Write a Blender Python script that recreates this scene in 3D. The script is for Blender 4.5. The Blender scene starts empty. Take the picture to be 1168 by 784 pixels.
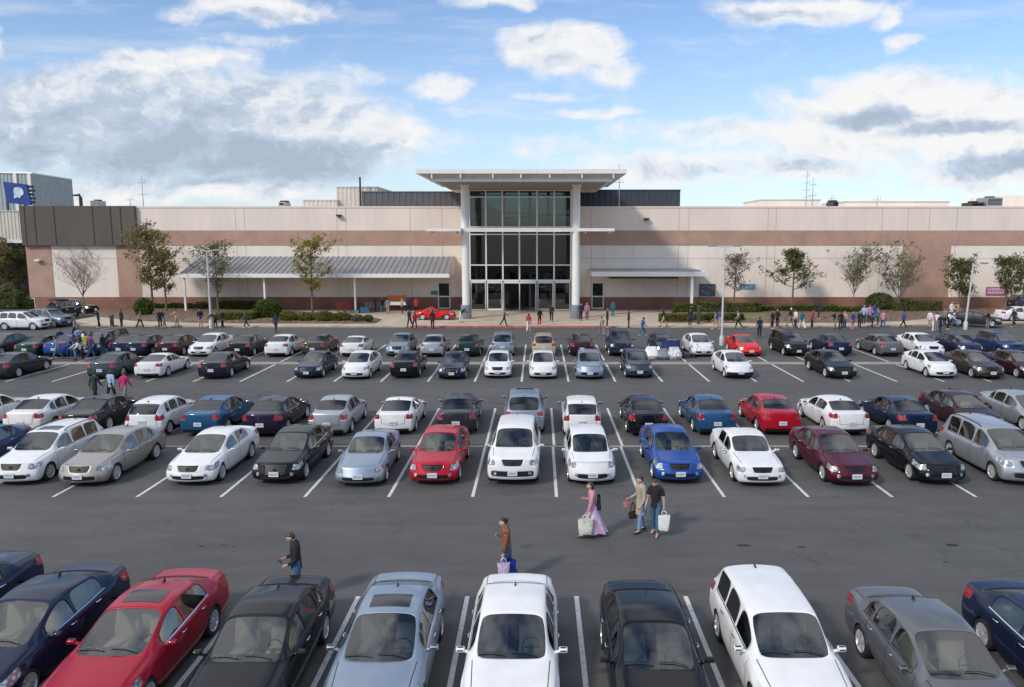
import bpy, bmesh, math, random
from mathutils import Vector, Matrix
from mathutils.bvhtree import BVHTree
R = math.radians
scene = bpy.context.scene
COL = scene.collection
rnd = random.Random(7)

# ---------------------------------------------------------------- camera maths (photo pixels 1168 x 784 -> ground points)
CAM_H, FPX, PITCH, VPX = 8.7, 880.0, R(7.9), 614.0
def gp(px, py, z=0.0):
    """ground point (at height z) seen at photo pixel px, py"""
    ang = math.atan((py - 392.0) / FPX) + PITCH
    Y = (CAM_H - z) / math.tan(ang)
    zc = Y * math.cos(PITCH) + (CAM_H - z) * math.sin(PITCH)
    return Vector(((px - VPX) * zc / FPX, Y, z))
def xat(px, Y, z=0.0):
    zc = Y * math.cos(PITCH) + (CAM_H - z) * math.sin(PITCH)
    return (px - VPX) * zc / FPX
def zat(py, Y):
    return CAM_H - Y * math.tan(math.atan((py - 392.0) / FPX) + PITCH)

# ---------------------------------------------------------------- materials
MATS = {}
def nt(name):
    m = bpy.data.materials.new(name); m.use_nodes = True
    return m, m.node_tree.nodes, m.node_tree.links, m.node_tree.nodes['Principled BSDF']
def mat(name, col, rough=0.6, metal=0.0, var=0.0, scale=4.0, bump=0.0, bscale=None, coat=0.0, spec=0.5):
    if name in MATS: return MATS[name]
    m, n, l, p = nt(name)
    p.inputs['Base Color'].default_value = (*col, 1)
    p.inputs['Roughness'].default_value = rough
    p.inputs['Metallic'].default_value = metal
    p.inputs['Specular IOR Level'].default_value = spec
    if coat:
        p.inputs['Coat Weight'].default_value = coat
        p.inputs['Coat Roughness'].default_value = 0.03
    if var or bump:
        tc = n.new('ShaderNodeTexCoord')
        tx = n.new('ShaderNodeTexNoise'); tx.inputs['Scale'].default_value = scale; tx.inputs['Detail'].default_value = 6
        l.new(tc.outputs['Object'], tx.inputs['Vector'])
        if var:
            mr = n.new('ShaderNodeMapRange'); mr.inputs[1].default_value = 0.3; mr.inputs[2].default_value = 0.7
            mr.inputs[3].default_value = 1 - var; mr.inputs[4].default_value = 1 + var
            l.new(tx.outputs['Fac'], mr.inputs[0])
            mx = n.new('ShaderNodeVectorMath'); mx.operation = 'SCALE'
            mx.inputs[0].default_value = col
            l.new(mr.outputs[0], mx.inputs['Scale']); l.new(mx.outputs[0], p.inputs['Base Color'])
        if bump:
            t2 = n.new('ShaderNodeTexNoise'); t2.inputs['Scale'].default_value = bscale or scale * 6; t2.inputs['Detail'].default_value = 4
            l.new(tc.outputs['Object'], t2.inputs['Vector'])
            b = n.new('ShaderNodeBump'); b.inputs['Strength'].default_value = bump; b.inputs['Distance'].default_value = 0.02
            l.new(t2.outputs['Fac'], b.inputs['Height']); l.new(b.outputs[0], p.inputs['Normal'])
    MATS[name] = m
    return m

def glass_mat(name, tint, ior=1.5, extra=0.02, rough=0.015):
    m, n, l, p = nt(name)
    out = n['Material Output']; n.remove(p)
    tr = n.new('ShaderNodeBsdfTransparent'); tr.inputs[0].default_value = (*tint, 1)
    gl = n.new('ShaderNodeBsdfGlossy'); gl.inputs['Roughness'].default_value = rough
    gl.inputs['Color'].default_value = (1, 1, 1, 1)
    fr = n.new('ShaderNodeFresnel'); fr.inputs['IOR'].default_value = ior
    ad = n.new('ShaderNodeMath'); ad.operation = 'ADD'; ad.inputs[1].default_value = extra; ad.use_clamp = True
    mx = n.new('ShaderNodeMixShader')
    l.new(fr.outputs[0], ad.inputs[0]); l.new(ad.outputs[0], mx.inputs[0])
    l.new(tr.outputs[0], mx.inputs[1]); l.new(gl.outputs[0], mx.inputs[2]); l.new(mx.outputs[0], out.inputs[0])
    MATS[name] = m
    return m

def paint_mat(name, col, metal=0.0, rough=0.32):
    """car paint with clear coat; the inside of the shell is dark lining"""
    if name in MATS: return MATS[name]
    m, n, l, p = nt(name)
    g = n.new('ShaderNodeNewGeometry')
    tc = n.new('ShaderNodeTexCoord')
    nz = n.new('ShaderNodeTexNoise'); nz.inputs['Scale'].default_value = 2.2; nz.inputs['Detail'].default_value = 5
    l.new(tc.outputs['Object'], nz.inputs['Vector'])
    mr = n.new('ShaderNodeMapRange'); mr.inputs[1].default_value = .3; mr.inputs[2].default_value = .7
    mr.inputs[3].default_value = .93; mr.inputs[4].default_value = 1.05
    l.new(nz.outputs['Fac'], mr.inputs[0])
    sc = n.new('ShaderNodeVectorMath'); sc.operation = 'SCALE'; sc.inputs[0].default_value = col
    l.new(mr.outputs[0], sc.inputs['Scale'])
    mx = n.new('ShaderNodeMix'); mx.data_type = 'RGBA'
    l.new(g.outputs['Backfacing'], mx.inputs['Factor'])
    l.new(sc.outputs[0], mx.inputs['A']); mx.inputs['B'].default_value = (.035, .035, .037, 1)
    l.new(mx.outputs['Result'], p.inputs['Base Color'])
    inv = n.new('ShaderNodeMath'); inv.operation = 'SUBTRACT'; inv.inputs[0].default_value = 1
    l.new(g.outputs['Backfacing'], inv.inputs[1])
    ct = n.new('ShaderNodeMath'); ct.operation = 'MULTIPLY'; ct.inputs[1].default_value = 0.62
    l.new(inv.outputs[0], ct.inputs[0]); l.new(ct.outputs[0], p.inputs['Coat Weight'])
    me = n.new('ShaderNodeMath'); me.operation = 'MULTIPLY'; me.inputs[1].default_value = metal
    l.new(inv.outputs[0], me.inputs[0]); l.new(me.outputs[0], p.inputs['Metallic'])
    p.inputs['Roughness'].default_value = rough + .12
    p.inputs['Specular IOR Level'].default_value = .12; p.inputs['Coat IOR'].default_value = 1.42
    p.inputs['Coat Roughness'].default_value = 0.03
    MATS[name] = m
    return m

# ---------------------------------------------------------------- mesh helpers
class MB:
    """collects shapes, built as one mesh; every face remembers a material"""
    def __init__(s): s.v = []; s.f = []; s.m = []
    def face(s, pts, m=0):
        i = len(s.v); s.v += [tuple(p) for p in pts]; s.f.append(tuple(range(i, i + len(pts)))); s.m.append(m)
    def box(s, a, b, m=0, mtx=None):
        x0, y0, z0 = a; x1, y1, z1 = b
        p = [Vector(q) for q in ((x0,y0,z0),(x1,y0,z0),(x1,y1,z0),(x0,y1,z0),(x0,y0,z1),(x1,y0,z1),(x1,y1,z1),(x0,y1,z1))]
        if mtx: p = [mtx @ q for q in p]
        i = len(s.v); s.v += [tuple(q) for q in p]
        for f in ((0,3,2,1),(4,5,6,7),(0,1,5,4),(1,2,6,5),(2,3,7,6),(3,0,4,7)):
            s.f.append(tuple(i + k for k in f)); s.m.append(m)
    def tube(s, pts, rads, n=8, m=0, caps=True):
        pts = [Vector(p) for p in pts]
        if not isinstance(rads, (list, tuple)): rads = [rads] * len(pts)
        rings = []
        for k, p in enumerate(pts):
            d = (pts[min(k + 1, len(pts) - 1)] - pts[max(k - 1, 0)]).normalized()
            up = Vector((0, 0, 1)) if abs(d.z) < .9 else Vector((0, 1, 0))
            a = d.cross(up).normalized(); b = d.cross(a).normalized()
            i = len(s.v)
            for q in range(n):
                t = 2 * math.pi * q / n
                s.v.append(tuple(p + (a * math.cos(t) + b * math.sin(t)) * rads[k]))
            rings.append(i)
        for r0, r1 in zip(rings, rings[1:]):
            for q in range(n):
                s.f.append((r0 + q, r0 + (q + 1) % n, r1 + (q + 1) % n, r1 + q)); s.m.append(m)
        if caps:
            s.f.append(tuple(range(rings[0] + n - 1, rings[0] - 1, -1))); s.m.append(m)
            s.f.append(tuple(range(rings[-1], rings[-1] + n))); s.m.append(m)
    def lathe(s, prof, n=24, m=0, axis='Z', mtx=None, caps=True):
        """prof: (radius, height) pairs"""
        rings = []
        for r, h in prof:
            i = len(s.v)
            for q in range(n):
                t = 2 * math.pi * q / n
                p = Vector((r * math.cos(t), r * math.sin(t), h))
                if axis == 'X': p = Vector((h, r * math.cos(t), r * math.sin(t)))
                if mtx: p = mtx @ p
                s.v.append(tuple(p))
            rings.append(i)
        for r0, r1 in zip(rings, rings[1:]):
            for q in range(n):
                s.f.append((r0 + q, r0 + (q + 1) % n, r1 + (q + 1) % n, r1 + q)); s.m.append(m)
        if caps:
            s.f.append(tuple(range(rings[0] + n - 1, rings[0] - 1, -1))); s.m.append(m)
            s.f.append(tuple(range(rings[-1], rings[-1] + n))); s.m.append(m)
    def mesh(s, name, mats, smooth=False, bevel=0.0, seg=2, merge=False):
        me = bpy.data.meshes.new(name); me.from_pydata(s.v, [], s.f)
        for m in mats: me.materials.append(m)
        for p, k in zip(me.polygons, s.m): p.material_index = k
        if bevel or merge or True:
            bm = bmesh.new(); bm.from_mesh(me)
            if bevel or merge: bmesh.ops.remove_doubles(bm, verts=bm.verts, dist=1e-4)
            bmesh.ops.recalc_face_normals(bm, faces=bm.faces)
            if bevel:
                ed = [e for e in bm.edges if len(e.link_faces) == 2 and e.calc_face_angle(0) > .6]
                bmesh.ops.bevel(bm, geom=ed, offset=bevel, segments=seg, profile=.6, affect='EDGES', clamp_overlap=True)
            bm.to_mesh(me); bm.free()
        if smooth: shade(me)
        return me
    def obj(s, name, mats, parent=None, **k):
        if not isinstance(mats, (list, tuple)): mats = [mats]
        return link(name, s.mesh(name, mats, **k), parent)

def shade(me, angle=35):
    for p in me.polygons: p.use_smooth = True
    try: me.set_sharp_from_angle(angle=R(angle))
    except Exception: pass
def link(name, me, parent=None):
    o = bpy.data.objects.new(name, me); COL.objects.link(o)
    if parent: o.parent = parent
    return o
LABELS = {}
def tag(o, label=None, cat=None, group=None, kind=None):
    if label:
        o['label'] = label
        LABELS.setdefault(label, []).append(o.name)
    if cat: o['category'] = cat
    if group: o['group'] = group
    if kind: o['kind'] = kind
    return o
def empty(name, loc=(0,0,0), rz=0.0):
    o = bpy.data.objects.new(name, None); COL.objects.link(o)
    o.location = loc; o.rotation_euler = (0, 0, rz); o.empty_display_size = .3
    return o
def evald(me, *mods):
    """a mesh with modifiers applied: mods are (type, {settings})"""
    o = bpy.data.objects.new('build', me); COL.objects.link(o)
    for t, kw in mods:
        md = o.modifiers.new(t, t)
        for a, b in kw.items(): setattr(md, a, b)
    dg = bpy.context.evaluated_depsgraph_get(); dg.update()
    r = bpy.data.meshes.new_from_object(o.evaluated_get(dg), depsgraph=dg)
    bpy.data.objects.remove(o)
    return r
def lerp(a, b, t): return a + (b - a) * t
def pw(pts, s):
    """smooth piecewise curve through (s, value) points"""
    if s <= pts[0][0]: return pts[0][1]
    for i, ((a, va), (b, vb)) in enumerate(zip(pts, pts[1:])):
        if s <= b:
            return va + (vb - va) * (s - a) / (b - a)
    return pts[-1][1]
# ---------------------------------------------------------------- cars
RUB = mat('black_rubber', (.018, .018, .019), .75, var=.25, scale=9)
TRIM = mat('black_plastic', (.012, .012, .013), .45)
CHROME = mat('chrome', (.62, .63, .65), .16, 1.0)
RIM = mat('alloy_rim', (.66, .67, .70), .32, .55, var=.10, scale=12)
DARKRIM = mat('dark_alloy', (.10, .10, .11), .35, .7)
GLASS = glass_mat('car_glass', (.58, .65, .635), 1.5, .075)
RGLASS = glass_mat('rear_glass', (.30, .33, .33), 1.35, .06, .10)
PRIV = glass_mat('tinted_car_glass', (.16, .18, .18), 1.5, .05)
PLATE = mat('plate_white', (.62, .65, .70), .4)
PLATETXT = mat('plate_print', (.30, .34, .46), .5)
AMBER = mat('amber_lens', (.6, .16, .01), .2)
def lens_mat(name, a, b, scale, metal=0.0):
    m, n, l, p = nt(name)
    tc = n.new('ShaderNodeTexCoord'); vo = n.new('ShaderNodeTexVoronoi'); vo.inputs['Scale'].default_value = scale
    l.new(tc.outputs['Object'], vo.inputs['Vector'])
    mx = n.new('ShaderNodeMix'); mx.data_type = 'RGBA'
    cr = n.new('ShaderNodeMapRange'); cr.inputs[1].default_value = .15; cr.inputs[2].default_value = .55
    l.new(vo.outputs['Distance'], cr.inputs[0]); l.new(cr.outputs[0], mx.inputs['Factor'])
    mx.inputs['A'].default_value = (*a, 1); mx.inputs['B'].default_value = (*b, 1)
    l.new(mx.outputs['Result'], p.inputs['Base Color'])
    p.inputs['Roughness'].default_value = .25; p.inputs['Metallic'].default_value = metal
    p.inputs['Coat Weight'].default_value = 1; p.inputs['Coat Roughness'].default_value = .02
    MATS[name] = m
    return m
HEADL = lens_mat('headlight_lens', (.75, .76, .78), (.22, .23, .25), 9, .35)
TAILL = lens_mat('tail_lens', (.56, .018, .026), (.26, .006, .012), 14)
SEATM = {'grey': mat('seat_grey', (.16, .16, .165), .8, var=.15), 'beige': mat('seat_beige', (.42, .36, .28), .8, var=.12),
         'black': mat('seat_black', (.03, .03, .032), .7, var=.2)}
DASH = mat('dashboard_vinyl', (.045, .046, .05), .65, var=.15)
INNER = mat('cabin_carpet', (.03, .03, .032), .95)

def wheel_meshes(r, w, style):
    """tyre and rim lathed about X, outer face at +X"""
    t = MB()
    rr = r * .70
    t.lathe([(rr * .98, -w/2 + .01), (rr * 1.06, -w/2), (r * .93, -w/2 + .004), (r * .985, -w/2 + .025), (r, -w/2 + .05), (r, w/2 - .05),
             (r * .985, w/2 - .025), (r * .93, w/2 - .004), (rr * 1.06, w/2), (rr * .98, w/2 - .01)], 28, 0, 'X', caps=False)
    ty = t.mesh('tyre', [RUB], smooth=True)
    m = MB()
    m.lathe([(rr * .9, -w/2 + .02), (rr, w/2 - .06), (rr * 1.02, w/2 - .005), (rr * .95, w/2 - .004), (rr * .9, w/2 - .03), (rr * .86, w/2 - .07)], 28, 0, 'X')
    m.lathe([(rr * .88, w/2 - .085), (rr * .88, w/2 - .08)], 24, 1, 'X')
    m.lathe([(rr * .2, w/2 - .08), (rr * .2, w/2 - .02), (rr * .15, w/2 - .012)], 12, 0, 'X')
    ns = {'five': 5, 'seven': 7, 'ten': 10}[style]
    for k in range(ns):
        a = 2 * math.pi * k / ns
        ww = {'five': .055, 'seven': .04, 'ten': .024}[style]
        mt = Matrix.Rotation(a, 4, 'X')
        q = [(-ww, rr * .12), (ww, rr * .12), (ww * .75, rr * .93), (-ww * .75, rr * .93)]
        xs = [w/2 - .022, w/2 - .022, w/2 - .012, w/2 - .012]
        top = [mt @ Vector((x, y, z)) for (y, z), x in zip(q, xs)]
        bot = [mt @ Vector((x - .035, y * 1.1, z)) for (y, z), x in zip(q, xs)]
        m.face(top, 0)
        for i in range(4): m.face([top[i], top[(i + 1) % 4], bot[(i + 1) % 4], bot[i]], 0)
    ri = m.mesh('rim', [RIM, DARKRIM], smooth=True)
    return ty, ri

SEDAN = dict(L=4.8, W=1.80, r=.325, wb=(.93, 3.72),
    zt=[(0,.70),(.35,.80),(.9,.885),(1.36,.96),(1.76,1.21),(2.16,1.41),(2.75,1.475),(3.46,1.42),(3.78,1.27),(4.10,1.105),(4.5,1.09),(4.8,1.03)],
    zb=[(0,.67),(.5,.77),(1.42,.90),(3.0,.95),(4.1,1.00),(4.8,.97)],
    cowl=1.36, rf=2.16, rr=3.46, rg=4.10, wroof=.595, win=[(1.66, 2.52), (2.60, 3.38)], qwin=(3.44, 3.76),
    bowf=.26, bowr=.15, fset=(.13,.05,.0,.02,.08), rset=(.03,.0,-.02,.0,.07), lampf=.36, lampr=.26, sill=.20, belt_in=.09,
    grille='wide', rim='five', doors=(1.46, 2.56, 3.46), sport=0)
def style(base, **k):
    d = dict(base); d.update(k); return d
STYLES = {
 'sedan': SEDAN,
 'sedan_b': style(SEDAN, grille='narrow', lampf=.50, bowf=.30, rim='ten', intake=1, L=4.75, zt=[(0,.68),(.35,.80),(.9,.89),(1.32,.97),(1.75,1.23),(2.15,1.43),(2.75,1.49),(3.44,1.43),(3.76,1.29),(4.06,1.13),(4.45,1.115),(4.75,1.05)], cowl=1.32, rf=2.15, rr=3.44, rg=4.06, lampr=.32),
 'sedan_c': style(SEDAN, chrome_line=True, grille='tall', lampf=.42, bowf=.24, rim='five', intake=1, belt_in=.075, bowr=.19),
 'sleek_sedan': style(SEDAN, chrome_line=True, L=4.82, W=1.82, wroof=.575, rim='ten', grille='split', bowf=.32, bowr=.2,
    zt=[(0,.66),(.35,.78),(.9,.875),(1.30,.945),(1.76,1.19),(2.22,1.38),(2.8,1.435),(3.5,1.37),(3.82,1.225),(4.16,1.09),(4.5,1.085),(4.82,1.05)],
    cowl=1.30, rf=2.22, rr=3.5, rg=4.16, zb=[(0,.64),(.5,.76),(1.36,.89),(3.0,.95),(4.2,1.02),(4.82,.98)], lampf=.46, lampr=.34, qwin=None, win=[(1.72, 2.55), (2.63, 3.62)]),
 'old_sedan': style(SEDAN, L=4.9, W=1.78, wroof=.625, rim='seven', grille='wide', bowf=.16, bowr=.10,
    zt=[(0,.72),(.35,.80),(.9,.87),(1.5,.94),(1.85,1.18),(2.15,1.36),(2.75,1.41),(3.35,1.37),(3.65,1.22),(3.98,1.06),(4.5,1.02),(4.9,.96)],
    cowl=1.5, rf=2.15, rr=3.35, rg=3.98, zb=[(0,.69),(.5,.76),(1.5,.88),(3.0,.91),(4.0,.95),(4.9,.90)], win=[(1.72, 2.52), (2.60, 3.42)], qwin=None, lampf=.30, lampr=.22, fset=(.06,.02,.0,.0,.05)),
 'coupe': style(SEDAN, L=4.6, W=1.78, wroof=.58, rim='five', grille='slim', bowf=.30, bowr=.18,
    zt=[(0,.64),(.35,.75),(.9,.85),(1.45,.92),(1.85,1.14),(2.25,1.32),(2.7,1.37),(3.1,1.32),(3.55,1.16),(3.95,1.03),(4.3,1.02),(4.6,.98)],
    cowl=1.45, rf=2.25, rr=3.1, rg=3.95, zb=[(0,.62),(.5,.72),(1.45,.86),(3.0,.91),(3.95,.97),(4.6,.93)], win=[(1.75, 2.72), (2.78, 3.32)], qwin=None, wb=(.9, 3.55), doors=(1.5, 2.76)),
 'hatch': style(SEDAN, L=4.1, W=1.72, wroof=.60, r=.305, rim='seven', grille='slim', bowf=.34, bowr=.16,
    zt=[(0,.72),(.3,.86),(.7,.97),(1.1,1.03),(1.5,1.27),(1.9,1.47),(2.5,1.53),(3.2,1.50),(3.65,1.40),(3.95,1.05),(4.02,.98),(4.1,.90)],
    cowl=1.1, rf=1.9, rr=3.5, rg=3.95, zb=[(0,.68),(.4,.82),(1.1,.95),(3.0,1.02),(4.1,.92)], win=[(1.4, 2.22), (2.3, 3.0)], qwin=(3.06, 3.36), wb=(.80, 3.32), doors=(1.2, 2.26, 3.08), lampf=.44, lampr=.3),
 'fastback': style(SEDAN, L=4.45, W=1.74, wroof=.58, r=.31, rim='five', grille='slim', bowf=.34, bowr=.16,
    zt=[(0,.68),(.3,.82),(.7,.93),(1.05,.99),(1.5,1.25),(1.95,1.44),(2.5,1.49),(3.1,1.44),(3.7,1.27),(4.15,1.12),(4.3,1.08),(4.45,1.0)],
    cowl=1.05, rf=1.95, rr=3.1, rg=4.15, zb=[(0,.64),(.4,.78),(1.05,.91),(3.0,1.0),(4.15,1.06),(4.45,.97)], win=[(1.4, 2.25), (2.33, 3.1)], qwin=(3.16, 3.5), wb=(.85, 3.55), doors=(1.2, 2.29, 3.2), lampf=.42, lampr=.26),
 'wagon': style(SEDAN, L=4.75, W=1.80, wroof=.62, rim='seven', grille='wide', bowf=.24, bowr=.14,
    zt=[(0,.74),(.35,.86),(.9,.95),(1.3,1.01),(1.65,1.27),(2.05,1.50),(2.6,1.55),(3.6,1.55),(4.2,1.50),(4.6,1.05),(4.66,1.0),(4.75,.92)],
    cowl=1.3, rf=2.05, rr=4.15, rg=4.6, zb=[(0,.71),(.5,.82),(1.3,.95),(3.0,1.0),(4.75,.98)], win=[(1.6, 2.42), (2.5, 3.3)], qwin=(3.38, 4.15), doors=(1.36, 2.46, 3.4), wb=(.92, 3.72)),
 'suv': style(SEDAN, intake=2, L=4.65, W=1.86, wroof=.63, r=.36, rim='five', grille='suv', bowf=.20, bowr=.10,
    zt=[(0,.92),(.3,1.02),(.8,1.08),(1.25,1.14),(1.6,1.42),(1.95,1.66),(2.5,1.72),(3.5,1.72),(4.15,1.68),(4.5,1.16),(4.56,1.10),(4.65,1.0)],
    cowl=1.25, rf=1.95, rr=4.1, rg=4.5, zb=[(0,.88),(.5,.98),(1.25,1.08),(3.0,1.14),(4.65,1.10)], win=[(1.52, 2.35), (2.43, 3.2)], qwin=(3.28, 3.95), doors=(1.3, 2.39, 3.3), wb=(.90, 3.58), sill=.27, lampf=.3, lampr=.2, fset=(.08,.02,.0,.0,.05)),
 'roadster': style(SEDAN, L=4.3, W=1.70, wroof=.50, r=.315, rim='five', grille='slim', bowf=.30, bowr=.24,
    zt=[(0,.64),(.35,.80),(.9,.88),(1.75,.93),(2.0,1.10),(2.25,1.25),(2.6,1.29),(2.9,1.25),(3.2,1.10),(3.5,.95),(4.0,.86),(4.3,.74)],
    cowl=1.75, rf=2.25, rr=2.9, rg=3.5, zb=[(0,.60),(.5,.76),(1.75,.86),(2.4,.82),(3.3,.92),(4.3,.70)], win=[(1.98, 2.5), (2.58, 2.95)], qwin=None, wb=(.92, 3.42), doors=(1.7, 2.62), lampf=.34),
 'minivan': style(SEDAN, L=4.9, W=1.92, wroof=.66, r=.335, rim='seven', grille='wide', bowf=.30, bowr=.14,
    zt=[(0,.82),(.3,.94),(.7,1.03),(1.05,1.10),(1.5,1.40),(2.0,1.66),(2.6,1.74),(3.7,1.74),(4.4,1.68),(4.75,1.12),(4.8,1.05),(4.9,.95)],
    cowl=1.05, rf=2.0, rr=4.35, rg=4.75, zb=[(0,.78),(.4,.90),(1.05,1.02),(3.0,1.06),(4.9,1.02)], win=[(1.5, 2.35), (2.43, 3.4)], qwin=(3.48, 4.25), doors=(1.22, 2.39, 3.5), wb=(.92, 3.85), sill=.22, lampf=.40, lampr=.2),
}

STYLES['fastback_dark'] = style(STYLES['fastback'], dark_nose=True)
FR = [0, .38, .66, .86, 1.0]       # lateral fractions of the end caps, centre to corner
def car_cage(S):
    L, W = S['L'], S['W']; hw = W / 2; r = S['r']; zc = r; AR = r + .045
    cowl, rf, rr_, rg = S['cowl'], S['rf'], S['rr'], S['rg']
    s_front, s_rear = S['bowf'], L - S['bowr']
    feats = [s_front, s_rear, cowl, rf, rr_, rg]
    for a, b in S['win']: feats += [a, b]
    if S['qwin']: feats += list(S['qwin'])
    st = sorted(set(round(f, 3) for f in feats))
    for sa in S['wb']:
        for k in (-1.02, -.90, -.5, 0, .5, .90, 1.02):
            c = sa + k * AR
            if s_front + .05 < c < s_rear - .05 and min(abs(c - q) for q in st) > .045: st.append(c)
    st += [q for q in ((cowl + rf) / 2, (rf + rr_) / 2, (rr_ + rg) / 2, s_front + .14, s_rear - .12) if min(abs(q - t) for t in st) > .12]
    lamp_s = s_front + S['lampf']; st = [q for q in st if abs(q - lamp_s) > .05 or q in feats] + [lamp_s]
    lampr_s = s_rear - S['lampr']; st = [q for q in st if abs(q - lampr_s) > .05 or q in feats] + [lampr_s]
    st = sorted(set(st))
    wpl = [(0, .93), (.25, .965), (.8, .995), (L * .5, 1.0), (L - .8, .99), (L - .25, .96), (L, .93)]
    def half(s, cap_rows=None):
        zt, zb = pw(S['zt'], s), pw(S['zb'], s)
        wm = hw * pw(wpl, s)
        wb_ = wm - S['belt_in']
        g = max(0, min(1, (zt - zb - .07) / .32))
        crown = lerp(.012, .045, g)
        wr = lerp(wb_ * .82, S['wroof'] + .025, g)
        P = [(0, zt), (wr * .58, zt - crown * .35), (wr, zt - crown)]
        p3h = (wb_ * .93, lerp(zb, zt - crown, .45)); p3g = (wr + .10 * (wb_ - wr) + .008, zt - crown - .04 - .012 * g)
        P.append((lerp(p3h[0], p3g[0], g), lerp(p3h[1], p3g[1], g)))
        P.append((wb_, zb))
        zs = S['sill']; wsill = wm - .06; arch = False
        for sa in S['wb']:
            d = abs(s - sa)
            if d < AR * 1.0: zs = max(zs, zc + math.sqrt(max(0, AR * AR - d * d))); wsill = wm - .005; arch = True
        zsh = zb - .085
        if s < lamp_s + .3: zsh = zb - lerp(.165, .085, max(0, min(1, (s - lamp_s) / .3)))
        if s > lampr_s - .3: zsh = zb - lerp(.19, .085, max(0, min(1, (lampr_s - s) / .3)))
        P.append((wm - .018, zsh))
        P.append((wm, lerp(zsh, zs, .38))); P.append((wm - (.0 if arch else .012), lerp(zsh, zs, .78))); P.append((wsill, zs))
        return P
    def bow(s, y):
        k = 1 - min(1, (y / hw)) ** 2
        f = max(0, 1 - (s - s_front) / 1.9); b = max(0, 1 - (s_rear - s) / 1.2)
        return s - S['bowf'] * k * f ** 1.2 + S['bowr'] * k * b
    verts = []; idx = {}
    def add(key, x, s, z):
        idx[key] = len(verts); verts.append((x, s - L / 2, z))
    n = len(st)
    for i, s in enumerate(st):
        P = half(s)
        for j, (y, z) in enumerate(P):
            ss = s
            if i == 0 and j >= 4: ss += S['fset'][j - 4]
            if i == n - 1 and j >= 4: ss -= S['rset'][j - 4]
            if i == 0 and j < 4: ss += S['fset'][0] * (1 - .0)
            if i == n - 1 and j < 4: ss -= S['rset'][0]
            sb = bow(ss, y) if (j <= 3 or i in (0, n - 1)) else ss
            for sg in ((1,) if j == 0 else (1, -1)):
                add((i, j * sg), sg * y, sb, z)
    for end, i in (('f', 0), ('r', n - 1)):
        P = half(st[i]); sets = S['fset'] if end == 'f' else S['rset']
        for row in range(5, 9):
            y0, z = P[row]
            for c in range(0, 4):
                y = y0 * FR[c]
                ss = st[i] + (sets[row - 4] if end == 'f' else -sets[row - 4])
                for sg in ((1,) if c == 0 else (1, -1)):
                    add((end, row, c * sg), sg * y, bow(ss, y), z)
    def top(i, j): return idx[(i, j)]
    def cap(end, row, c):
        i = 0 if end == 'f' else n - 1
        if row == 4: return idx[(i, c)]
        if abs(c) == 4: return idx[(i, row if c > 0 else -row)]
        return idx[(end, row, c)]
    faces = []; tags = []
    def rng(i): return .5 * (st[i] + st[i + 1])
    for i in range(n - 1):
        m = rng(i)
        for j in range(-8, 8):
            a = abs(j) if j >= 0 else abs(j + 1)      # inner index of the strip
            side = 'R' if j >= 0 else 'L'
            t = 'body'
            if a <= 1:
                if cowl < m < rf: t = 'windshield'
                elif rr_ < m < rg: t = 'rear_window'
            if a == 3:
                for k, (q0, q1) in enumerate(S['win']):
                    if q0 < m < q1: t = 'side%d%s' % (k, side)
                if S['qwin'] and S['qwin'][0] < m < S['qwin'][1]: t = 'quarter' + side
            if a == 4:
                if m < lamp_s: t = 'headlight' + side
                if m > lampr_s: t = 'tail_light' + side
            faces.append((top(i, j), top(i + 1, j), top(i + 1, j + 1), top(i, j + 1))); tags.append(t)
    for end in 'fr':
        for row in range(4, 8):
            for c in range(-4, 4):
                a = abs(c) if c >= 0 else abs(c + 1); side = 'R' if c >= 0 else 'L'
                t = 'body'
                if end == 'f':
                    if row == 4 and a >= 2: t = 'headlight' + side
                    if row == 4 and a == 0 and S['grille'] in ('wide', 'suv'): t = 'grille'
                    if row == 4 and a == 0 and S['grille'] == 'split': t = 'grille'
                    if row in (4, 5) and a == 0 and S['grille'] == 'tall': t = 'grille'
                    if row == 4 and a == 0 and S['grille'] == 'narrow': t = 'grille'
                    if row == 6 and a <= S.get('intake', 1) or S.get('dark_nose') and row >= 6: t = 'air_intake'
                else:
                    if row == 4 and a >= 2: t = 'tail_light' + side
                    if row == 7 and a <= 2 : t = 'rear_valance'
                q = (cap(end, row, c), cap(end, row, c + 1), cap(end, row + 1, c + 1), cap(end, row + 1, c))
                faces.append(q if end == 'f' else q[::-1]); tags.append(t)
    # crease the wheel arches and sills a little, the belt line less
    beltset = {v for k, v in idx.items() if len(k) == 2 and abs(k[1]) == 4} | {v for k, v in idx.items() if len(k) == 2 and abs(k[1]) < 4 and k[0] in (0, n - 1)}
    return verts, faces, tags, st, beltset

def split_mesh(me, keep, name):
    """the faces whose material index is in keep, as a bmesh"""
    bm = bmesh.new(); bm.from_mesh(me)
    bmesh.ops.delete(bm, geom=[f for f in bm.faces if f.material_index not in keep], context='FACES')
    return bm

def rounded_box(name, a, b, mats, bev=.03, taper=None):
    m = MB(); m.box(a, b)
    return m.mesh(name, mats, bevel=bev, seg=2, smooth=True)

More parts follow.
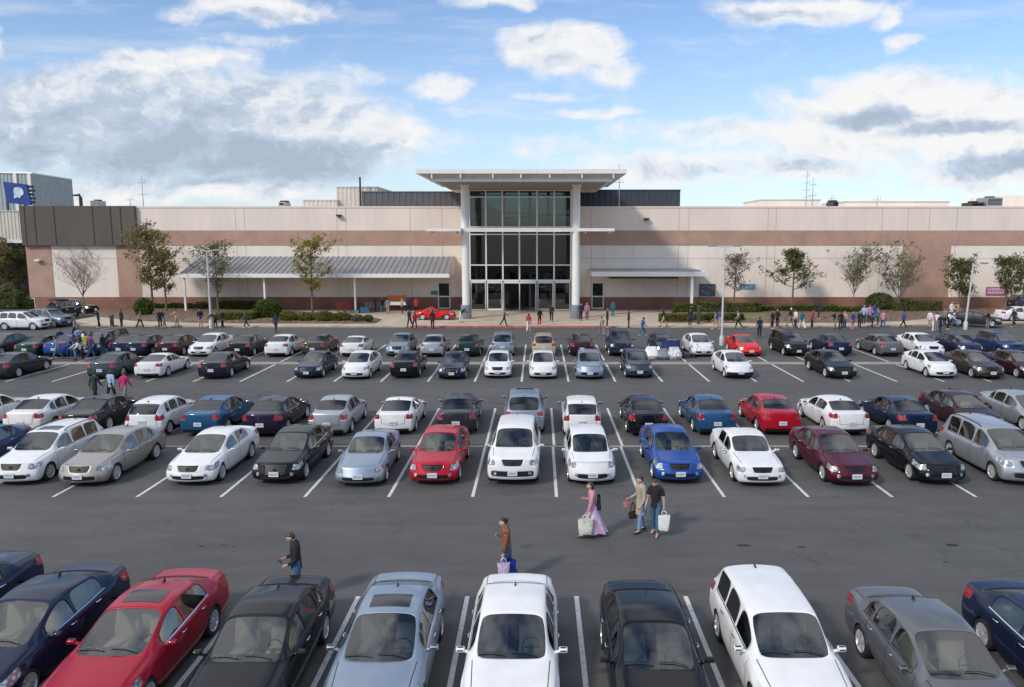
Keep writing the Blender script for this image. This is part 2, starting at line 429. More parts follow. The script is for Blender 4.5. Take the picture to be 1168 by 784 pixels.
def build_style(name):
    S = STYLES[name]; L, W = S['L'], S['W']; hw = W / 2
    verts, faces, tags, st, beltset = car_cage(S)
    names = sorted(set(tags)); ti = {t: k for k, t in enumerate(names)}
    me = bpy.data.meshes.new('cage'); me.from_pydata(verts, [], faces)
    for _ in names: me.materials.append(TRIM)
    for p, t in zip(me.polygons, tags): p.material_index = ti[t]
    bm = bmesh.new(); bm.from_mesh(me)
    bmesh.ops.recalc_face_normals(bm, faces=bm.faces)
    cl = bm.edges.layers.float.new('crease_edge'); bm.verts.index_update()
    for e in bm.edges:
        if len(e.link_faces) == 2:
            t = {f.material_index for f in e.link_faces}
            if len(t) == 2:
                nm = ' '.join(names[k] for k in t)
                e[cl] = .78 if ('light' in nm or 'grille' in nm or 'intake' in nm) else .72
        else: e[cl] = .4
        if all(v.index in beltset for v in e.verts): e[cl] = max(e[cl], .55)
    bm.to_mesh(me); bm.free()
    hi = evald(me, ('SUBSURF', dict(levels=2, render_levels=2)))
    bvh_bm = bmesh.new(); bvh_bm.from_mesh(hi); bvh = BVHTree.FromBMesh(bvh_bm)
    D = {}     # part key -> (object name, mesh)
    # ---- body shell: flange round each opening, panel gaps, underbody
    bm = split_mesh(hi, {ti['body']}, 'body')
    bmesh.ops.recalc_face_normals(bm, faces=bm.faces)
    if sum(f.normal.z for f in bm.faces if f.calc_center_median().z > .9) < 0: bmesh.ops.reverse_faces(bm, faces=bm.faces)
    for f in bm.faces: f.material_index = 0
    bm.normal_update()
    bed = [e for e in bm.edges if len(e.link_faces) == 1]
    vn = {v: v.normal.copy() for e in bed for v in e.verts}
    ret = bmesh.ops.extrude_edge_only(bm, edges=bed)
    nv = [g for g in ret['geom'] if isinstance(g, bmesh.types.BMVert)]
    from mathutils.kdtree import KDTree
    kd = KDTree(len(vn)); vl = list(vn)
    for k, v in enumerate(vl): kd.insert(v.co, k)
    kd.balance()
    for v in nv:
        _, k, _ = kd.find(v.co); nn = vn[vl[k]]
        low = v.co.z < S['r'] * 2 + .14 and abs(v.co.x) > hw * .8 and abs(nn.z) < .6 or v.co.z < S['sill'] + .06
        if low: v.co.x *= .86; v.co.y *= .985
        else: v.co -= nn * .022
    for g in ret['geom']:
        if isinstance(g, bmesh.types.BMFace): g.material_index = 1; g.smooth = False
    xm = MB()
    xm.box((-hw + .28, -L/2 + .3, S['sill'] + .02), (hw - .28, L/2 - .3, S['sill'] + .2), 0)
    for sa in S['wb']:
        xm.box((-hw + .2, sa - L/2 - S['r'] - .05, S['sill'] + .15), (hw - .2, sa - L/2 + S['r'] + .05, S['r'] * 2 + .1), 0)
    def surf(s, z, sg):
        h = bvh.ray_cast(Vector((sg * 3, s - L/2, z)), Vector((-sg, 0, 0)))
        return h[0], h[1]
    def ribbon(pts, wdt=.008):
        """a dark strip along surface points"""
        for (a, na), (b, nb) in zip(pts, pts[1:]):
            if a is None or b is None: continue
            d = (b - a).normalized(); sa_ = na.cross(d).normalized() * wdt; sb_ = nb.cross(d).normalized() * wdt
            xm.face([a + na * .003 - sa_, a + na * .003 + sa_, b + nb * .003 + sb_, b + nb * .003 - sb_], 1)
    for sg in (1, -1):
        for s in S['doors']:
            near_rear = s > S['wb'][1] - S['r'] - .25
            pts = []
            for k in range(11):
                z = lerp(S['sill'] + .03, pw(S['zb'], s) - .02, k / 10)
                q = s
                if near_rear: q = max(S['wb'][1] - math.sqrt(max(0, (S['r'] + .12) ** 2 - max(0, z - S['r']) ** 2)) - .02, s - .5) if z < S['r'] * 2 + .1 else s
                q = min(q, s)
                pts.append(surf(q, z, sg))
            ribbon(pts)
        z0 = S['sill'] + .05
        ribbon([surf(lerp(S['doors'][0], S['doors'][-1] - .25, k / 10), z0, sg) for k in range(11)], .006)
    def topsurf(x, s):
        h = bvh.ray_cast(Vector((x, s - L/2, 3)), Vector((0, 0, -1)))
        return h[0], h[1]
    s0, s1 = .26 + S['bowf'] * .3, S['cowl'] - .06
    for sg in (1, -1): ribbon([topsurf(sg * lerp(hw * .74, hw * .80, k / 8), lerp(s0 + .1, s1, k / 8)) for k in range(9)])
    if S['rg'] < L - .45:
        for sg in (1, -1): ribbon([topsurf(sg * hw * .74, lerp(S['rg'] + .05, L - .16, k / 6)) for k in range(7)])
        ribbon([topsurf(lerp(-hw * .74, hw * .74, k / 8), S['rg'] + .06 + S['bowr'] * .5 * (1 - (lerp(-1, 1, k / 8)) ** 2)) for k in range(9)])
    else:
        for sg in (1, -1): ribbon([(h[0], h[1]) for h in (bvh.ray_cast(Vector((sg * hw * .72, L, z)), Vector((0, -1, 0))) for z in (.55, .65, .75, .85, .95))])
    if S['rg'] < L - .45:
        def rear(x, z): h = bvh.ray_cast(Vector((x, L, z)), Vector((0, -1, 0))); return h[0], h[1]
        zt_r = pw(S['zb'], L - .2) - .03; xw = hw * .60; zl = S['sill'] + .36
        for sg in (1, -1): ribbon([rear(sg * lerp(xw, xw * .93, k / 6), lerp(zt_r, zl, k / 6)) for k in range(7)])
        ribbon([rear(lerp(-xw * .93, xw * .93, k / 10), zl) for k in range(11)], .007)
    n_blk = len(xm.f)
    zoff = -.012
    for sg in (1, -1):
        w0, w1 = S['win'][0][0] - .04, (S['qwin'] or S['win'][1])[1] + .03
        ribbon([surf(lerp(w0, w1, k / 16), pw(S['zb'], lerp(w0, w1, k / 16)) + zoff, sg) for k in range(17)], .011)
    if S.get('chrome_line'):
        for k in range(n_blk, len(xm.f)): xm.m[k] = 2
    bme = bpy.data.meshes.new(name + '_body'); bm.to_mesh(bme); bm.free()
    for m in (TRIM, RUB, CHROME): bme.materials.append(m)
    tmp = xm.mesh('tmp', [RUB, RUB, CHROME]);
    bm = bmesh.new(); bm.from_mesh(bme); nf = len(bm.faces); bm.from_mesh(tmp)
    bm.faces.ensure_lookup_table()
    for f in bm.faces[nf:]: f.material_index = 2 if f.material_index == 2 else 1; f.smooth = False
    bm.to_mesh(bme); bm.free()
    for p in bme.polygons: p.use_smooth = p.material_index == 0
    D['body'] = ('body', bme)
    # ---- glazing, lamps, grille: the same surface, set in from the shell
    def piece(tagname, oname, mats, depth, ring, key=None, ring_depth=0):
        if tagname not in ti: return
        bm = split_mesh(hi, {ti[tagname]}, oname)
        if not bm.faces: bm.free(); return
        bm.normal_update()
        for f in bm.faces: f.material_index = 0
        if ring:
            r_ = bmesh.ops.inset_region(bm, faces=bm.faces[:], thickness=ring, depth=0, use_even_offset=True)
            for f in r_['faces']: f.material_index = 1
        bm.normal_update()
        for v in bm.verts: v.co -= v.normal * depth
        m2 = bpy.data.meshes.new(oname); bm.to_mesh(m2); bm.free()
        for m in mats: m2.materials.append(m)
        for p in m2.polygons: p.use_smooth = True
        D[key or tagname] = (oname, m2)
    piece('windshield', 'windshield', [GLASS, TRIM], .006, .022)
    piece('rear_window', 'rear_window', [RGLASS, TRIM], .006, .022)
    for sd in 'LR':
        for k in range(2): piece('side%d%s' % (k, sd), 'side_window', [GLASS, TRIM], .008, .018)
        piece('quarter' + sd, 'quarter_window', [GLASS, TRIM], .008, .018)
        piece('headlight' + sd, 'headlight', [HEADL, CHROME], .003, .012)
        piece('tail_light' + sd, 'tail_light', [TAILL, TAILL], .001, 0)
    piece('air_intake', 'air_intake', [TRIM], .02, 0)
    piece('rear_valance', 'rear_valance', [TRIM], .006, 0)
    # grille: dark backing with chrome bars standing on it
    if 'grille' in ti:
        bm = split_mesh(hi, {ti['grille']}, 'grille'); bm.normal_update()
        for v in bm.verts: v.co -= v.normal * .02
        zs = [v.co.z for v in bm.verts]; xs = [v.co.x for v in bm.verts]
        gme = bpy.data.meshes.new('grille'); bm.to_mesh(gme); bm.free()
        g = MB()
        nb = 5
        for k in range(nb):
            z = lerp(min(zs) + .015, max(zs) - .015, k / (nb - 1)); pts = []
            for q in range(13):
                x = lerp(min(xs) + .02, max(xs) - .02, q / 12)
                h = bvh.ray_cast(Vector((x, -L, z)), Vector((0, 1, 0)))
                if h[0] is not None: pts.append(h[0] + Vector((0, .004, 0)))
            if len(pts) > 2: g.tube(pts, .009, 5)
        c = bvh.ray_cast(Vector((0, -L, (min(zs) + max(zs)) / 2)), Vector((0, 1, 0)))
        if c[0] is not None: g.lathe([(.05, -.01), (.05, .02), (.03, .025)], 14, 0, 'Z', Matrix.Translation(c[0]) @ Matrix.Rotation(R(90), 4, 'X'))
        t2 = g.mesh('t', [CHROME], smooth=True)
        bm = bmesh.new(); bm.from_mesh(gme); nf = len(bm.faces); bm.from_mesh(t2); bm.faces.ensure_lookup_table()
        for k, f in enumerate(bm.faces): f.material_index = 1 if k >= nf else 0; f.smooth = True
        bm.to_mesh(gme); bm.free()
        gme.materials.clear(); gme.materials.append(TRIM); gme.materials.append(CHROME)
        D['grille'] = ('grille', gme)
    for sd, sg in (('R', 1), ('L', -1)):
        h = bvh.ray_cast(Vector((sg * hw * .66, -L, S['sill'] + .22)), Vector((0, 1, 0)))
        if h[0] is not None:
            fm = MB(); mt = Matrix.Translation(h[0]) @ h[1].to_track_quat('Z', 'Y').to_matrix().to_4x4()
            fm.lathe([(.062, -.02), (.062, .008), (.048, .010), (.046, .002), (.02, .006)], 14, 0, mtx=mt)
            D['fog' + sd] = ('fog_lamp', fm.mesh('fog_lamp', [HEADL], smooth=True))
    # ---- licence plates
    for end, sg in (('f', -1), ('r', 1)):
        z = {'f': S['sill'] + .24, 'r': S['sill'] + (.40 if S['rg'] < L - .45 else .5)}[end]
        h = bvh.ray_cast(Vector((0, sg * 5, z)), Vector((0, -sg, 0)))
        y = h[0].y + sg * .02
        m = MB(); m.box((-.17, y - .01, z - .085), (.17, y + .01, z + .085), 0)
        yy = y + sg * .0125
        for k in range(6):
            x0 = -.13 + k * .044
            m.box((x0, yy - .001, z - .035), (x0 + .03, yy + .001, z + .035), 1)
        D['plate' + end] = ('license_plate', m.mesh('license_plate', [PLATE, PLATETXT]))
    # ---- mirrors, handles
    zb_m = pw(S['zb'], S['win'][0][0])
    for sd, sg in (('R', 1), ('L', -1)):
        sm = S['win'][0][0] - .02
        h, nn = surf(sm, zb_m - .03, sg)
        bm = bmesh.new()
        bmesh.ops.create_cube(bm, size=1)
        for v in bm.verts:
            back = v.co.y > 0
            v.co = Vector((v.co.x * .165, v.co.y * .095, v.co.z * (.115 if back else .08)))
        bm.normal_update()
        bmesh.ops.bevel(bm, geom=bm.edges[:], offset=.026, segments=2, profile=.6, affect='EDGES')
        bmesh.ops.translate(bm, verts=bm.verts, vec=(h.x + sg * .145, h.y, h.z + .06))
        for f in bm.faces: f.material_index = 1 if f.normal.y > .8 else 0
        arm = MB(); arm.tube([(h.x - sg * .03, h.y, h.z), (h.x + sg * .10, h.y, h.z + .05)], [.035, .03], 6)
        t2 = arm.mesh('t', [TRIM]); nf = len(bm.faces); bm.from_mesh(t2); bm.faces.ensure_lookup_table()
        for k, f in enumerate(bm.faces):
            if k >= nf: f.material_index = 2
            f.smooth = True
        m2 = bpy.data.meshes.new('side_mirror'); bm.to_mesh(m2); bm.free()
        for m in (TRIM, CHROME, TRIM): m2.materials.append(m)
        D['mirror' + sd] = ('side_mirror', m2)
        for k, dseam in enumerate(S['doors'][1:]):
            q, nn = surf(dseam - .17, pw(S['zb'], dseam) - .12, sg)
            hm = MB(); hm.tube([q + nn * .002 + Vector((0, -.09, 0)), q + nn * .03 + Vector((0, -.06, 0)), q + nn * .03 + Vector((0, .05, 0)), q + nn * .002 + Vector((0, .08, 0))], .013, 6)
            D['handle%d%s' % (k, sd)] = ('door_handle', hm.mesh('door_handle', [CHROME], smooth=True))
    # ---- wheels
    ty, ri = wheel_meshes(S['r'], .21, S['rim'])
    D['_wheel'] = (ty, ri, [(hw - .125, S['wb'][0] - L/2), (hw - .125, S['wb'][1] - L/2)], S['r'])
    # ---- cabin
    fl = S['sill'] + .18; zb0 = pw(S['zb'], S['cowl'])
    tub = MB(); tub.box((-hw + .2, S['cowl'] - L/2 - .1, fl - .02), (hw - .2, min(S['rg'], S['rr'] + .5) - L/2, fl + .02))
    m = MB(); m.box((-hw + .17, S['cowl'] - L/2 - .02, fl + .25), (hw - .17, S['cowl'] - L/2 + .42, zb0 - .045))
    d_ = m.mesh('dashboard', [DASH], bevel=.05, smooth=True)
    bm = bmesh.new(); bm.from_mesh(d_); bm.from_mesh(tub.mesh('t', [DASH])); bm.to_mesh(d_); bm.free()
    ps0, ps1 = S['win'][1][1] + .12, min(L - S['bowr'] - .25, S['rg'] + .10)
    sh = MB(); zz = min(pw(S['zb'], ps0), pw(S['zb'], ps1)) - .05; sh.box((-hw + .15, ps0 - L/2, zz - .03), (hw - .15, ps1 - L/2, zz)); bm = bmesh.new(); bm.from_mesh(d_); bm.from_mesh(sh.mesh('t', [DASH])); bm.to_mesh(d_); bm.free()
    D['dashboard'] = ('dashboard', d_)
    sw = MB(); ctr = Vector((.36, S['cowl'] - L/2 + .56, zb0 - .05)); ring = []
    for k in range(17):
        a = 2 * math.pi * k / 16; ring.append(ctr + Vector((math.cos(a) * .18, math.sin(a) * .07, math.sin(a) * .165)))
    sw.tube(ring, .014, 5, caps=False); sw.tube([ctr, ctr + Vector((0, -.15, -.05))], .05, 8)
    sw.tube([ctr - Vector((.17, 0, 0)), ctr + Vector((.17, 0, 0))], .016, 5)
    D['steering'] = ('steering_wheel', sw.mesh('steering_wheel', [DASH], smooth=True))
    def seat_mesh(cx, w, s, nhead):
        m = MB(); y = s - L/2
        m.box((cx - w/2, y - .5, fl), (cx + w/2, y, fl + .28))
        mt = Matrix.Translation((cx, y - .03, fl + .25)) @ Matrix.Rotation(R(-17), 4, 'X')
        m.box((-w/2, -.02, 0), (w/2, .12, min(.56, pw(S['zt'], s + .1) - fl - .50)), 0, mt)
        for k in range(nhead):
            x = cx if nhead == 1 else cx + (k - .5) * w * .55
            mt = Matrix.Translation((x, y + .13, fl + .25 + min(.60, pw(S['zt'], s + .1) - fl - .46)))
            m.box((-.13, -.05, 0), (.13, .05, .16), 0, mt)
        return m.mesh('seat', [SEATM['grey']], bevel=.04, seg=2, smooth=True)
    D['seatR'] = ('seat', seat_mesh(.36, .5, S['win'][0][1] - .05, 1))
    D['seatL'] = ('seat', seat_mesh(-.36, .5, S['win'][0][1] - .05, 1))
    D['seatB'] = ('rear_seat', seat_mesh(0, 1.2, S['win'][1][1] + (.05 if S['rg'] - S['rr'] > .5 else -.1), 2))
    # ---- small things: wipers, antenna, sunroof, roof rails
    wp = MB()
    for x0 in (-.10, .52):
        a = topsurf(x0, S['cowl'] - .02)
        b = topsurf(x0 - .52, S['cowl'] + .03)
        if a[0] is not None and b[0] is not None:
            mid = topsurf(x0 - .25, S['cowl'] + .03)
            wp.tube([a[0] + a[1] * .02, mid[0] + mid[1] * .03, b[0] + b[1] * .025], .010, 4)
    D['wipers'] = ('wiper', wp.mesh('wiper', [TRIM]))
    h, nn = topsurf(0, S['rr'] - .12)
    an = MB(); v = [h + Vector((-.018, -.06, -.01)), h + Vector((.018, -.06, -.01)), h + Vector((.018, .08, -.01)), h + Vector((-.018, .08, -.01)), h + Vector((0, .08, .075)), h + Vector((0, .04, .07))]
    an.face([v[0], v[1], v[5]]); an.face([v[1], v[2], v[4], v[5]]); an.face([v[2], v[3], v[4]]); an.face([v[3], v[0], v[5], v[4]])
    D['antenna'] = ('antenna', an.mesh('antenna', [TRIM]))
    m = MB(); s0, s1 = S['rf'] + .22, S['rf'] + .72
    for a in range(6):
        for b in range(8):
            q = []
            for da, db in ((0,0),(1,0),(1,1),(0,1)):
                p = topsurf(lerp(-.40, .40, (b + db) / 8), lerp(s0, s1, (a + da) / 6)); q.append(p[0] + Vector((0, 0, .006)))
            m.face(q)
    D['sunroof'] = ('sunroof', m.mesh('sunroof', [PRIVROOF], smooth=True, merge=True))
    m = MB()
    for sg in (1, -1):
        pts = [topsurf(sg * (S['wroof'] - .01), lerp(S['rf'] + .25, S['rr'] - .05, k / 8)) for k in range(9)]
        m.tube([pts[0][0]] + [p[0] + Vector((0, 0, .05)) for p in pts[1:-1]] + [pts[-1][0]], .018, 6)
    D['roof_rails'] = ('roof_rack', m.mesh('roof_rack', [TRIM], smooth=True))
    bvh_bm.free()
    return D
PRIVROOF = mat('sunroof_glass', (.012, .013, .016), .08, spec=.6)
CARS = {}
PAINTS = {
 'white': ((.71,.715,.72), 0, .35), 'pearl': ((.74,.72,.71), .1, .35), 'black': ((.004,.0045,.007), 0, .3), 'navy': ((.006,.013,.045), .25, .3),
 'blue': ((.008,.062,.29), .25, .3), 'midblue': ((.018,.085,.19), .35, .3), 'steel': ((.16,.21,.27), .6, .33), 'silver': ((.40,.42,.45), .65, .33),
 'bluesilver': ((.27,.33,.41), .6, .33), 'grey': ((.16,.165,.175), .55, .34), 'darkgrey': ((.034,.038,.044), .5, .33), 'beige': ((.335,.315,.295), .6, .34),
 'red': ((.40,.006,.022), .15, .3), 'crimson': ((.36,.010,.030), .3, .3), 'maroon': ((.085,.006,.018), .35, .3), 'wine': ((.035,.010,.016), .3, .3), 'green': ((.008,.03,.026), .3, .3),
 'brown': ((.06,.048,.041), .5, .33), 'tan': ((.50,.42,.30), .3, .34), 'royal': ((.014,.036,.115), .25, .3), 'purple': ((.018,.012,.03), .3, .3), 'slate': ((.048,.06,.08), .5, .33), 'sportsred': ((.62,.012,.008), 0, .3),
}
def car(kind, colour, loc, rz, label, detail=2, seats='grey', extra=(), cat='car', group=None, tint=False, name='parked_car', scale=1.0):
    if kind not in CARS: CARS[kind] = build_style(kind)
    D = CARS[kind]
    pm = paint_mat('paint_' + colour, *PAINTS[colour])
    root = empty(name, loc, rz); tag(root, label, cat, group)
    if scale != 1: root.scale = (scale, scale, scale)
    skip = set(('sunroof', 'roof_rails'))
    if detail < 2: skip |= {k for k in D if k.startswith('handle') or k.startswith('fog') or k in ('wipers', 'antenna', 'steering')}
    for key, val in D.items():
        if key in ('_wheel',) or (key in skip and key not in extra): continue
        oname, me = val
        o = link(oname, me, root)
        def own(slot, m):
            o.material_slots[slot].link = 'OBJECT'; o.material_slots[slot].material = m
        if key == 'body' or key.startswith('mirror'): own(0, pm)
        if key.startswith('seat'): own(0, SEATM[seats])
        if key.startswith('handle') and 'bodyhandle' in extra: own(0, pm)
        if tint and (key.startswith('quarter') or key.startswith('side1') or key == 'rear_window'): own(0, PRIV)
    ty, ri, pos, r = D['_wheel']
    for x, y in pos:
        for sg in (1, -1):
            w = link('wheel', ty, root); w.name = 'wheel'
            w.location = (sg * x, y, r); w.rotation_euler = (0, 0, 0 if sg > 0 else math.pi)
            rim = link('rim', ri, w)
    return root
# ---------------------------------------------------------------- ground, paving, markings
def asphalt():
    m, n, l, p = nt('asphalt')
    tc = n.new('ShaderNodeTexCoord')
    def noise(sc, det, stretch=None, dist=0):
        t = n.new('ShaderNodeTexNoise'); t.inputs['Scale'].default_value = sc; t.inputs['Detail'].default_value = det; t.inputs['Distortion'].default_value = dist
        if stretch:
            mp = n.new('ShaderNodeMapping'); mp.inputs['Scale'].default_value = stretch
            l.new(tc.outputs['Object'], mp.inputs[0]); l.new(mp.outputs[0], t.inputs['Vector'])
        else: l.new(tc.outputs['Object'], t.inputs['Vector'])
        return t.outputs['Fac']
    def rng(src, a, b, c, d):
        r = n.new('ShaderNodeMapRange'); r.inputs[1].default_value = a; r.inputs[2].default_value = b; r.inputs[3].default_value = c; r.inputs[4].default_value = d
        l.new(src, r.inputs[0]); return r.outputs[0]
    def mul(a, b):
        q = n.new('ShaderNodeMath'); q.operation = 'MULTIPLY'; l.new(a, q.inputs[0]); l.new(b, q.inputs[1]); return q.outputs[0]
    f = mul(rng(noise(.11, 4, (.5, 1, 1)), .3, .7, .82, 1.16), rng(noise(1.3, 6, (.35, 1.3, 1)), .3, .7, .88, 1.12))
    f = mul(f, rng(noise(38, 3), .3, .7, .72, 1.28))
    f = mul(f, rng(noise(.55, 5, None, 1.5), .62, .74, 1.0, .74))          # oil and tyre stains
    # tyre-polished bands running along the aisles
    sx = n.new('ShaderNodeSeparateXYZ'); l.new(tc.outputs['Object'], sx.inputs[0])
    vo = n.new('ShaderNodeTexVoronoi'); vo.feature = 'DISTANCE_TO_EDGE'; vo.inputs['Scale'].default_value = .16
    wn = n.new('ShaderNodeTexNoise'); wn.inputs['Scale'].default_value = .9; wn.inputs['Detail'].default_value = 5
    l.new(tc.outputs['Object'], wn.inputs['Vector'])
    av = n.new('ShaderNodeVectorMath'); av.operation = 'MULTIPLY_ADD'; av.inputs[1].default_value = (1.4, 1.4, 0)
    l.new(wn.outputs['Color'], av.inputs[0]); l.new(tc.outputs['Object'], av.inputs[2]); l.new(av.outputs[0], vo.inputs['Vector'])
    crack = rng(vo.outputs['Distance'], .0, .006, .80, 1.0)
    gate = rng(noise(.23, 2), .56, .64, 1.0, 0.0)
    g2 = n.new('ShaderNodeMath'); g2.operation = 'MAXIMUM'; l.new(crack, g2.inputs[0]); l.new(gate, g2.inputs[1])
    f = mul(f, g2.outputs[0])
    sc = n.new('ShaderNodeVectorMath'); sc.operation = 'SCALE'; sc.inputs[0].default_value = (.093, .0922, .0918)
    l.new(f, sc.inputs['Scale']); l.new(sc.outputs[0], p.inputs['Base Color'])
    l.new(rng(noise(2, 5), .3, .7, .72, .9), p.inputs['Roughness'])
    p.inputs['Specular IOR Level'].default_value = .3
    b = n.new('ShaderNodeBump'); b.inputs['Strength'].default_value = .35; b.inputs['Distance'].default_value = .01
    l.new(noise(60, 4), b.inputs['Height']); l.new(b.outputs[0], p.inputs['Normal'])
    return m
ASPH = asphalt()
CONC = mat('pavement_concrete', (.47, .395, .31), .85, var=.18, scale=.7, bump=.3, bscale=30)
CONCW = mat('divider_concrete', (.30, .265, .215), .85, var=.22, scale=1.6, bump=.3, bscale=30)
KERB = mat('kerb_tan', (.44, .36, .23), .8, var=.2, scale=1.2)
KERBRED = mat('kerb_red', (.42, .11, .09), .7, var=.3, scale=2.2)
MULCH = mat('mulch', (.155, .100, .070), .95, var=.5, scale=3.0, bump=1.0, bscale=16)
GRASSM = mat('dry_grass', (.16, .15, .06), .95, var=.35, scale=2.5, bump=.8, bscale=25)
LINE = mat('line_paint', (.60, .60, .59), .75, var=.22, scale=7)
def worn(name, col, th=.40):
    """painted line, worn through to the asphalt in places"""
    m, n, l, p = nt(name)
    tc = n.new('ShaderNodeTexCoord'); t = n.new('ShaderNodeTexNoise'); t.inputs['Scale'].default_value = 9; t.inputs['Detail'].default_value = 8; t.inputs['Roughness'].default_value = .7
    l.new(tc.outputs['Object'], t.inputs['Vector'])
    r = n.new('ShaderNodeMapRange'); r.inputs[1].default_value = th - .06; r.inputs[2].default_value = th + .05
    l.new(t.outputs['Fac'], r.inputs[0])
    mx = n.new('ShaderNodeMix'); mx.data_type = 'RGBA'; l.new(r.outputs[0], mx.inputs['Factor'])
    mx.inputs['A'].default_value = (.10, .098, .095, 1); mx.inputs['B'].default_value = (*col, 1)
    l.new(mx.outputs['Result'], p.inputs['Base Color']); p.inputs['Roughness'].default_value = .8
    return m
LINE = worn('line_paint_worn', (.58, .58, .57))
def sheet(name, pts, z, m, kind='structure'):
    b = MB(); b.face([(x, y, z) for x, y in pts]); o = b.obj(name, [m]); return tag(o, kind=kind)
sheet('ground', [(-900, -60), (900, -60), (900, 1500), (-900, 1500)], -.03, mat('far_ground', (.09, .10, .05), .95, var=.3, scale=.02))
sheet('parking_lot', [(-140, -20), (140, -20), (140, 91), (-140, 91)], 0, ASPH)
# stall lines
ROWA = (17.8, 11.3); ROWB = (25.05, 31.4, 38.6); ROWC = (45.9, 52.8, 62.0)
ml = MB()
def stripe(x0, y0, x1, y1, w=.11, z=.004):
    d = Vector((x1 - x0, y1 - y0, 0)).normalized(); nn = Vector((-d.y, d.x, 0)) * (w / 2)
    a, b = Vector((x0, y0, z)), Vector((x1, y1, z)); k = max(2, int((b - a).length / .7))
    for i in range(k):
        p, q = a.lerp(b, i / k), a.lerp(b, (i + 1) / k)
        ml.face([p - nn, p + nn, q + nn, q - nn])
def xrow(px, py): return gp(px, py).x
for k in range(-10, 12):
    x = -1.73 + 2.66 * k; stripe(x, ROWA[1], x, ROWA[0])
for k in range(-13, 14):
    x = xrow(539, 567) + 2.83 * k
    stripe(x, ROWB[0], x, ROWB[1] - .10)
    x2 = xrow(565, 466) + 2.86 * k
    stripe(x2, ROWB[1] + .10, x2, ROWB[2])
for k in range(-20, 21):
    x = xrow(595, 435) + 2.84 * k
    if k in (4, 7) or True:
        stripe(x, ROWC[0], x, ROWC[1] - .55, .13); stripe(x, ROWC[1] + .55, x, ROWC[2], .13)
tag(ml.obj('parking_lines', [LINE]), kind='structure')
b = MB(); b.face([(-45, ROWB[1] - .09, .0045), (45, ROWB[1] - .09, .0045), (45, ROWB[1] + .09, .0045), (-45, ROWB[1] + .09, .0045)])
tag(b.obj('parking_centre_line', [worn('centre_paint', (.36, .34, .31), .42)]), kind='structure')
b = MB(); b.face([(-70, ROWC[1] - .5, .005), (70, ROWC[1] - .5, .005), (70, ROWC[1] + .5, .005), (-70, ROWC[1] + .5, .005)])
tag(b.obj('concrete_strip', [CONCW]), kind='structure')
# pavement: front edge follows the drive lane; raised on a kerb
KZ = .13
edge = [gp(60, 371.5), gp(110, 372.5), gp(240, 373.5), gp(330, 373.5), gp(600, 374), gp(760, 374), gp(900, 373.5), gp(1030, 372.5), gp(1075, 371), gp(1130, 369.5), gp(1300, 368)]
edge = [(p.x, p.y) for p in edge]
b = MB()
back = 91.0
for (x0, y0), (x1, y1) in zip(edge, edge[1:]):
    b.face([(x0, y0 + .15, KZ), (x1, y1 + .15, KZ), (x1, back, KZ), (x0, back, KZ)])
x0, y0 = edge[0]; b.face([(x0, y0 + .15, 0), (x0, y0 + .15, KZ), (x0, back, KZ), (x0, back, 0)])
tag(b.obj('pavement', [CONC]), kind='structure')
def kerb(name, seg, m, w=.16):
    b = MB()
    for (x0, y0), (x1, y1) in zip(seg, seg[1:]):
        b.face([(x0, y0, -.01), (x1, y1, -.01), (x1, y1, KZ + .004), (x0, y0, KZ + .004)])
        b.face([(x0, y0, KZ + .004), (x1, y1, KZ + .004), (x1, y1 + w, KZ + .004), (x0, y0 + w, KZ + .004)])
    return tag(b.obj(name, [m]), kind='structure')
cx0, cx1 = xat(470, 74.5), xat(700, 74.5)
def ey(x):
    for (a, ya), (c, yc) in zip(edge, edge[1:]):
        if a <= x <= c: return lerp(ya, yc, (x - a) / (c - a))
left = [e for e in edge if e[0] < cx0] + [(cx0, ey(cx0))]; right = [(cx1, ey(cx1))] + [e for e in edge if e[0] > cx1]
mid = [(cx0, ey(cx0))] + [e for e in edge if cx0 < e[0] < cx1] + [(cx1, ey(cx1))]
kerb('kerb', left, KERB); kerb('kerb', mid, KERBRED, .35); kerb('kerb', right, KERB)
# planting beds
def bed(name, px_pts, m, rise, seed):
    """low mound of earth over an outline given on the ground"""
    rr = random.Random(seed); pts = [gp(*p) for p in px_pts]
    bm = bmesh.new(); vs = [bm.verts.new((p.x, p.y, KZ + .006)) for p in pts]; f = bm.faces.new(vs)
    xs = [p.x for p in pts]; ys = [p.y for p in pts]
    for k in range(int(min(xs)), int(max(xs)) + 1): bmesh.ops.bisect_plane(bm, geom=bm.verts[:] + bm.edges[:] + bm.faces[:], plane_co=(k + .5, 0, 0), plane_no=(1, 0, 0))
    for k in range(int(min(ys) / .3), int(max(ys) / .3) + 1): bmesh.ops.bisect_plane(bm, geom=bm.verts[:] + bm.edges[:] + bm.faces[:], plane_co=(0, k * .3 + .1, 0), plane_no=(0, 1, 0))
    for v in bm.verts:
        d = 9
        for p, q in zip(pts, pts[1:] + pts[:1]):
            e = (q - p).to_2d(); t = max(0, min(1, (v.co.to_2d() - p.to_2d()).dot(e) / e.length_squared)); d = min(d, (v.co.to_2d() - p.to_2d() - e * t).length)
        k = min(1, d / .8); v.co.z += rise * k * k * (3 - 2 * k) + (rr.uniform(-.03, .05) if d > .2 else 0)
    bmesh.ops.recalc_face_normals(bm, faces=bm.faces)
    if sum(f.normal.z for f in bm.faces) < 0: bmesh.ops.reverse_faces(bm, faces=bm.faces)
    me = bpy.data.meshes.new(name); bm.to_mesh(me); bm.free(); me.materials.append(m); shade(me, 60)
    return tag(link(name, me), kind='structure')
bed('mulch_bed', [(108, 362), (150, 367.5), (230, 370.2), (330, 370.8), (428, 370.8), (436, 366), (400, 361.5), (330, 357.5), (205, 355), (106, 355)], MULCH, .25, 1)
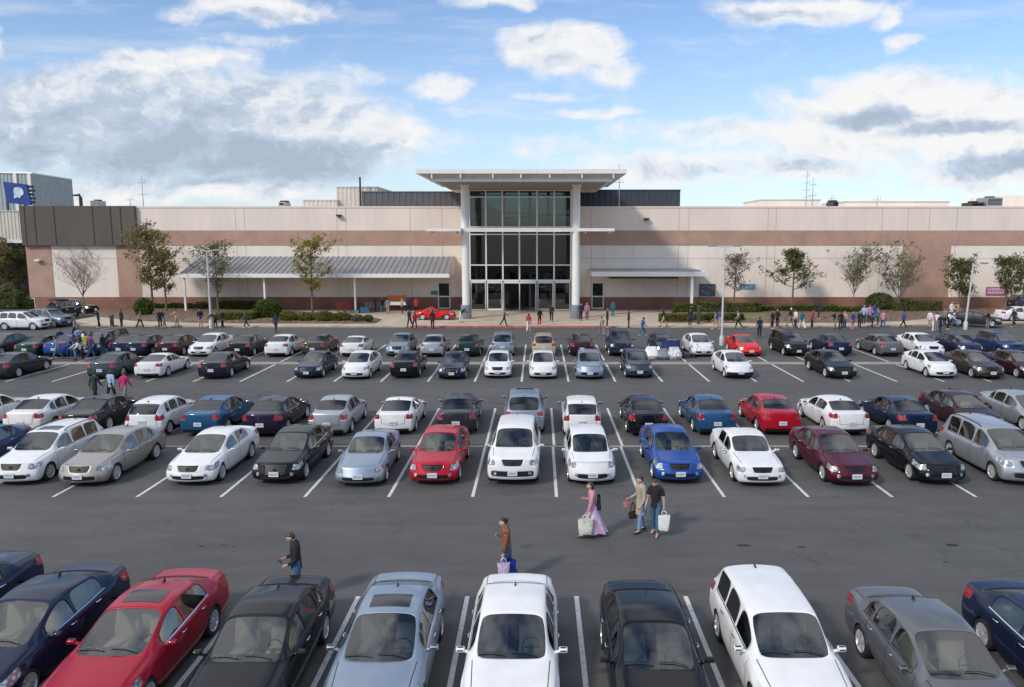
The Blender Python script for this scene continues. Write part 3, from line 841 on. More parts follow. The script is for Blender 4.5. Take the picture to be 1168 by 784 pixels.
bed('mulch_bed', [(752, 370), (880, 370.2), (985, 369.8), (1035, 367.5), (1100, 361), (1165, 358.5), (1300, 357.5), (1300, 355), (880, 355), (768, 355.5), (763, 362)], MULCH, .28, 2)
bed('grass_bed', [(196, 369.4), (330, 370.0), (330, 366.5), (225, 365.5)], GRASSM, .30, 3)
bed('grass_bed', [(800, 369.4), (884, 369.6), (884, 361.5), (800, 361.5)], GRASSM, .33, 4)

# ---------------------------------------------------------------- the shopping centre
def panel_mat(name, col, var=.06):
    m, n, l, p = nt(name)
    tc = n.new('ShaderNodeTexCoord')
    def noise(sc, st, d=5):
        mp = n.new('ShaderNodeMapping'); mp.inputs['Scale'].default_value = st; l.new(tc.outputs['Object'], mp.inputs[0])
        t = n.new('ShaderNodeTexNoise'); t.inputs['Scale'].default_value = sc; t.inputs['Detail'].default_value = d; l.new(mp.outputs[0], t.inputs['Vector']); return t.outputs['Fac']
    def rng(src, a, b, c, d):
        r = n.new('ShaderNodeMapRange'); r.inputs[1].default_value = a; r.inputs[2].default_value = b; r.inputs[3].default_value = c; r.inputs[4].default_value = d
        l.new(src, r.inputs[0]); return r.outputs[0]
    def mul(a, b):
        q = n.new('ShaderNodeMath'); q.operation = 'MULTIPLY'; l.new(a, q.inputs[0]); l.new(b, q.inputs[1]); return q.outputs[0]
    f = mul(rng(noise(.35, (1, 1, .4)), .3, .7, 1 - var, 1 + var), rng(noise(2.2, (1.0, 1, .10), 6), .32, .7, .965, 1.02))
    f = mul(f, rng(noise(12, (1, 1, 1)), .3, .7, .95, 1.05))
    sc = n.new('ShaderNodeVectorMath'); sc.operation = 'SCALE'; sc.inputs[0].default_value = col; l.new(f, sc.inputs['Scale'])
    l.new(sc.outputs[0], p.inputs['Base Color']); p.inputs['Roughness'].default_value = .88; p.inputs['Specular IOR Level'].default_value = .25
    b = n.new('ShaderNodeBump'); b.inputs['Strength'].default_value = .15; b.inputs['Distance'].default_value = .02
    l.new(noise(30, (1, 1, 1)), b.inputs['Height']); l.new(b.outputs[0], p.inputs['Normal'])
    return m
def brick_mat(name, a, b_, mortar):
    m, n, l, p = nt(name)
    tc = n.new('ShaderNodeTexCoord'); mp = n.new('ShaderNodeMapping'); mp.inputs['Rotation'].default_value = (R(90), 0, 0)
    l.new(tc.outputs['Object'], mp.inputs[0])
    t = n.new('ShaderNodeTexBrick'); t.inputs['Scale'].default_value = 1.0
    t.inputs['Brick Width'].default_value = .40; t.inputs['Row Height'].default_value = .13; t.inputs['Mortar Size'].default_value = .012
    t.inputs['Color1'].default_value = (*a, 1); t.inputs['Color2'].default_value = (*b_, 1); t.inputs['Mortar'].default_value = (*mortar, 1)
    l.new(mp.outputs[0], t.inputs['Vector'])
    nz = n.new('ShaderNodeTexNoise'); nz.inputs['Scale'].default_value = .5; nz.inputs['Detail'].default_value = 5; l.new(tc.outputs['Object'], nz.inputs['Vector'])
    r = n.new('ShaderNodeMapRange'); r.inputs[1].default_value = .3; r.inputs[2].default_value = .7; r.inputs[3].default_value = .86; r.inputs[4].default_value = 1.12
    l.new(nz.outputs['Fac'], r.inputs[0])
    sc = n.new('ShaderNodeVectorMath'); sc.operation = 'SCALE'; l.new(t.outputs['Color'], sc.inputs[0]); l.new(r.outputs[0], sc.inputs['Scale'])
    l.new(sc.outputs[0], p.inputs['Base Color']); p.inputs['Roughness'].default_value = .9; p.inputs['Specular IOR Level'].default_value = .25
    return m
CREAM = panel_mat('cream_render', (.75, .65, .58)); CREAM2 = panel_mat('pale_render', (.78, .695, .62))
BAND = brick_mat('brown_block', (.40, .255, .20), (.44, .285, .225), (.41, .275, .22))
BRICKB = brick_mat('red_brick', (.245, .108, .078), (.30, .14, .10), (.27, .17, .135))
DARKP = panel_mat('dark_cladding', (.118, .100, .090), .08)
JOINT = mat('joint', (.40, .33, .295), .9)
JOINTD = mat('joint_dark', (.02, .02, .02), .9)
METALG = mat('ribbed_grey_metal', (.10, .10, .115), .5, .3, var=.1, scale=1)
METALB = mat('ribbed_blue_metal', (.045, .055, .075), .5, .3, var=.1, scale=1)
METALC = mat('ribbed_cream_metal', (.58, .54, .48), .55, .1, var=.08, scale=1)
WHITE = mat('white_metal', (.76, .75, .73), .45, var=.05, scale=2)
SOFFIT = mat('soffit', (.72, .66, .58), .7, var=.08, scale=1)
GREYROOF = mat('standing_seam_roof', (.29, .30, .315), .5, .3, var=.10, scale=1.5)
COLBASE = mat('column_base_grey', (.17, .185, .22), .6, var=.1, scale=2)
DGLASS = glass_mat('dark_window_glass', (.10, .115, .118), 1.45, .006)
UGLASS = glass_mat('teal_window_glass', (.26, .36, .36), 1.5, .02)
DOORGL = glass_mat('door_glass', (.36, .45, .45), 1.5, .05)
FRAME = mat('white_frame', (.74, .74, .73), .4)
DARKM = mat('dark_metal', (.03, .03, .033), .5)
Y0 = 92.0
XL, XR = xat(31, Y0, 6), xat(1330, Y0, 6)
ZR = zat(235.5, Y0)
Z_b1, Z_b2, Z_base = zat(263, Y0), zat(280, Y0), zat(339, Y0)
mall = tag(empty('shopping_centre', (0, Y0, 0)), 'long cream and brown brick shopping centre with tall glass entrance', 'building')
def part(name, mb, mats, parent=mall, **k):
    me = mb.mesh(name, mats if isinstance(mats, list) else [mats], **k)
    if parent is mall or parent.get('_root') :
        me.transform(Matrix.Translation((0, -Y0, 0)))
    o = link(name, me, parent)
    return o
def sub(name, mb, mats, parent, **k):
    me = mb.mesh(name, mats if isinstance(mats, list) else [mats], **k); me.transform(Matrix.Translation((0, -Y0, 0)))
    return link(name, me, parent)
ex0, ex1 = xat(528, 90, 6), xat(659, 90, 6)        # entrance bay
YG = 90.0                                            # glass plane
# main walls left and right of the entrance bay
def wall_run(x0, x1, joints):
    w = MB(); w.box((x0, Y0, 0), (x1, Y0 + 40, Z_b2), 0); w.box((x0, Y0, Z_b2), (x1, Y0 + 40, ZR - .18), 1); w.box((x0 - .0, Y0 - .06, ZR - .18), (x1, Y0 + 40, ZR), 1)
    for j in joints:
        w.box((j - .022, Y0 - .012, Z_base + .05), (j + .022, Y0 + .01, Z_b2 - .01), 2); w.box((j - .022, Y0 - .012, Z_b1 + .01), (j + .022, Y0 + .01, ZR - .2), 2)
    w.box((x0, Y0 - .012, zat(295, Y0) - .02), (x1, Y0 + .01, zat(295, Y0) + .02), 2)
    return w
jl = [xat(p, Y0) for p in (163, 274, 284, 388, 398, 470, 506)]; jr = [xat(p, Y0) for p in (674, 772, 783, 872, 881, 1000, 1029, 1053, 1084, 1180)]
xdk = xat(158, Y0, 8)
part('wall', wall_run(XL + .4, ex0, jl), [CREAM2, CREAM, JOINT]); part('wall', wall_run(ex1, XR, jr), [CREAM2, CREAM, JOINT])
for x0, x1 in ((xdk + .003, ex0 - .003), (ex1 + .003, XR)):
    b = MB(); b.box((x0, Y0 - .05, Z_b2), (x1, Y0 + .2, Z_b1)); part('brown_band', b, BAND)
b = MB(); b.box((XL + .5, Y0 - .07, 0), (ex0 - .003, Y0 + .2, Z_base)); part('brick_base', b, BRICKB)
b = MB(); b.box((ex1 + .003, Y0 - .07, 0), (XR, Y0 + .2, Z_base)); part('brick_base', b, BRICKB)
b = MB(); b.box((xat(1028, Y0, 5), Y0 - .045, Z_base + .002), (xat(1083, Y0, 5), Y0 + .2, Z_b2 - .002)); part('brown_panel', b, BAND)
for p0, p1 in ((31.5, 60), (134, 160)):
    b = MB(); b.box((xat(p0, Y0, 5), Y0 - .045, Z_base + .002), (xat(p1, Y0, 5), Y0 + .2, zat(280, Y0) - .002)); part('brown_panel', b, BAND)
b = MB(); b.box((XL - .1, Y0 - .5, zat(280, Y0)), (xdk, Y0 + 40, ZR + .03), 0)
for p in (41, 52, 74, 117, 137, 148):
    x = xat(p, Y0); b.box((x - .05, Y0 - .515, zat(280, Y0) + .02), (x + .05, Y0 - .49, ZR - .02), 1)
part('dark_clad_block', b, [DARKP, JOINTD])
def ribbed(x0, x1, y0, y1, z0, z1, pitch, depth=.06):
    """corrugated metal box: a zig-zag skin on front and sides"""
    b = MB(); k = max(4, int((x1 - x0) / pitch)); pts = []
    for i in range(k):
        xa = lerp(x0, x1, i / k); xb = lerp(x0, x1, (i + 1) / k); w_ = xb - xa
        pts += [(xa, y0), (xa + w_ * .45, y0), (xa + w_ * .55, y0 + depth), (xa + w_ * .95, y0 + depth)]
    pts.append((x1, y0))
    for (ax, ay), (bx, by) in zip(pts, pts[1:]): b.face([(ax, ay, z0), (bx, by, z0), (bx, by, z1), (ax, ay, z1)])
    b.face([(x0, y0, z0), (x0, y1, z0), (x0, y1, z1), (x0, y0, z1)]); b.face([(x1, y0, z0), (x1, y1, z0), (x1, y1, z1), (x1, y0, z1)])
    b.face([(x0, y0, z1), (x1, y0, z1), (x1, y1, z1), (x0, y1, z1)])
    b.box((x0 - .05, y0 - .06, z1), (x1 + .05, y1, z1 + .12))
    return b
def roofbox(p0, p1, ptop, Y, dep, m, pitch=.5, name='roof_box'):
    z1 = zat(ptop, Y); return part(name, ribbed(xat(p0, Y, z1), xat(p1, Y, z1), Y, Y + dep, ZR - .3, z1, pitch), m)
roofbox(345, 384, 229, 99, 10, METALC, .5); roofbox(383.5, 430, 214, 100, 10, METALC, .5)
roofbox(412.5, 545, 219.5, 97, 12, METALG, .7); roofbox(645, 776, 217.5, 97, 12, METALB, .7)
b = MB(); x = xat(415, 99); b.tube([(x, 99, ZR), (x, 99, zat(202, 99))], .12, 8); part('flue', b, DARKM)
for p0, p1, pt in ((868, 935, 227.5), (965, 1082, 229.5)):
    Y = 104; z1 = zat(pt, Y); b = MB(); b.box((xat(p0, Y, 12), Y, ZR - .2), (xat(p1, Y, 12), Y + 9, z1 - .12), 0); b.box((xat(p0, Y, 12) - .1, Y - .1, z1 - .12), (xat(p1, Y, 12) + .1, Y + 9.1, z1), 1)
    part('roof_box', b, [CREAM2, METALC])
Y = 104; b = MB(); z1 = zat(223, Y); b.box((xat(1143, Y, 12), Y, ZR - .2), (xat(1230, Y, 12), Y + 8, z1)); part('roof_box', b, [CREAM2])
def unit(p0, p1, pt, Y, m):
    z1 = zat(pt, Y); x0, x1 = xat(p0, Y, 12), xat(p1, Y, 12); b = MB()
    b.box((x0, Y, ZR + .25), (x1, Y + 2.4, z1), 0)
    for k in range(5):
        z = lerp(ZR + .45, z1 - .2, k / 4); b.box((x0 + .12, Y - .03, z - .05), (x1 - .12, Y + .01, z + .05), 1)
    for x in (x0 + .15, x1 - .15):
        for y in (Y + .2, Y + 2.2): b.box((x - .07, y - .07, ZR - .1), (x + .07, y + .07, ZR + .26), 1)
    b.lathe([(.55, 0), (.6, .18), (.5, .2)], 16, 1, mtx=Matrix.Translation(((x0 + x1) / 2, Y + 1.2, z1)))
    part('rooftop_unit', b, [m, DARKM])
GALV = mat('galvanised', (.40, .41, .42), .45, .5, var=.1, scale=2)
unit(1125, 1143, 225.5, 98, GALV); unit(104, 112, 229, 120, GALV); unit(318, 325, 230.5, 98, GALV); unit(950, 956, 230, 99, DARKM); unit(1108, 1122, 231, 98, DARKM)
def mast(px, ptop, Y, n):
    x = xat(px, Y, 12); z1 = zat(ptop, Y); b = MB(); b.tube([(x, Y, ZR - .2), (x, Y, z1)], [.07, .03], 6)
    for k in range(n):
        z = lerp(ZR + 1, z1 - .2, (k + .5) / n); w = .55 - .06 * k; b.tube([(x - w, Y, z), (x + w, Y, z)], .03, 5); b.tube([(x + w * .7, Y, z), (x + w * .7, Y, z + .5)], .02, 5)
    part('roof_antenna', b, GALV)
mast(919, 195, 100, 4); mast(926, 203, 101, 2); mast(164, 200, 99, 2); mast(149, 226, 98, 1); mast(948, 221, 104, 1); mast(1000, 224, 104, 1); mast(706, 188, 94, 1)
# glass entrance bay: frame bars, panes, interior, doors
zg = zat(216, YG); gx0, gx1 = xat(536, YG, 6), xat(651, YG, 6)
mull = [xat(p, YG, 6) for p in (536, 554.5, 573.5, 592.5, 612.5, 632, 651)]
zd = zat(320.5, YG)
trans = [zat(p, YG) for p in (217.5, 225, 259, 267.5, 302.5, 320.5)]
bay = MB()
bay.box((ex0, YG - .05, 0), (gx0 - .05, Y0 + 6, zg + .3), 0); part('entrance_pier', bay, [CREAM]); bay = MB()
bay.box((gx1 + .05, YG - .05, 0), (ex1, Y0 + 6, zg + .3), 0); part('entrance_pier', bay, [CREAM])
inn = MB()
inn.box((gx0 - .05, Y0 + 9, 0), (gx1 + .05, Y0 + 9.3, zg), 0)
for z in (zat(262, YG) - .2,): inn.box((gx0 - .04, YG + 2.2, z - .35), (gx1 + .04, Y0 + 9, z), 1)
inn.box((gx0 - .05, YG + .3, zg), (gx1 + .05, Y0 + 1.2, zg + .2), 1)  # roof stops short; the unseen opening behind is added to let sky light in
inn.box((gx0 - .05, YG + .35, .14), (gx1 + .05, Y0 + 9, .17), 2)
for x in (-6.5, -4.2, -1.0, 1.2): inn.tube([(x, Y0 + 3, .17), (x, Y0 + 3, zg)], .18, 8, 1)
inn.tube([(gx0, Y0 + 2.5, zg - 2.3), (gx1, Y0 + 2.5, zg - 2.9)], .09, 6, 3); inn.tube([(gx0, Y0 + 2.5, zg - 3.4), (gx1, Y0 + 2.5, zg - 2.7)], .09, 6, 3)
for k in range(5): inn.box((gx0 + 1 + k * 2.1, Y0 + 5, .17), (gx0 + 2.2 + k * 2.1, Y0 + 6, 1.5 + .3 * (k % 3)), 1 if k % 2 else 3)
part('lobby_interior', inn, [mat('lobby_wall', (.36, .38, .37), .8, var=.3, scale=.6), mat('lobby_white', (.42, .42, .40), .7), mat('lobby_floor', (.25, .23, .2), .3), DARKM])
fr = MB()
for x in mull: fr.box((x - .085, YG - .10, zd), (x + .085, YG + .12, zg - .02))
for i, z in enumerate(trans):
    h = .14 if i == 5 else .065
    for xa, xb in zip(mull, mull[1:]): fr.box((xa + .085, YG - .07, z - h), (xb - .085, YG + .1, z + h))
curtain = part('window', MB(), [FRAME]); me = fr.mesh('window_frame', [FRAME]); me.transform(Matrix.Translation((0, -Y0, 0))); curtain.data = me
rows = [(zd + .14, trans[4] - .065), (trans[4] + .065, trans[3] - .065), (trans[3] + .065, trans[2] - .065), (trans[2] + .065, trans[1] - .065), (trans[1] + .065, trans[0] - .065)]
for xa, xb in zip(mull, mull[1:]):
    for za, zb_ in rows:
        b = MB(); b.box((xa + .086, YG - .005, za + .001), (xb - .086, YG + .015, zb_ - .001)); sub('pane', b, UGLASS if za > trans[2] else DGLASS, curtain)
# doors: two glazed side bays, two leaves standing open, an open middle
pav = KZ + .01
for k, (xa, xb) in enumerate(zip(mull, mull[1:])):
    if k in (2, 3): continue
    o = MB(); t = .13 if k in (1, 4) else .09
    xa2, xb2, z1 = xa + .05, xb - .05, zd - .16
    for a, c in (((xa2, z1 - t), (xb2, z1)), ((xa2, pav), (xb2, pav + t * 1.6))): o.box((a[0], YG - .08, a[1]), (c[0], YG + .08, c[1]))
    for a in (xa2, xb2 - t): o.box((a, YG - .08, pav + t * 1.6), (a + t, YG + .08, z1 - t))
    d = part('door', o, FRAME); b = MB(); b.box((xa2 + t, YG - .01, pav + t * 1.6), (xb2 - t, YG + .01, z1 - t)); sub('pane', b, DOORGL, d)
    if k in (1, 4):
        b = MB(); hx = xb2 - t - .12 if k == 1 else xa2 + t + .12; b.tube([(hx, YG - .14, .95), (hx, YG - .14, 1.5)], .03, 6); sub('handle', b, GALV, d)
for x, sg in ((mull[2] + .12, 1), (mull[4] - .12, -1)):
    o = MB(); y0, y1, z1, t = YG - 1.35, YG - .1, zd - .2, .08
    o.box((x - .04, y0, z1 - t), (x + .04, y1, z1)); o.box((x - .04, y0, pav), (x + .04, y1, pav + .16))
    o.box((x - .04, y0, pav + .16), (x + .04, y0 + t, z1 - t)); o.box((x - .04, y1 - t, pav + .16), (x + .04, y1, z1 - t))
    d = part('door', o, FRAME); b = MB(); b.box((x - .01, y0 + t, pav + .16), (x + .01, y1 - t, z1 - t)); sub('pane', b, DOORGL, d)
b = MB(); b.box((mull[2] + .07, YG - .07, zd - .3), (mull[4] - .07, YG + .07, zd - .15)); b.box(((mull[3] - .05), YG - .05, pav), (mull[3] + .05, YG + .05, zd - .3)); part('door_frame', b, FRAME)
# great canopy
yc0, yc1 = 76.0, 97.0; zt_ = zat(193, yc0); cxa, cxb = xat(474, yc0, zt_), xat(715, yc0, zt_); zs_ = zat(206.5, yc0)
c = MB(); c.box((cxa, yc0, zt_ - .42), (cxb, yc1, zt_), 0)
i1, i2 = .45, 1.7
lo = [(cxa + i2, yc0 + 1.3, zs_), (cxb - i2, yc0 + 1.3, zs_), (cxb - i2, yc1 - .4, zs_), (cxa + i2, yc1 - .4, zs_)]
hi_ = [(cxa + i1, yc0 + .35, zt_ - .423), (cxb - i1, yc0 + .35, zt_ - .423), (cxb - i1, yc1 - .1, zt_ - .423), (cxa + i1, yc1 - .1, zt_ - .423)]
for k in range(4): c.face([hi_[k], hi_[(k + 1) % 4], lo[(k + 1) % 4], lo[k]], 1)
c.face(lo, 1)
for k in range(14):
    y = lerp(yc0 + 1.6, YG - .3, k / 13); c.box((cxa + i2 + .1, y - .03, zs_ - .035), (cxb - i2 - .1, y + .03, zs_ + .02), 2)
canopy = part('entrance_canopy', c, [WHITE, SOFFIT, mat('soffit_joint', (.30, .26, .22), .8)])
for p in (525, 562, 594, 627, 664, 492, 700):
    x = xat(p, yc0, zt_); b = MB(); b.box((x - .06, yc0 + .05, zt_ - .85), (x + .06, yc0 + 1.1, zt_ - .424)); sub('bracket', b, WHITE, canopy)
b = MB(); b.box((cxa + 1.3, yc0 + .9, zs_ - .02), (cxb - 1.3, yc0 + 1.25, zs_ + .38)); sub('edge_beam', b, WHITE, canopy)
for p in (531, 657):
    y = 81.0; x = xat(p, y, 6); b = MB(); b.lathe([(.40, 1.58), (.40, zs_ - .25), (.52, zs_ - .12), (.52, zs_ - .003)], 28, 0, mtx=Matrix.Translation((x, y, 0)))
    col_ = part('column', b, WHITE, smooth=True); b = MB(); b.lathe([(.56, KZ), (.56, 1.50), (.52, 1.58)], 28, 0, mtx=Matrix.Translation((x, y, 0))); sub('column_base', b, COLBASE, col_, smooth=True)
b = MB(); z = zat(264, 80.5); x0, x1 = xat(487, 80, z), xat(700, 80, z)
b.box((x0, 79.2, z), (xat(527, 80.5, z), 82.8, z + .30)); b.box((xat(661, 80.5, z), 79.2, z), (x1, 82.8, z + .30)); b.box((xat(527, 80.5, z) + .003, 80.6, z - .05), (xat(661, 80.5, z) - .003, 81.4, z + .36))
for x in (x0 + .4, x1 - .4, xat(520, 80, z), xat(668, 80, z)): b.box((x - .04, 79.4, z - .22), (x + .04, 82.6, z - .003))
part('sun_shade', b, WHITE)
# left lean-to awning
ya = 86.0; za, zb2 = zat(312.5, ya), zat(293, Y0); ax0, ax1 = xat(205, ya, za), xat(512, ya, za)
a = MB()
a.face([(ax0, ya, za), (ax1, ya, za), (ax1, Y0 - .013, zb2), (ax0, Y0 - .013, zb2)], 0); a.face([(ax0, ya, za - .1), (ax0, Y0 - .013, zb2 - .1), (ax1, Y0 - .013, zb2 - .1), (ax1, ya, za - .1)], 1)
a.face([(ax1, ya, za), (ax1, ya, za - .4), (ax1, Y0 - .05, za - .4), (ax1, Y0 - .05, zb2)], 1); a.face([(ax0, ya, za), (ax0, ya, za - .4), (ax0, Y0 - .05, za - .4), (ax0, Y0 - .05, zb2)], 1)
k = int((ax1 - ax0) / .62)
for i in range(k + 1):
    x = lerp(ax0 + .03, ax1 - .03, i / k); dz = .07
    q = [(x - .028, ya), (x + .028, ya)]
    a.face([(x - .028, ya, za), (x - .028, ya, za + dz), (x - .028, Y0 - .02, zb2 + dz), (x - .028, Y0 - .02, zb2)], 0)
    a.face([(x + .028, ya, za), (x + .028, ya, za + dz), (x + .028, Y0 - .02, zb2 + dz), (x + .028, Y0 - .02, zb2)], 0)
    a.face([(x - .028, ya, za + dz), (x + .028, ya, za + dz), (x + .028, Y0 - .02, zb2 + dz), (x - .028, Y0 - .02, zb2 + dz)], 0)
awn = part('awning', a, [GREYROOF, SOFFIT])
b = MB(); b.box((ax0 - .05, ya - .12, za - .42), (ax1 + .05, ya - .003, za + .02)); sub('fascia', b, WHITE, awn)
for p in (211, 302, 405):
    x = xat(p, ya + .5, 2); b = MB(); b.box((x - .10, ya + .44, KZ), (x + .10, ya + .64, za - .10)); b.box((x - .2, ya + .34, za - .45), (x + .2, ya + .74, za - .12)); sub('post', b, WHITE, awn)
# right flat canopy
yr = 86.5; z1, z0 = zat(308.5, yr), zat(315.5, yr); x0, x1 = xat(675, yr, z0), xat(808, yr, z0)
b = MB(); b.box((x0, yr, z0), (x1, Y0 - .013, z1 - .15), 0); b.box((x0 + .1, yr + .2, z1 - .15), (x1 - .8, Y0 - .05, z1), 1); b.box((x0 + 2.1, yr + .5, z0 - .28), (x0 + 9.8, Y0 - .1, z0 - .003), 2)
rc = part('flat_canopy', b, [WHITE, GREYROOF, DARKM]); x = xat(789, yr + .4, 2); b = MB(); b.box((x - .14, yr + .3, KZ), (x + .14, yr + .6, z0 - .29 + .28)); sub('post', b, WHITE, rc)
# side doors
for p0, p1, pt in ((674.5, 688.5, 322), (500, 514, 322)):
    o = MB(); xa, xb, z1, t = xat(p0, Y0), xat(p1, Y0), zat(pt, Y0), .12; y = Y0 - .08
    o.box((xa, y - .06, pav), (xa + t, y, z1)); o.box((xb - t, y - .06, pav), (xb, y, z1)); o.box((xa + t, y - .06, z1 - t), (xb - t, y, z1)); o.box((xa + t, y - .06, 1.55), (xb - t, y, 1.68)); o.box((xa + t, y - .06, pav), (xb - t, y, pav + .15))
    d = part('door', o, FRAME); b = MB(); b.box((xa + t, y - .03, pav + .15), (xb - t, y - .015, 1.55)); sub('pane', b, mat('door_panel_dark', (.035, .03, .028), .25), d); b = MB(); b.box((xa + t, y - .03, 1.68), (xb - t, y - .015, z1 - t)); sub('pane', b, mat('door_dark', (.012, .012, .013), .1), d)
# wall lamps and cameras
for px, py in ((50, 297), (391, 246), (735, 250)):
    x, z = xat(px, Y0), zat(py, Y0); b = MB(); b.box((x - .30, Y0 - .55, z - .12), (x + .30, Y0 - .06, z + .10)); b.tube([(x, Y0 - .1, z - .25), (x, Y0 - .1, z + .1)], .06, 6); part('wall_lamp', b, WHITE if px < 100 else DARKM, bevel=.03)

# ---------------------------------------------------------------- the grey warehouse behind, its sign, the ribbed store canopy at the left
wh = tag(empty('warehouse', (xat(40, 128, 10), 128, 0)), 'grey corrugated metal warehouse behind the dark block at far left', 'building')
def lpart(root, name, mb, mats, parent=None, **k):
    me = mb.mesh(name, mats if isinstance(mats, list) else [mats], **k); me.transform(Matrix.Translation(-root.location)); return link(name, me, parent or root)
WG = mat('warehouse_metal', (.36, .385, .40), .5, .25, var=.12, scale=.8)
Y = 128; z1 = zat(197, Y); xa, xm, xb = xat(-40, Y, 18), xat(37, Y, 18), xat(82, 142, 18)
b = MB()
def corr(b, p0, p1, z0, za_, zb_, pitch=.55, dep=.08):
    d = (Vector(p1) - Vector(p0)); n_ = max(3, int(d.length / pitch)); nn = Vector((d.y, -d.x)).normalized() * dep
    pts = []
    for i in range(n_):
        t = i / n_
        for f, o in ((0, 0), (.45, 0), (.55, 1), (.95, 1)): q = Vector(p0) + d * (t + f / n_); pts.append((q + nn * o, t + f / n_))
    pts.append((Vector(p1), 1))
    for (a, ta), (c, tc) in zip(pts, pts[1:]): b.face([(a.x, a.y, z0), (c.x, c.y, z0), (c.x, c.y, lerp(za_, zb_, tc)), (a.x, a.y, lerp(za_, zb_, ta))])
zr1 = zat(198.5, Y); zr2 = zr1
corr(b, (xa, Y), (xm, Y), 0, zr1 + .2, zr1); corr(b, (xm, Y), (xb, 142), 0, zr1, zr2)
b.face([(xm, Y, zr1), (xb, 142, zr2), (xb - 40, 142, zr2), (xa, Y, zr1)])
b.face([(xb, 142, 0), (xb - 60, 142, 0), (xb - 60, 142, zr2), (xb, 142, zr2)])
lpart(wh, 'wall', b, WG)
b = MB(); b.tube([(xa, Y - .1, zr1 + .3), (xm, Y - .1, zr1 + .1), (xb, 141.9, zr2 + .1)], .16, 6); lpart(wh, 'roof_trim', b, WHITE)
for p in (20, 36): x = xat(p, Y, 15); b = MB(); b.box((x - .25, Y - .25, 0), (x + .25, Y - .09, zr1)); lpart(wh, 'corner_trim', b, WHITE)
b = MB(); x0, x1 = xat(82, 118, 14), xat(91, 118, 14); zp = zat(223, 118); b.tube([(x0, 118, zp), (x1, 118, zp + .05), (x1 + .15, 118, zp - .4), (x1 + .15, 118, 9)], [.10, .22, .25, .25], 8); lpart(wh, 'duct', b, DARKM)
sg_ = tag(empty('rooftop_sign', (xat(21, 117, 13), 117, 9)), 'blue banner sign with a pale head emblem in front of the grey warehouse', 'sign')
Y = 117; q = [(5, 207.3), (32, 210.5), (35.5, 234.5), (8, 231.5)]
pt = [Vector((xat(a, Y, 14), Y, zat(c, Y))) for a, c in q]; b = MB(); bk = [p + Vector((0, .3, 0)) for p in pt]
b.face(pt); b.face(bk[::-1]);
for i in range(4): b.face([pt[i], bk[i], bk[(i + 1) % 4], pt[(i + 1) % 4]])
lpart(sg_, 'panel', b, mat('sign_blue', (.006, .045, .24), .5, var=.1, scale=1))
em = [(16.2, 226), (17.2, 222.5), (16.6, 218), (17.6, 214.8), (20.5, 213.6), (24, 214), (27, 216), (28.2, 219.5), (27.3, 222.5), (24.8, 223.8), (23.3, 226.2), (20.2, 225), (18.4, 226.3), (15, 226)]
b = MB(); ep = [Vector((xat(a, Y, 14), Y - .08, zat(c, Y))) for a, c in em]; b.face(ep)
for i in range(len(ep)): j = (i + 1) % len(ep); b.face([ep[i], ep[j], ep[j] + Vector((0, .075, 0)), ep[i] + Vector((0, .075, 0))])
lpart(sg_, 'emblem', b, mat('emblem_pale', (.55, .62, .68), .6, var=.25, scale=2))
b = MB()
for p in (10, 30): x = xat(p, Y + .6, 12); b.tube([(x, Y + .6, 0), (x, Y + .6, zat(212, Y))], .14, 6)
for k in range(5):
    x = xat(36.5 + k % 2, Y + .3, 13); b.box((x - .3, Y + .2, zat(213 + k * 4.4, Y) - .2), (x + .3, Y + .7, zat(213 + k * 4.4, Y) + .2))
lpart(sg_, 'support_frame', b, DARKM)
st_ = tag(empty('side_store', (xat(0, 96, 4), 96, 0)), 'cream ribbed metal store canopy with white edge beside the dark block', 'building')
x0, x1 = xat(-60, 96, 9), XL - .15; za_, zb_ = zat(274, 96), zat(241.5, 96)
b = ribbed(x0, x1, 95.5, 99, za_, zb_, .42); lpart(st_, 'ribbed_fascia', b, METALC)
b = MB(); b.box((x0, 95.3, za_ - .35), (x1, 99, za_ - .003)); lpart(st_, 'edge_beam', b, WHITE)
b = MB(); b.box((x0, 101, 0), (x1, 110, za_)); lpart(st_, 'wall', b, mat('store_dark_wall', (.05, .05, .055), .7, var=.3, scale=1))
# wall posters
def board(px0, py0, px1, py1, label, draw, cols):
    Y = Y0 - .09; x0, x1, za_, zb_ = xat(px0, Y), xat(px1, Y), zat(py1, Y), zat(py0, Y)
    r = tag(empty('wall_sign', ((x0 + x1) / 2, Y, (za_ + zb_) / 2)), label, 'sign')
    b = MB(); b.box((x0, Y - .05, za_), (x1, Y + .03, zb_)); lpart(r, 'panel', b, cols[0])
    b = MB(); draw(b, x0, x1, za_, zb_, Y - .056); lpart(r, 'print', b, cols[1])
def scrib(b, x0, x1, z0, z1, y):
    rr = random.Random(5)
    for k in range(16):
        x, z = rr.uniform(x0 + .2, x1 - .4), rr.uniform(z0 + .15, z1 - .15); b.box((x, y - .004, z - .05), (x + rr.uniform(.15, .45), y, z + .05))
def rowsf(b, x0, x1, z0, z1, y):
    rr = random.Random(3)
    for r_ in range(2):
        zc = lerp(z0, z1, .28 + .44 * r_); x = x0 + .15
        while x < x1 - .3: w = rr.uniform(.14, .24); b.box((x, y - .004, zc - .16), (x + w, y, zc + .16)); x += w + .07
def stripe1(b, x0, x1, z0, z1, y): b.box((x0 + .2, y - .004, lerp(z0, z1, .55)), (x1 - .6, y, lerp(z0, z1, .85)))
board(797, 324, 815, 338, 'dark blue grey mural board on the wall beside the flat canopy post', scrib, (mat('mural_dark', (.07, .085, .12), .6, var=.4, scale=3), mat('mural_pale', (.25, .29, .33), .6)))
board(841, 324, 860, 329.5, 'pale blue wall board behind the small blossoming tree', stripe1, (mat('board_blue', (.20, .34, .42), .6, var=.2, scale=3), mat('board_teal', (.08, .20, .30), .6)))
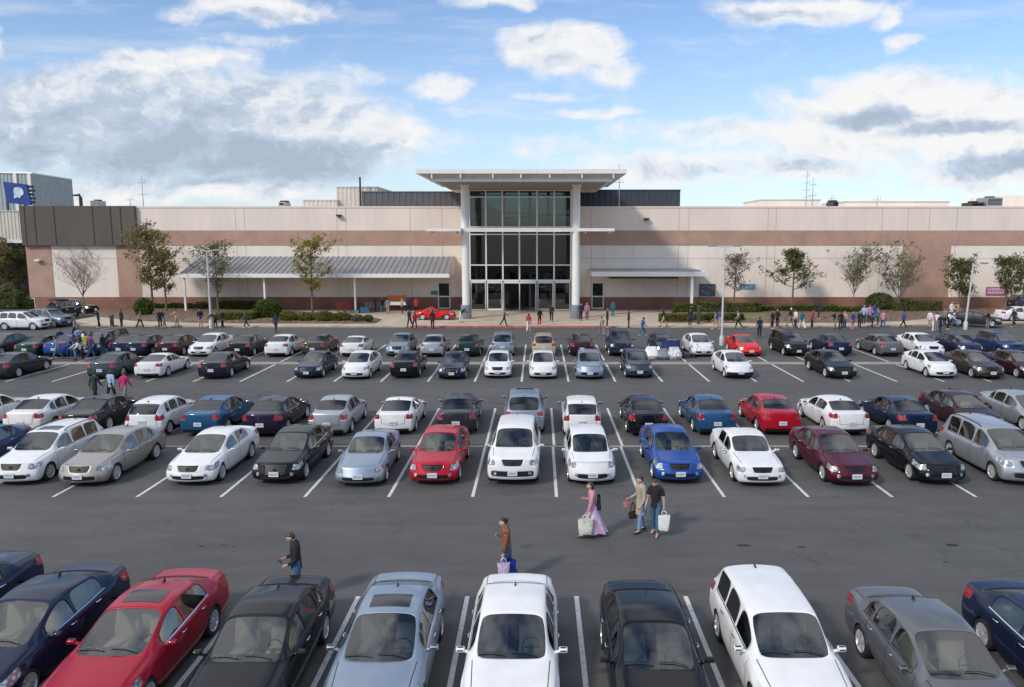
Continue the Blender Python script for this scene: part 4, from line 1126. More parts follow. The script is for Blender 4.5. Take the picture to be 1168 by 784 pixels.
board(1123, 327.5, 1146, 336.5, 'magenta wall banner with pale lettering at the far right', rowsf, (mat('banner_magenta', (.36, .05, .22), .6, var=.15, scale=3), mat('banner_pale', (.62, .45, .55), .6)))
board(492, 332, 499.5, 336.5, 'small teal sign beside the dark door under the awning', stripe1, (mat('sign_teal', (.03, .22, .26), .6), mat('sign_teal_dark', (.01, .08, .12), .6)))
# ---------------------------------------------------------------- trees, hedges, poles
def leaf_mat(name, a, b_, c_=None):
    m, n, l, p = nt(name)
    g = n.new('ShaderNodeNewGeometry')
    cr = n.new('ShaderNodeValToRGB'); e = cr.color_ramp.elements
    e[0].color = (*a, 1); e[1].color = (*b_, 1); e[1].position = .6
    if c_: q = e.new(1.0); q.color = (*c_, 1)
    l.new(g.outputs['Random Per Island'], cr.inputs[0]); l.new(cr.outputs[0], p.inputs['Base Color'])
    p.inputs['Roughness'].default_value = .6; p.inputs['Specular IOR Level'].default_value = .3
    tr = n.new('ShaderNodeBsdfTranslucent'); l.new(cr.outputs[0], tr.inputs[0])
    mx = n.new('ShaderNodeMixShader'); mx.inputs[0].default_value = .42
    out = n['Material Output']; l.new(p.outputs[0], mx.inputs[1]); l.new(tr.outputs[0], mx.inputs[2]); l.new(mx.outputs[0], out.inputs[0])
    return m
LEAF = {
 'olive': leaf_mat('leaf_olive', (.14,.14,.05), (.23,.21,.08), (.34,.26,.10)),
 'green': leaf_mat('leaf_green', (.085,.12,.04), (.15,.18,.065), (.22,.21,.09)),
 'dark': leaf_mat('leaf_dark', (.075,.10,.036), (.135,.15,.052), (.21,.18,.07)),
 'yellow': leaf_mat('leaf_yellow', (.20,.185,.04), (.33,.275,.06), (.40,.29,.08)),
 'pale': leaf_mat('leaf_pale', (.10,.10,.05), (.22,.20,.13), (.40,.36,.28)),
 'grey': leaf_mat('leaf_grey', (.10,.105,.055), (.17,.165,.085), (.24,.20,.12)),
 'hedge': leaf_mat('leaf_hedge', (.05,.085,.015), (.095,.135,.025), (.15,.17,.045)),
 'hedge_y': leaf_mat('leaf_hedge_yellow', (.09,.11,.02), (.16,.165,.035), (.22,.20,.06)),
}
BARK = mat('bark', (.13, .105, .085), .9, var=.3, scale=5, bump=.5)
TWIG = mat('twig', (.17, .14, .12), .9, var=.2, scale=5)
def tree(label, px, ptop, Y, hw, leaf, n_leaf, seed, clear=.30, shape='oval', lean=0, twig=None, size=.20, group='street trees along the planting beds'):
    rr = random.Random(seed)
    X = xat(px, Y, 2); H = zat(ptop, Y) - KZ; rad = hw * Y / FPX
    root = tag(empty('tree', (X, Y, KZ), 0), label, 'tree', group)
    tb = MB(); tips = []
    def prof(t):
        if shape == 'cone': return (1 - t) ** .8 * 1.05 + .06
        if shape == 'vase': return .35 + .75 * min(1, t * 1.5) - .5 * max(0, t - .75)
        return math.sqrt(max(.03, 1 - (2 * t - .95) ** 2))
    zc = H * clear
    def limb(p, d, ln, r, depth):
        pts = [p]; q = p.copy(); dd = d.copy(); k = 4
        for i in range(k):
            dd = (dd + Vector((rr.uniform(-.25, .25), rr.uniform(-.25, .25), rr.uniform(-.05, .22)))).normalized(); q = q + dd * ln / k; pts.append(q.copy())
        tb.tube(pts, [r * (1 - .75 * i / k) for i in range(k + 1)], 5 if depth else 7, caps=False)
        if depth >= 1: tips.extend(pts[1:])
        if depth < (3 if twig else 2):
            for i in range(1, k + 1):
                for _ in range(2 if depth == 0 or twig else rr.choice((1, 2))):
                    a = rr.uniform(0, 6.28); side = Vector((math.cos(a), math.sin(a), rr.uniform(.0, .7))).normalized()
                    limb(pts[i], (dd * .45 + side).normalized(), ln * rr.uniform(.38, .6), r * .42, depth + 1)
    th = H * (.62 if shape != 'vase' else clear + .05)
    pts = [Vector((lean * t * t * H * .1 + rr.uniform(-.04, .04) * (t > 0), rr.uniform(-.04, .04) * (t > 0), t * (H * .93 if shape != 'vase' else th))) for t in (0, .2, .4, .6, .8, 1)]
    r0 = .03 + .011 * H
    tb.tube(pts, [r0 * 1.25, r0, r0 * .82, r0 * .6, r0 * .38, r0 * .15], 8)
    nl = 13 if shape != 'vase' else 9
    for i in range(nl):
        t = (i + .5) / nl
        a = i * 2.4 + rr.uniform(-.4, .4)
        if shape == 'vase':
            p = pts[-1].lerp(pts[-2], rr.random()); d = Vector((math.cos(a) * .55, math.sin(a) * .55, 1)); ln = H * (1 - clear) * rr.uniform(.65, .95)
        else:
            z = lerp(zc, H * .9, t); u = z / (H * .93) * 5; k = min(4, int(u)); p = pts[k].lerp(pts[k + 1], u - k)
            d = Vector((math.cos(a), math.sin(a), rr.uniform(.25, .9))); ln = rad * prof(t) * rr.uniform(.75, 1.1)
        limb(p, d.normalized(), ln, r0 * .36, 0)
    tk = tb.obj('trunk', [twig or BARK], root, smooth=True)
    if n_leaf:
        lb = MB(); per = 4
        # clumps: leaves gather round some of the twigs and leave gaps at others
        cl = [t for t in tips if rr.random() < .72] or tips
        while len(lb.f) < n_leaf * 1.45:
            c = rr.choice(cl); s = rr.uniform(.12, .33)
            for _ in range(7):
                o = c + Vector((rr.gauss(0, s), rr.gauss(0, s), rr.gauss(0, s * .8)))
                nrm = Vector((rr.gauss(0, 1), rr.gauss(0, 1), rr.gauss(.6, 1))).normalized(); a = nrm.orthogonal().normalized(); b_ = nrm.cross(a)
                w, h = size * rr.uniform(.4, .8), size * rr.uniform(.6, 1.15)
                lb.face([o - a * h, o - b_ * w * .6, o + a * h, o + b_ * w * .6])
        lb.obj('crown', [LEAF[leaf]], root)
    return root
tree('tall dark evergreen tree left of the dark cladded wall', 2, 277, 94, 20, 'olive', 2300, 1, .2, group='dark trees left of the building')
tree('dark narrow tree squeezed against the building corner', 23, 281, 95, 13, 'dark', 1300, 2, .15, group='dark trees left of the building')
tree('russet and green tree beyond the building corner', -16, 286, 97, 16, 'olive', 1700, 3, .2, group='dark trees left of the building')
tree('bare leafless tree before the pale wall panel', 95, 287, 86, 25, None, 0, 4, .28, 'vase', twig=TWIG)
tree('tall olive tree, larger of the pair before the awning end', 173, 264, 87, 30, 'olive', 2000, 5, .26)
tree('slimmer olive tree of the pair before the awning end', 189, 282, 86.2, 22, 'olive', 1300, 6, .3)
tree('thin grey green tree behind the white lamp post', 248, 276, 86, 26, 'grey', 1150, 7, .24, size=.17)
tree('yellow leaved tree standing alone before the grey awning', 356, 270, 83.5, 27, 'yellow', 1350, 8, .28, size=.19)
tree('small pale blossoming tree behind the twin headed lamp post', 838, 290, 87.5, 21, 'pale', 850, 9, .33, size=.16)
tree('dark green conical tree on a clear trunk beside the hedge', 904, 281, 87.5, 26, 'dark', 1800, 10, .32, 'cone')
tree('sparse vase shaped tree with fresh light green leaves', 974, 292, 86.5, 27, 'green', 620, 11, .35, 'vase', twig=TWIG, size=.17)
tree('half bare tree with some green in front of the brown wall panel', 1025, 289, 86.5, 26, 'green', 620, 12, .22, 'vase', twig=TWIG)
tree('dark bushy tree beside the magenta banner', 1094, 296, 87.5, 21, 'dark', 1500, 13, .26)
tree('dark leafy tree in front of the magenta banner edge', 1148, 292, 86.5, 20, 'dark', 1400, 14, .30)
tree('dark green tree past the magenta banner at the edge', 1172, 300, 87, 14, 'dark', 900, 15, .3)

def shrub(label, p0, p1, ptop, pbase, leaf, seed, round_=False, group='clipped shrubs in the beds', name='shrub', dep=None):
    rr = random.Random(seed); a = gp(p0, pbase); b_ = gp(p1, pbase); Y = (a.y + b_.y) / 2
    z1 = max(.5, zat(ptop, Y) - KZ) * (1.35 if round_ else 1.12); w = abs(b_.x - a.x); dep = dep or min(2.0, max(1.0, w * .5))
    X = (a.x + b_.x) / 2; root = tag(empty(name, (X, Y + dep / 2, KZ + .1)), label, 'hedge' if name == 'hedge' else 'shrub', group)
    lb = MB(); n = int(min(5200, 800 * (w * dep * .5 + w * z1 * .9)))
    lumps = [(rr.uniform(-w/2, w/2), rr.uniform(-.3, .3) * dep, rr.uniform(.75, 1.08)) for _ in range(max(2, int(w / .9)))]
    for _ in range(n):
        if round_ or w < 2.6:
            u, v = rr.uniform(-1, 1), rr.uniform(0, 6.28); r_ = rr.uniform(.75, 1.03); q = math.sqrt(1 - u * u)
            o = Vector((q * math.cos(v) * w / 2 * r_, q * math.sin(v) * dep / 2 * r_, z1 * (.48 + .5 * u * r_)))
        else:
            x = rr.uniform(-w/2, w/2); lx = min(lumps, key=lambda L: abs(L[0] - x)); top = z1 * lx[2]
            f = rr.random()
            if f < .5: o = Vector((x, rr.uniform(-dep/2, dep/2), top * rr.uniform(.88, 1.02)))
            elif f < .85: o = Vector((x, -dep/2 * rr.uniform(.82, 1.05), top * rr.random()))
            else: o = Vector((rr.choice((-1, 1)) * w/2 * rr.uniform(.95, 1.02), rr.uniform(-dep/2, dep/2), top * rr.random()))
        nrm = Vector((rr.gauss(0, 1), rr.gauss(-.4, 1), rr.gauss(.6, 1))).normalized(); aa = nrm.orthogonal().normalized(); bb = nrm.cross(aa); s = rr.uniform(.08, .17)
        lb.face([o - aa * s, o - bb * s * .6, o + aa * s, o + bb * s * .6])
    lb.obj('foliage', [LEAF[leaf]], root)
    sb = MB()
    for k in range(max(3, int(w * 2))):
        x = rr.uniform(-w/2, w/2) * .85; y = rr.uniform(-dep, dep) * .25
        sb.tube([(x * .8, y * .6, -.12), (x, y, z1 * .5), (x * 1.02 + rr.uniform(-.2, .2), y * 1.3, z1 * .85)], [.035, .025, .012], 4)
    sb.obj('stem', [BARK], root)
    return root
shrub('low green shrub strip at the foot of the pale wall panel', 104, 146, 345, 352, 'hedge', 21)
shrub('upright bright green bush in front of the olive trees', 151, 173, 347, 364, 'hedge', 22, True)
shrub('dark low shrub behind the upright bright green bush', 136, 152, 347, 352.5, 'dark', 23)
shrub('low shrub strip between the trunks of the olive trees', 177, 218, 348, 354, 'hedge', 24)
shrub('small dark shrub just left of the white lamp post', 220, 238, 346, 354, 'dark', 25)
shrub('low green shrub behind the white lamp post', 250, 287, 347, 355, 'hedge', 26)
shrub('low yellow green shrub on the grass by the lamp post', 246, 288, 360, 369.4, 'hedge_y', 27)
shrub('big round green shrub at the end of the yellow hedge', 287, 319, 349, 368, 'hedge', 28, True)
shrub('small dark green shrub against the brick base under the awning', 262, 285, 345, 353.5, 'dark', 41)
for k, (a, b_) in enumerate(((317, 338), (337, 358), (357, 380), (378, 400))):
    shrub(['yellow green hedge bush beside the big round shrub', 'yellow green hedge bush left of the yellow tree trunk', 'yellow green hedge bush right of the yellow tree trunk', 'yellow green hedge bush, third from the hedge end by the plaza'][k], a, b_, 360 + k % 2, 370.2, 'hedge_y', 29 + k, True)
shrub('grey green low bush near the plaza end of the hedge', 399, 413, 363, 370.3, 'grey', 34, True)
shrub('small dark bush at the plaza end of the hedge', 413, 424, 364.5, 370.3, 'dark', 35, True)
shrub('long clipped hedge behind the flat canopy post', 770, 868, 348.5, 360.5, 'hedge', 36, name='hedge', dep=1.4)
shrub('low clipped hedge at the kerb beside the bollard', 754, 803, 361, 369.6, 'hedge_y', 37, name='hedge', dep=1.3)
shrub('low clipped hedge behind the twin headed lamp post', 803, 848, 361, 369.4, 'hedge', 38, name='hedge', dep=1.3)
shrub('clipped hedge run below the dark conical tree', 869, 930, 351.5, 359.5, 'hedge', 39, name='hedge', dep=1.2)
shrub('clipped hedge run below the sparse vase shaped tree', 931, 984, 351.5, 360, 'hedge', 40, name='hedge', dep=1.2)
shrub('shaggy shrub below the half bare tree', 990, 1022, 341, 358, 'green', 42, True)
shrub('broad dark shrub mass in front of the brown wall panel', 1022, 1074, 346, 359, 'dark', 43)
shrub('small green shrub beside the thin lamp post', 1096, 1122, 345, 353.5, 'hedge', 44)
shrub('small green shrub beneath the magenta banner', 1122, 1143, 346, 353.5, 'hedge', 45)
shrub('scrubby dark green bush left of the parked jeep', 18, 60, 345, 352.5, 'hedge', 46, group='dark trees left of the building')
shrub('overgrown hedge beneath the dark trees at the corner', -30, 19, 338, 353, 'green', 47, group='dark trees left of the building')

POLE = mat('pole_grey', (.55, .56, .57), .45, .2, var=.08, scale=2)
LAMPH = mat('lamp_head', (.30, .31, .32), .5, .3)
def lamp(label, px, py, ptop, heads, lean=0):
    p = gp(px, py); H = zat(ptop, p.y)
    r = tag(empty('lamp_post', p), label, 'lamp post', 'parking lot lamp posts')
    b = MB(); b.tube([(0, 0, .75), (lean, 0, H)], [.10, .06], 12); b.tube([(0, 0, .7), (0, 0, .80)], .15, 12); b.obj('pole', [POLE], r, smooth=True)
    b = MB(); b.lathe([(.19, 0), (.19, .68), (.16, .74)], 16); b.obj('base', [POLE], r, smooth=True)
    for sg in heads:
        b = MB(); b.tube([(lean, 0, H - .06), (lean + sg * 1.0, 0, H + .04)], .04, 6); arm = b.obj('arm', [POLE], r)
        b = MB(); b.box((lean + sg * 1.0 - .33, -.17, H - .02), (lean + sg * 1.0 + .33, .17, H + .12)); hd = b.obj('lamp_head', [LAMPH], arm, bevel=.03)
        b = MB(); b.box((lean + sg * 1.0 - .25, -.12, H - .035), (lean + sg * 1.0 + .25, .12, H - .022)); b.obj('lens', [mat('lamp_lens', (.6, .6, .55), .2)], arm)
lamp('white lamp post in front of the thin grey green tree', 241, 374.5, 286, (-1, 1))
lamp('tall twin headed lamp post between the white hatchback and the red sedan', 823, 394, 281, (-1, 1))
lamp('short lamp post leaning beside the dark sedan on the pavement', 1101, 376, 301, (1,), .3)
def bollard(label, px, py, ptop):
    p = gp(px, py, KZ); h = zat(ptop, p.y) - KZ; r = tag(empty('bollard', p), label, 'bollard', 'dark square bollards on the pavement')
    b = MB(); b.box((-.13, -.13, 0), (.13, .13, h - .12)); b.obj('post', [mat('bollard_brown', (.05, .045, .045), .7, var=.2)], r, bevel=.02)
    b = MB(); b.box((-.16, -.16, h - .12), (.16, .16, h)); b.obj('cap', [mat('bollard_cap', (.10, .10, .10), .6)], r, bevel=.03)
bollard('dark square bollard between people before the mulch bed', 128, 371.5, 359)
bollard('dark square bollard standing in front of the clipped hedge', 796.5, 369.8, 349)
# cabinet and bin by the corner
p = gp(44, 351, 0); r = tag(empty('utility_cabinet', p), 'white utility cabinet at the corner of the brown wall', 'cabinet')
b = MB(); b.box((-.75, -.4, .1), (.75, .4, 1.25)); b.obj('cabinet_body', [WHITE], r, bevel=.03); b = MB(); b.box((-.8, -.45, 1.25), (.8, .45, 1.33)); b.obj('lid', [GALV], r); b = MB(); b.box((-.8, -.45, 0), (.8, .45, .1)); b.obj('plinth', [CONC], r)
b = MB(); b.tube([(.1, -.42, .6), (.1, -.42, .85)], .02, 6); b.obj('handle', [DARKM], r)
p = gp(53, 351, 0); r = tag(empty('waste_bin', p), 'dark blue waste bin beside the white utility cabinet', 'bin')
b = MB(); b.lathe([(.32, .05), (.42, 1.1), (.44, 1.12)], 4, mtx=Matrix.Rotation(R(45), 4, 'Z')); b.obj('bin_body', [mat('bin_blue', (.01, .02, .07), .5)], r); b = MB(); b.box((-.36, -.36, 1.12), (.36, .36, 1.22)); b.obj('lid', [mat('bin_lid', (.008, .012, .04), .5)], r, bevel=.03)

# ---- shopping carts, stall and bags
def cart(label, X, Y, rz, m, name='shopping_cart'):
    r = tag(empty(name, (X, Y, KZ), rz), label, 'shopping cart', 'shopping carts under the awning')
    b = MB()
    lo = [(-.20, -.35, .45), (.20, -.35, .45), (.24, .35, .40), (-.24, .35, .40)]; hi = [(-.26, -.45, .95), (.26, -.45, .95), (.30, .42, 1.0), (-.30, .42, 1.0)]
    for ring in (lo, hi):
        for k in range(4): b.tube([ring[k], ring[(k + 1) % 4]], .016, 4)
    for k in range(4):
        for t in (0, .2, .4, .6, .8):
            a = Vector(lo[k]).lerp(Vector(lo[(k + 1) % 4]), t); c = Vector(hi[k]).lerp(Vector(hi[(k + 1) % 4]), t); b.tube([a, c], .010, 4)
        for t in (.33, .66): b.tube([Vector(lo[k]).lerp(Vector(hi[k]), t), Vector(lo[(k + 1) % 4]).lerp(Vector(hi[(k + 1) % 4]), t)], .010, 4)
    for t in (.25, .5, .75): b.tube([Vector(lo[0]).lerp(Vector(lo[3]), t), Vector(lo[1]).lerp(Vector(lo[2]), t)], .010, 4)
    b.obj('basket', [m], r)
    b = MB()
    for sx in (-1, 1): b.tube([(sx * .27, .42, 1.0), (sx * .24, .36, .2), (sx * .22, -.42, .15)], .018, 5); b.tube([(sx * .20, -.3, .45), (sx * .22, -.1, .17)], .018, 5)
    b.obj('frame', [m], r)
    b = MB(); b.tube([(-.3, .5, 1.03), (.3, .5, 1.03)], .025, 6); b.obj('handle', [mat('cart_handle', (.4, .03, .03), .5)], r)
    for sx in (-1, 1):
        for y in (.36, -.42): b = MB(); b.lathe([(.07, -.02), (.07, .02)], 10, axis='X', mtx=Matrix.Translation((sx * .22, y, .07))); b.obj('wheel', [RUB], r)
    return r
for k, px in enumerate((420, 424.5, 428.5, 432.5, 436.5)):
    cart(['grey wire shopping cart at the open end of the cart line', 'grey wire shopping cart second from the open end of the line', 'grey wire shopping cart in the middle of the cart line', 'grey wire shopping cart second from the orange stall', 'grey wire shopping cart closest to the orange stall'][k], xat(px, 88.5, .6), 88.5 + .2 * (k % 2), R(25), GALV)
REDM = mat('cart_red', (.34, .03, .05), .5)
cart('red shopping cart alone beside the awning post', xat(389, 88.4, .6), 88.4, R(80), REDM)
cart('red shopping cart nudged against another red cart', xat(397, 88.0, .6), 88.0, R(95), REDM)
cart('dark grey shopping cart behind the awning post', xat(407, 88.8, .6), 88.8, R(60), DARKM)
r = tag(empty('sale_stall', (xat(453, 89, 1), 89, KZ)), 'stall with orange board over white shelf by the brick base', 'stall')
b = MB(); b.box((-1.05, -.2, 1.15), (1.05, -.12, 1.85)); b.obj('orange_board', [mat('stall_orange', (.55, .13, .02), .6, var=.1)], r, bevel=.02)
b = MB(); b.box((-1.1, -.5, .75), (1.1, .4, .86)); b.box((-1.05, -.48, .86), (1.05, -.42, 1.14)); b.obj('white_shelf', [WHITE], r)
b = MB()
for sx in (-1, 1):
    for y in (-.45, .35): b.tube([(sx * 1.0, y, 0), (sx * 1.0, y, .75)], .04, 6)
    b.tube([(sx * 1.0, -.16, .86), (sx * 1.0, -.16, 1.9)], .04, 6)
b.obj('leg_frame', [DARKM], r)
def crate(label, px, Y, w, d, h, m, rz=0):
    r = tag(empty('crate', (xat(px, Y, .3), Y, KZ), rz), label, 'crate', 'crates and goods under the awning'); b = MB(); t = .03
    b.box((-w/2, -d/2, 0), (w/2, d/2, t))
    for z in (.05, h * .36, h * .68):
        b.box((-w/2, -d/2, z), (w/2, -d/2 + t, z + h * .24)); b.box((-w/2, d/2 - t, z), (w/2, d/2, z + h * .24)); b.box((-w/2, -d/2 + t, z), (-w/2 + t, d/2 - t, z + h * .24)); b.box((w/2 - t, -d/2 + t, z), (w/2, d/2 - t, z + h * .24))
    for sx in (-1, 1):
        for sy in (-1, 1): b.box((sx * (w/2 - .05) - .025, sy * (d/2 - .05) - .025, t), (sx * (w/2 - .05) + .025, sy * (d/2 - .05) + .025, h))
    b.obj('slatted_box', [m], r)
crate('blue slatted crate in front of the cart line', 415.5, 86.8, .9, .7, .75, mat('crate_blue', (.05, .14, .26), .6, var=.2), R(15))
crate('pale green slatted crate beside the blue crate', 406, 86.6, .8, .6, .4, mat('crate_green', (.20, .26, .20), .6, var=.2), R(-10))

def bag_mesh(w, d, h, seed, slump=.0, flare=1.15, pinch=1.0):
    """a sagging carrier bag: lofted rounded rectangles, open-looking pinched mouth"""
    rr = random.Random(seed); b = MB(); n = 16; rings = []
    prof = [(0, .80), (.06, .95), (.3, 1.0 + slump), (.6, flare - .08 + slump * .5), (.9, flare * pinch), (1.0, flare * pinch * .96)]
    for t, s in prof:
        i = len(b.v)
        for q in range(n):
            a = 2 * math.pi * q / n; c, s_ = math.cos(a), math.sin(a)
            e = .45; x = math.copysign(abs(c) ** e, c); y = math.copysign(abs(s_) ** e, s_); k = s * rr.uniform(.94, 1.05)
            b.v.append((x * w / 2 * k, y * d / 2 * k * (1 - .35 * t), t * h + rr.uniform(-.01, .01)))
        rings.append(i)
    for r0, r1 in zip(rings, rings[1:]):
        for q in range(n): b.f.append((r0 + q, r0 + (q + 1) % n, r1 + (q + 1) % n, r1 + q)); b.m.append(0)
    b.f.append(tuple(range(n - 1, -1, -1))); b.m.append(0); i = len(b.v)
    for q in range(n):
        x, y, z = b.v[rings[-1] + q]; b.v.append((x * .93, y * .8, z - h * .25))
    for q in range(n): b.f.append((rings[-1] + q, rings[-1] + (q + 1) % n, i + (q + 1) % n, i + q)); b.m.append(0)
    b.f.append(tuple(range(i, i + n))); b.m.append(0)
    return b
def bag(label, loc, rz, w, d, h, m, seed=0, handles=True, cat='bag', name='shopping_bag', hh=.14, **k):
    """origin at the top of the handles"""
    r = tag(empty(name, loc, rz), label, cat); b = bag_mesh(w, d, h, seed, **k); me = b.mesh('bag_body', [m], smooth=True); me.transform(Matrix.Translation((0, 0, -h - (hh if handles else h * 0))))
    link('bag_body', me, r)
    if handles:
        for sy in (-1, 1):
            b = MB(); b.tube([(-w * .28, sy * d * .25, -hh - .02), (-w * .2, sy * d * .15, -hh * .35), (0, sy * .012, 0), (w * .2, sy * d * .15, -hh * .35), (w * .28, sy * d * .25, -hh - .02)], .011, 5); b.obj('handle', [m], r, smooth=True)
    return r
PLASTW = mat('bag_white', (.72, .72, .70), .5, var=.08, scale=9, bump=.4, bscale=14)
def print_bag(name, base, ink, sc):
    m, n, l, p = nt(name); tc = n.new('ShaderNodeTexCoord'); v = n.new('ShaderNodeTexVoronoi'); v.inputs['Scale'].default_value = sc; l.new(tc.outputs['Object'], v.inputs['Vector'])
    r = n.new('ShaderNodeMapRange'); r.inputs[1].default_value = .30; r.inputs[2].default_value = .42; l.new(v.outputs['Distance'], r.inputs[0])
    mx = n.new('ShaderNodeMix'); mx.data_type = 'RGBA'; l.new(r.outputs[0], mx.inputs['Factor']); mx.inputs['A'].default_value = (*ink, 1); mx.inputs['B'].default_value = (*base, 1)
    l.new(mx.outputs['Result'], p.inputs['Base Color']); p.inputs['Roughness'].default_value = .6; return m
BAGPRINT = print_bag('bag_blue_print', (.66, .66, .64), (.10, .14, .24), 9)
bp = gp(762, 410, 0)
r = tag(empty('tarp_bundle', (bp.x + .35, bp.y + .9, 0)), 'dark blue cloth bundle heaped behind the white bags in an empty bay', 'bundle')
b = bag_mesh(1.7, 1.2, 1.25, 4, slump=.1, flare=.75); b.obj('cloth_wrap', [mat('tarp_navy', (.008, .022, .10), .7, var=.3, scale=3, bump=.8, bscale=5)], r, smooth=True)
b = MB(); b.tube([(-.55, .1, 1.0), (-.2, 0, 1.3), (.3, 0, 1.28), (.6, .1, 1.0)], .03, 6); b.obj('rope', [mat('rope_grey', (.3, .3, .3), .8)], r)
for k, (dx, dy, w, h, m, lb) in enumerate(((-1.15, .1, .95, .85, PLASTW, 'bulging white sack, plain one at the end of the bag heap'), (-.35, -.15, .75, .75, mat('bag_grey', (.17, .19, .24), .6, var=.2, scale=8), 'grey sack wedged between two white sacks on the asphalt'), (.45, -.1, .95, .85, BAGPRINT, 'white sack with blue print leaning on the dark blue bundle'))):
    r = tag(empty('sack', (bp.x + dx, bp.y + dy + .3, 0)), lb, 'sack', 'heap of sacks in an empty parking bay'); b = bag_mesh(w, .85, h, 50 + k, slump=.22, flare=1.02, pinch=.72); b.obj('sack_body', [m], r, smooth=True)
    b = MB(); b.tube([(-.12, 0, h * .86), (.0, .05, h * .9), (.12, 0, h * .86)], .04, 6); b.obj('tie', [DARKM], r)
r = tag(empty('hand_cart', (bp.x + 1.5, bp.y + .9, 0)), 'low black hand cart beside the dark blue bundle', 'hand cart')
b = MB(); b.box((-.5, -.35, .22), (.6, .35, .30)); b.obj('platform', [DARKM], r, bevel=.02); b = MB(); b.tube([(.55, -.3, .28), (.75, -.3, .95), (.75, .3, .95), (.55, .3, .28)], .025, 6); b.obj('handle', [GALV], r)
for sx in (-.35, .45):
    for sy in (-.3, .3): b = MB(); b.lathe([(.11, -.03), (.11, .03)], 12, mtx=Matrix.Translation((sx, sy, .11)) @ Matrix.Rotation(R(90), 4, 'X')); b.obj('wheel', [RUB], r)
# ---------------------------------------------------------------- people
SKIN = {'light': mat('skin_light', (.50, .30, .22), .55), 'tan': mat('skin_tan', (.34, .19, .125), .55), 'dark': mat('skin_dark', (.11, .058, .038), .55)}
EYEW = mat('eye_white', (.7, .7, .68), .3); EYED = mat('eye_dark', (.02, .012, .01), .2); LIPS = mat('lips', (.36, .13, .11), .5)
HAIRM = {'black': mat('hair_black', (.010, .008, .008), .5), 'brown': mat('hair_brown', (.045, .024, .013), .5), 'fair': mat('hair_fair', (.20, .13, .06), .5), 'grey': mat('hair_grey', (.25, .24, .23), .6), 'white': mat('cap_white', (.65, .65, .65), .8)}
def cloth(name, col): return mat('cloth_' + name, col, .85, var=.18, scale=14, bump=.5, bscale=26)
CL = {'black': cloth('black', (.012,.012,.015)), 'navy': cloth('navy', (.012,.018,.045)), 'jeans': cloth('jeans', (.05,.13,.23)), 'palejeans': cloth('pale_jeans', (.17,.29,.45)),
      'white': cloth('white', (.66,.66,.66)), 'grey': cloth('grey', (.20,.20,.21)), 'pink': cloth('pink', (.55,.24,.33)), 'magenta': cloth('magenta', (.45,.02,.13)), 'red': cloth('red', (.42,.03,.035)),
      'blue': cloth('blue', (.02,.07,.28)), 'sky': cloth('sky', (.30,.44,.60)), 'teal': cloth('teal', (.02,.13,.17)), 'lime': cloth('lime', (.34,.36,.04)), 'beige': cloth('beige', (.36,.31,.24)), 'tan': cloth('tan', (.45,.31,.20)),
      'green': cloth('dark_green', (.010,.03,.022)), 'lilac': cloth('lilac', (.42,.30,.48)), 'purple': cloth('purple', (.16,.03,.17))}
def leopard():
    m, n, l, p = nt('cloth_leopard'); tc = n.new('ShaderNodeTexCoord'); v = n.new('ShaderNodeTexVoronoi'); v.inputs['Scale'].default_value = 15; l.new(tc.outputs['Object'], v.inputs['Vector'])
    cr = n.new('ShaderNodeValToRGB'); e = cr.color_ramp.elements; e[0].color = (.03,.014,.01,1); e[0].position = .22; e[1].color = (.23,.085,.04,1); e[1].position = .42
    l.new(v.outputs['Distance'], cr.inputs[0]); l.new(cr.outputs[0], p.inputs['Base Color']); p.inputs['Roughness'].default_value = .9; return m
CL['leopard'] = leopard()
def floral(name, a, b_):
    m, n, l, p = nt(name); tc = n.new('ShaderNodeTexCoord'); v = n.new('ShaderNodeTexNoise'); v.inputs['Scale'].default_value = 8; v.inputs['Detail'].default_value = 3; l.new(tc.outputs['Object'], v.inputs['Vector'])
    cr = n.new('ShaderNodeValToRGB'); e = cr.color_ramp.elements; e[0].color = (*a,1); e[0].position = .42; e[1].color = (*b_,1); e[1].position = .55
    l.new(v.outputs['Fac'], cr.inputs[0]); l.new(cr.outputs[0], p.inputs['Base Color']); p.inputs['Roughness'].default_value = .9; return m
CL['floral'] = floral('cloth_floral', (.62,.34,.52), (.55,.52,.68))
CL['plaid'] = floral('cloth_plaid', (.50,.10,.24), (.30,.22,.36))
SHOE = {'black': mat('shoe_black', (.012,.012,.012), .5), 'brown': mat('shoe_brown', (.10,.05,.03), .6), 'white': mat('shoe_white', (.6,.6,.6), .6), 'pink': mat('shoe_pink', (.5,.25,.2), .6)}
def rotx(v, a): c, s = math.cos(a), math.sin(a); return Vector((v.x, v.y * c - v.z * s, v.y * s + v.z * c))
def rotz(v, a): c, s = math.cos(a), math.sin(a); return Vector((v.x * c - v.y * s, v.x * s + v.y * c, v.z))
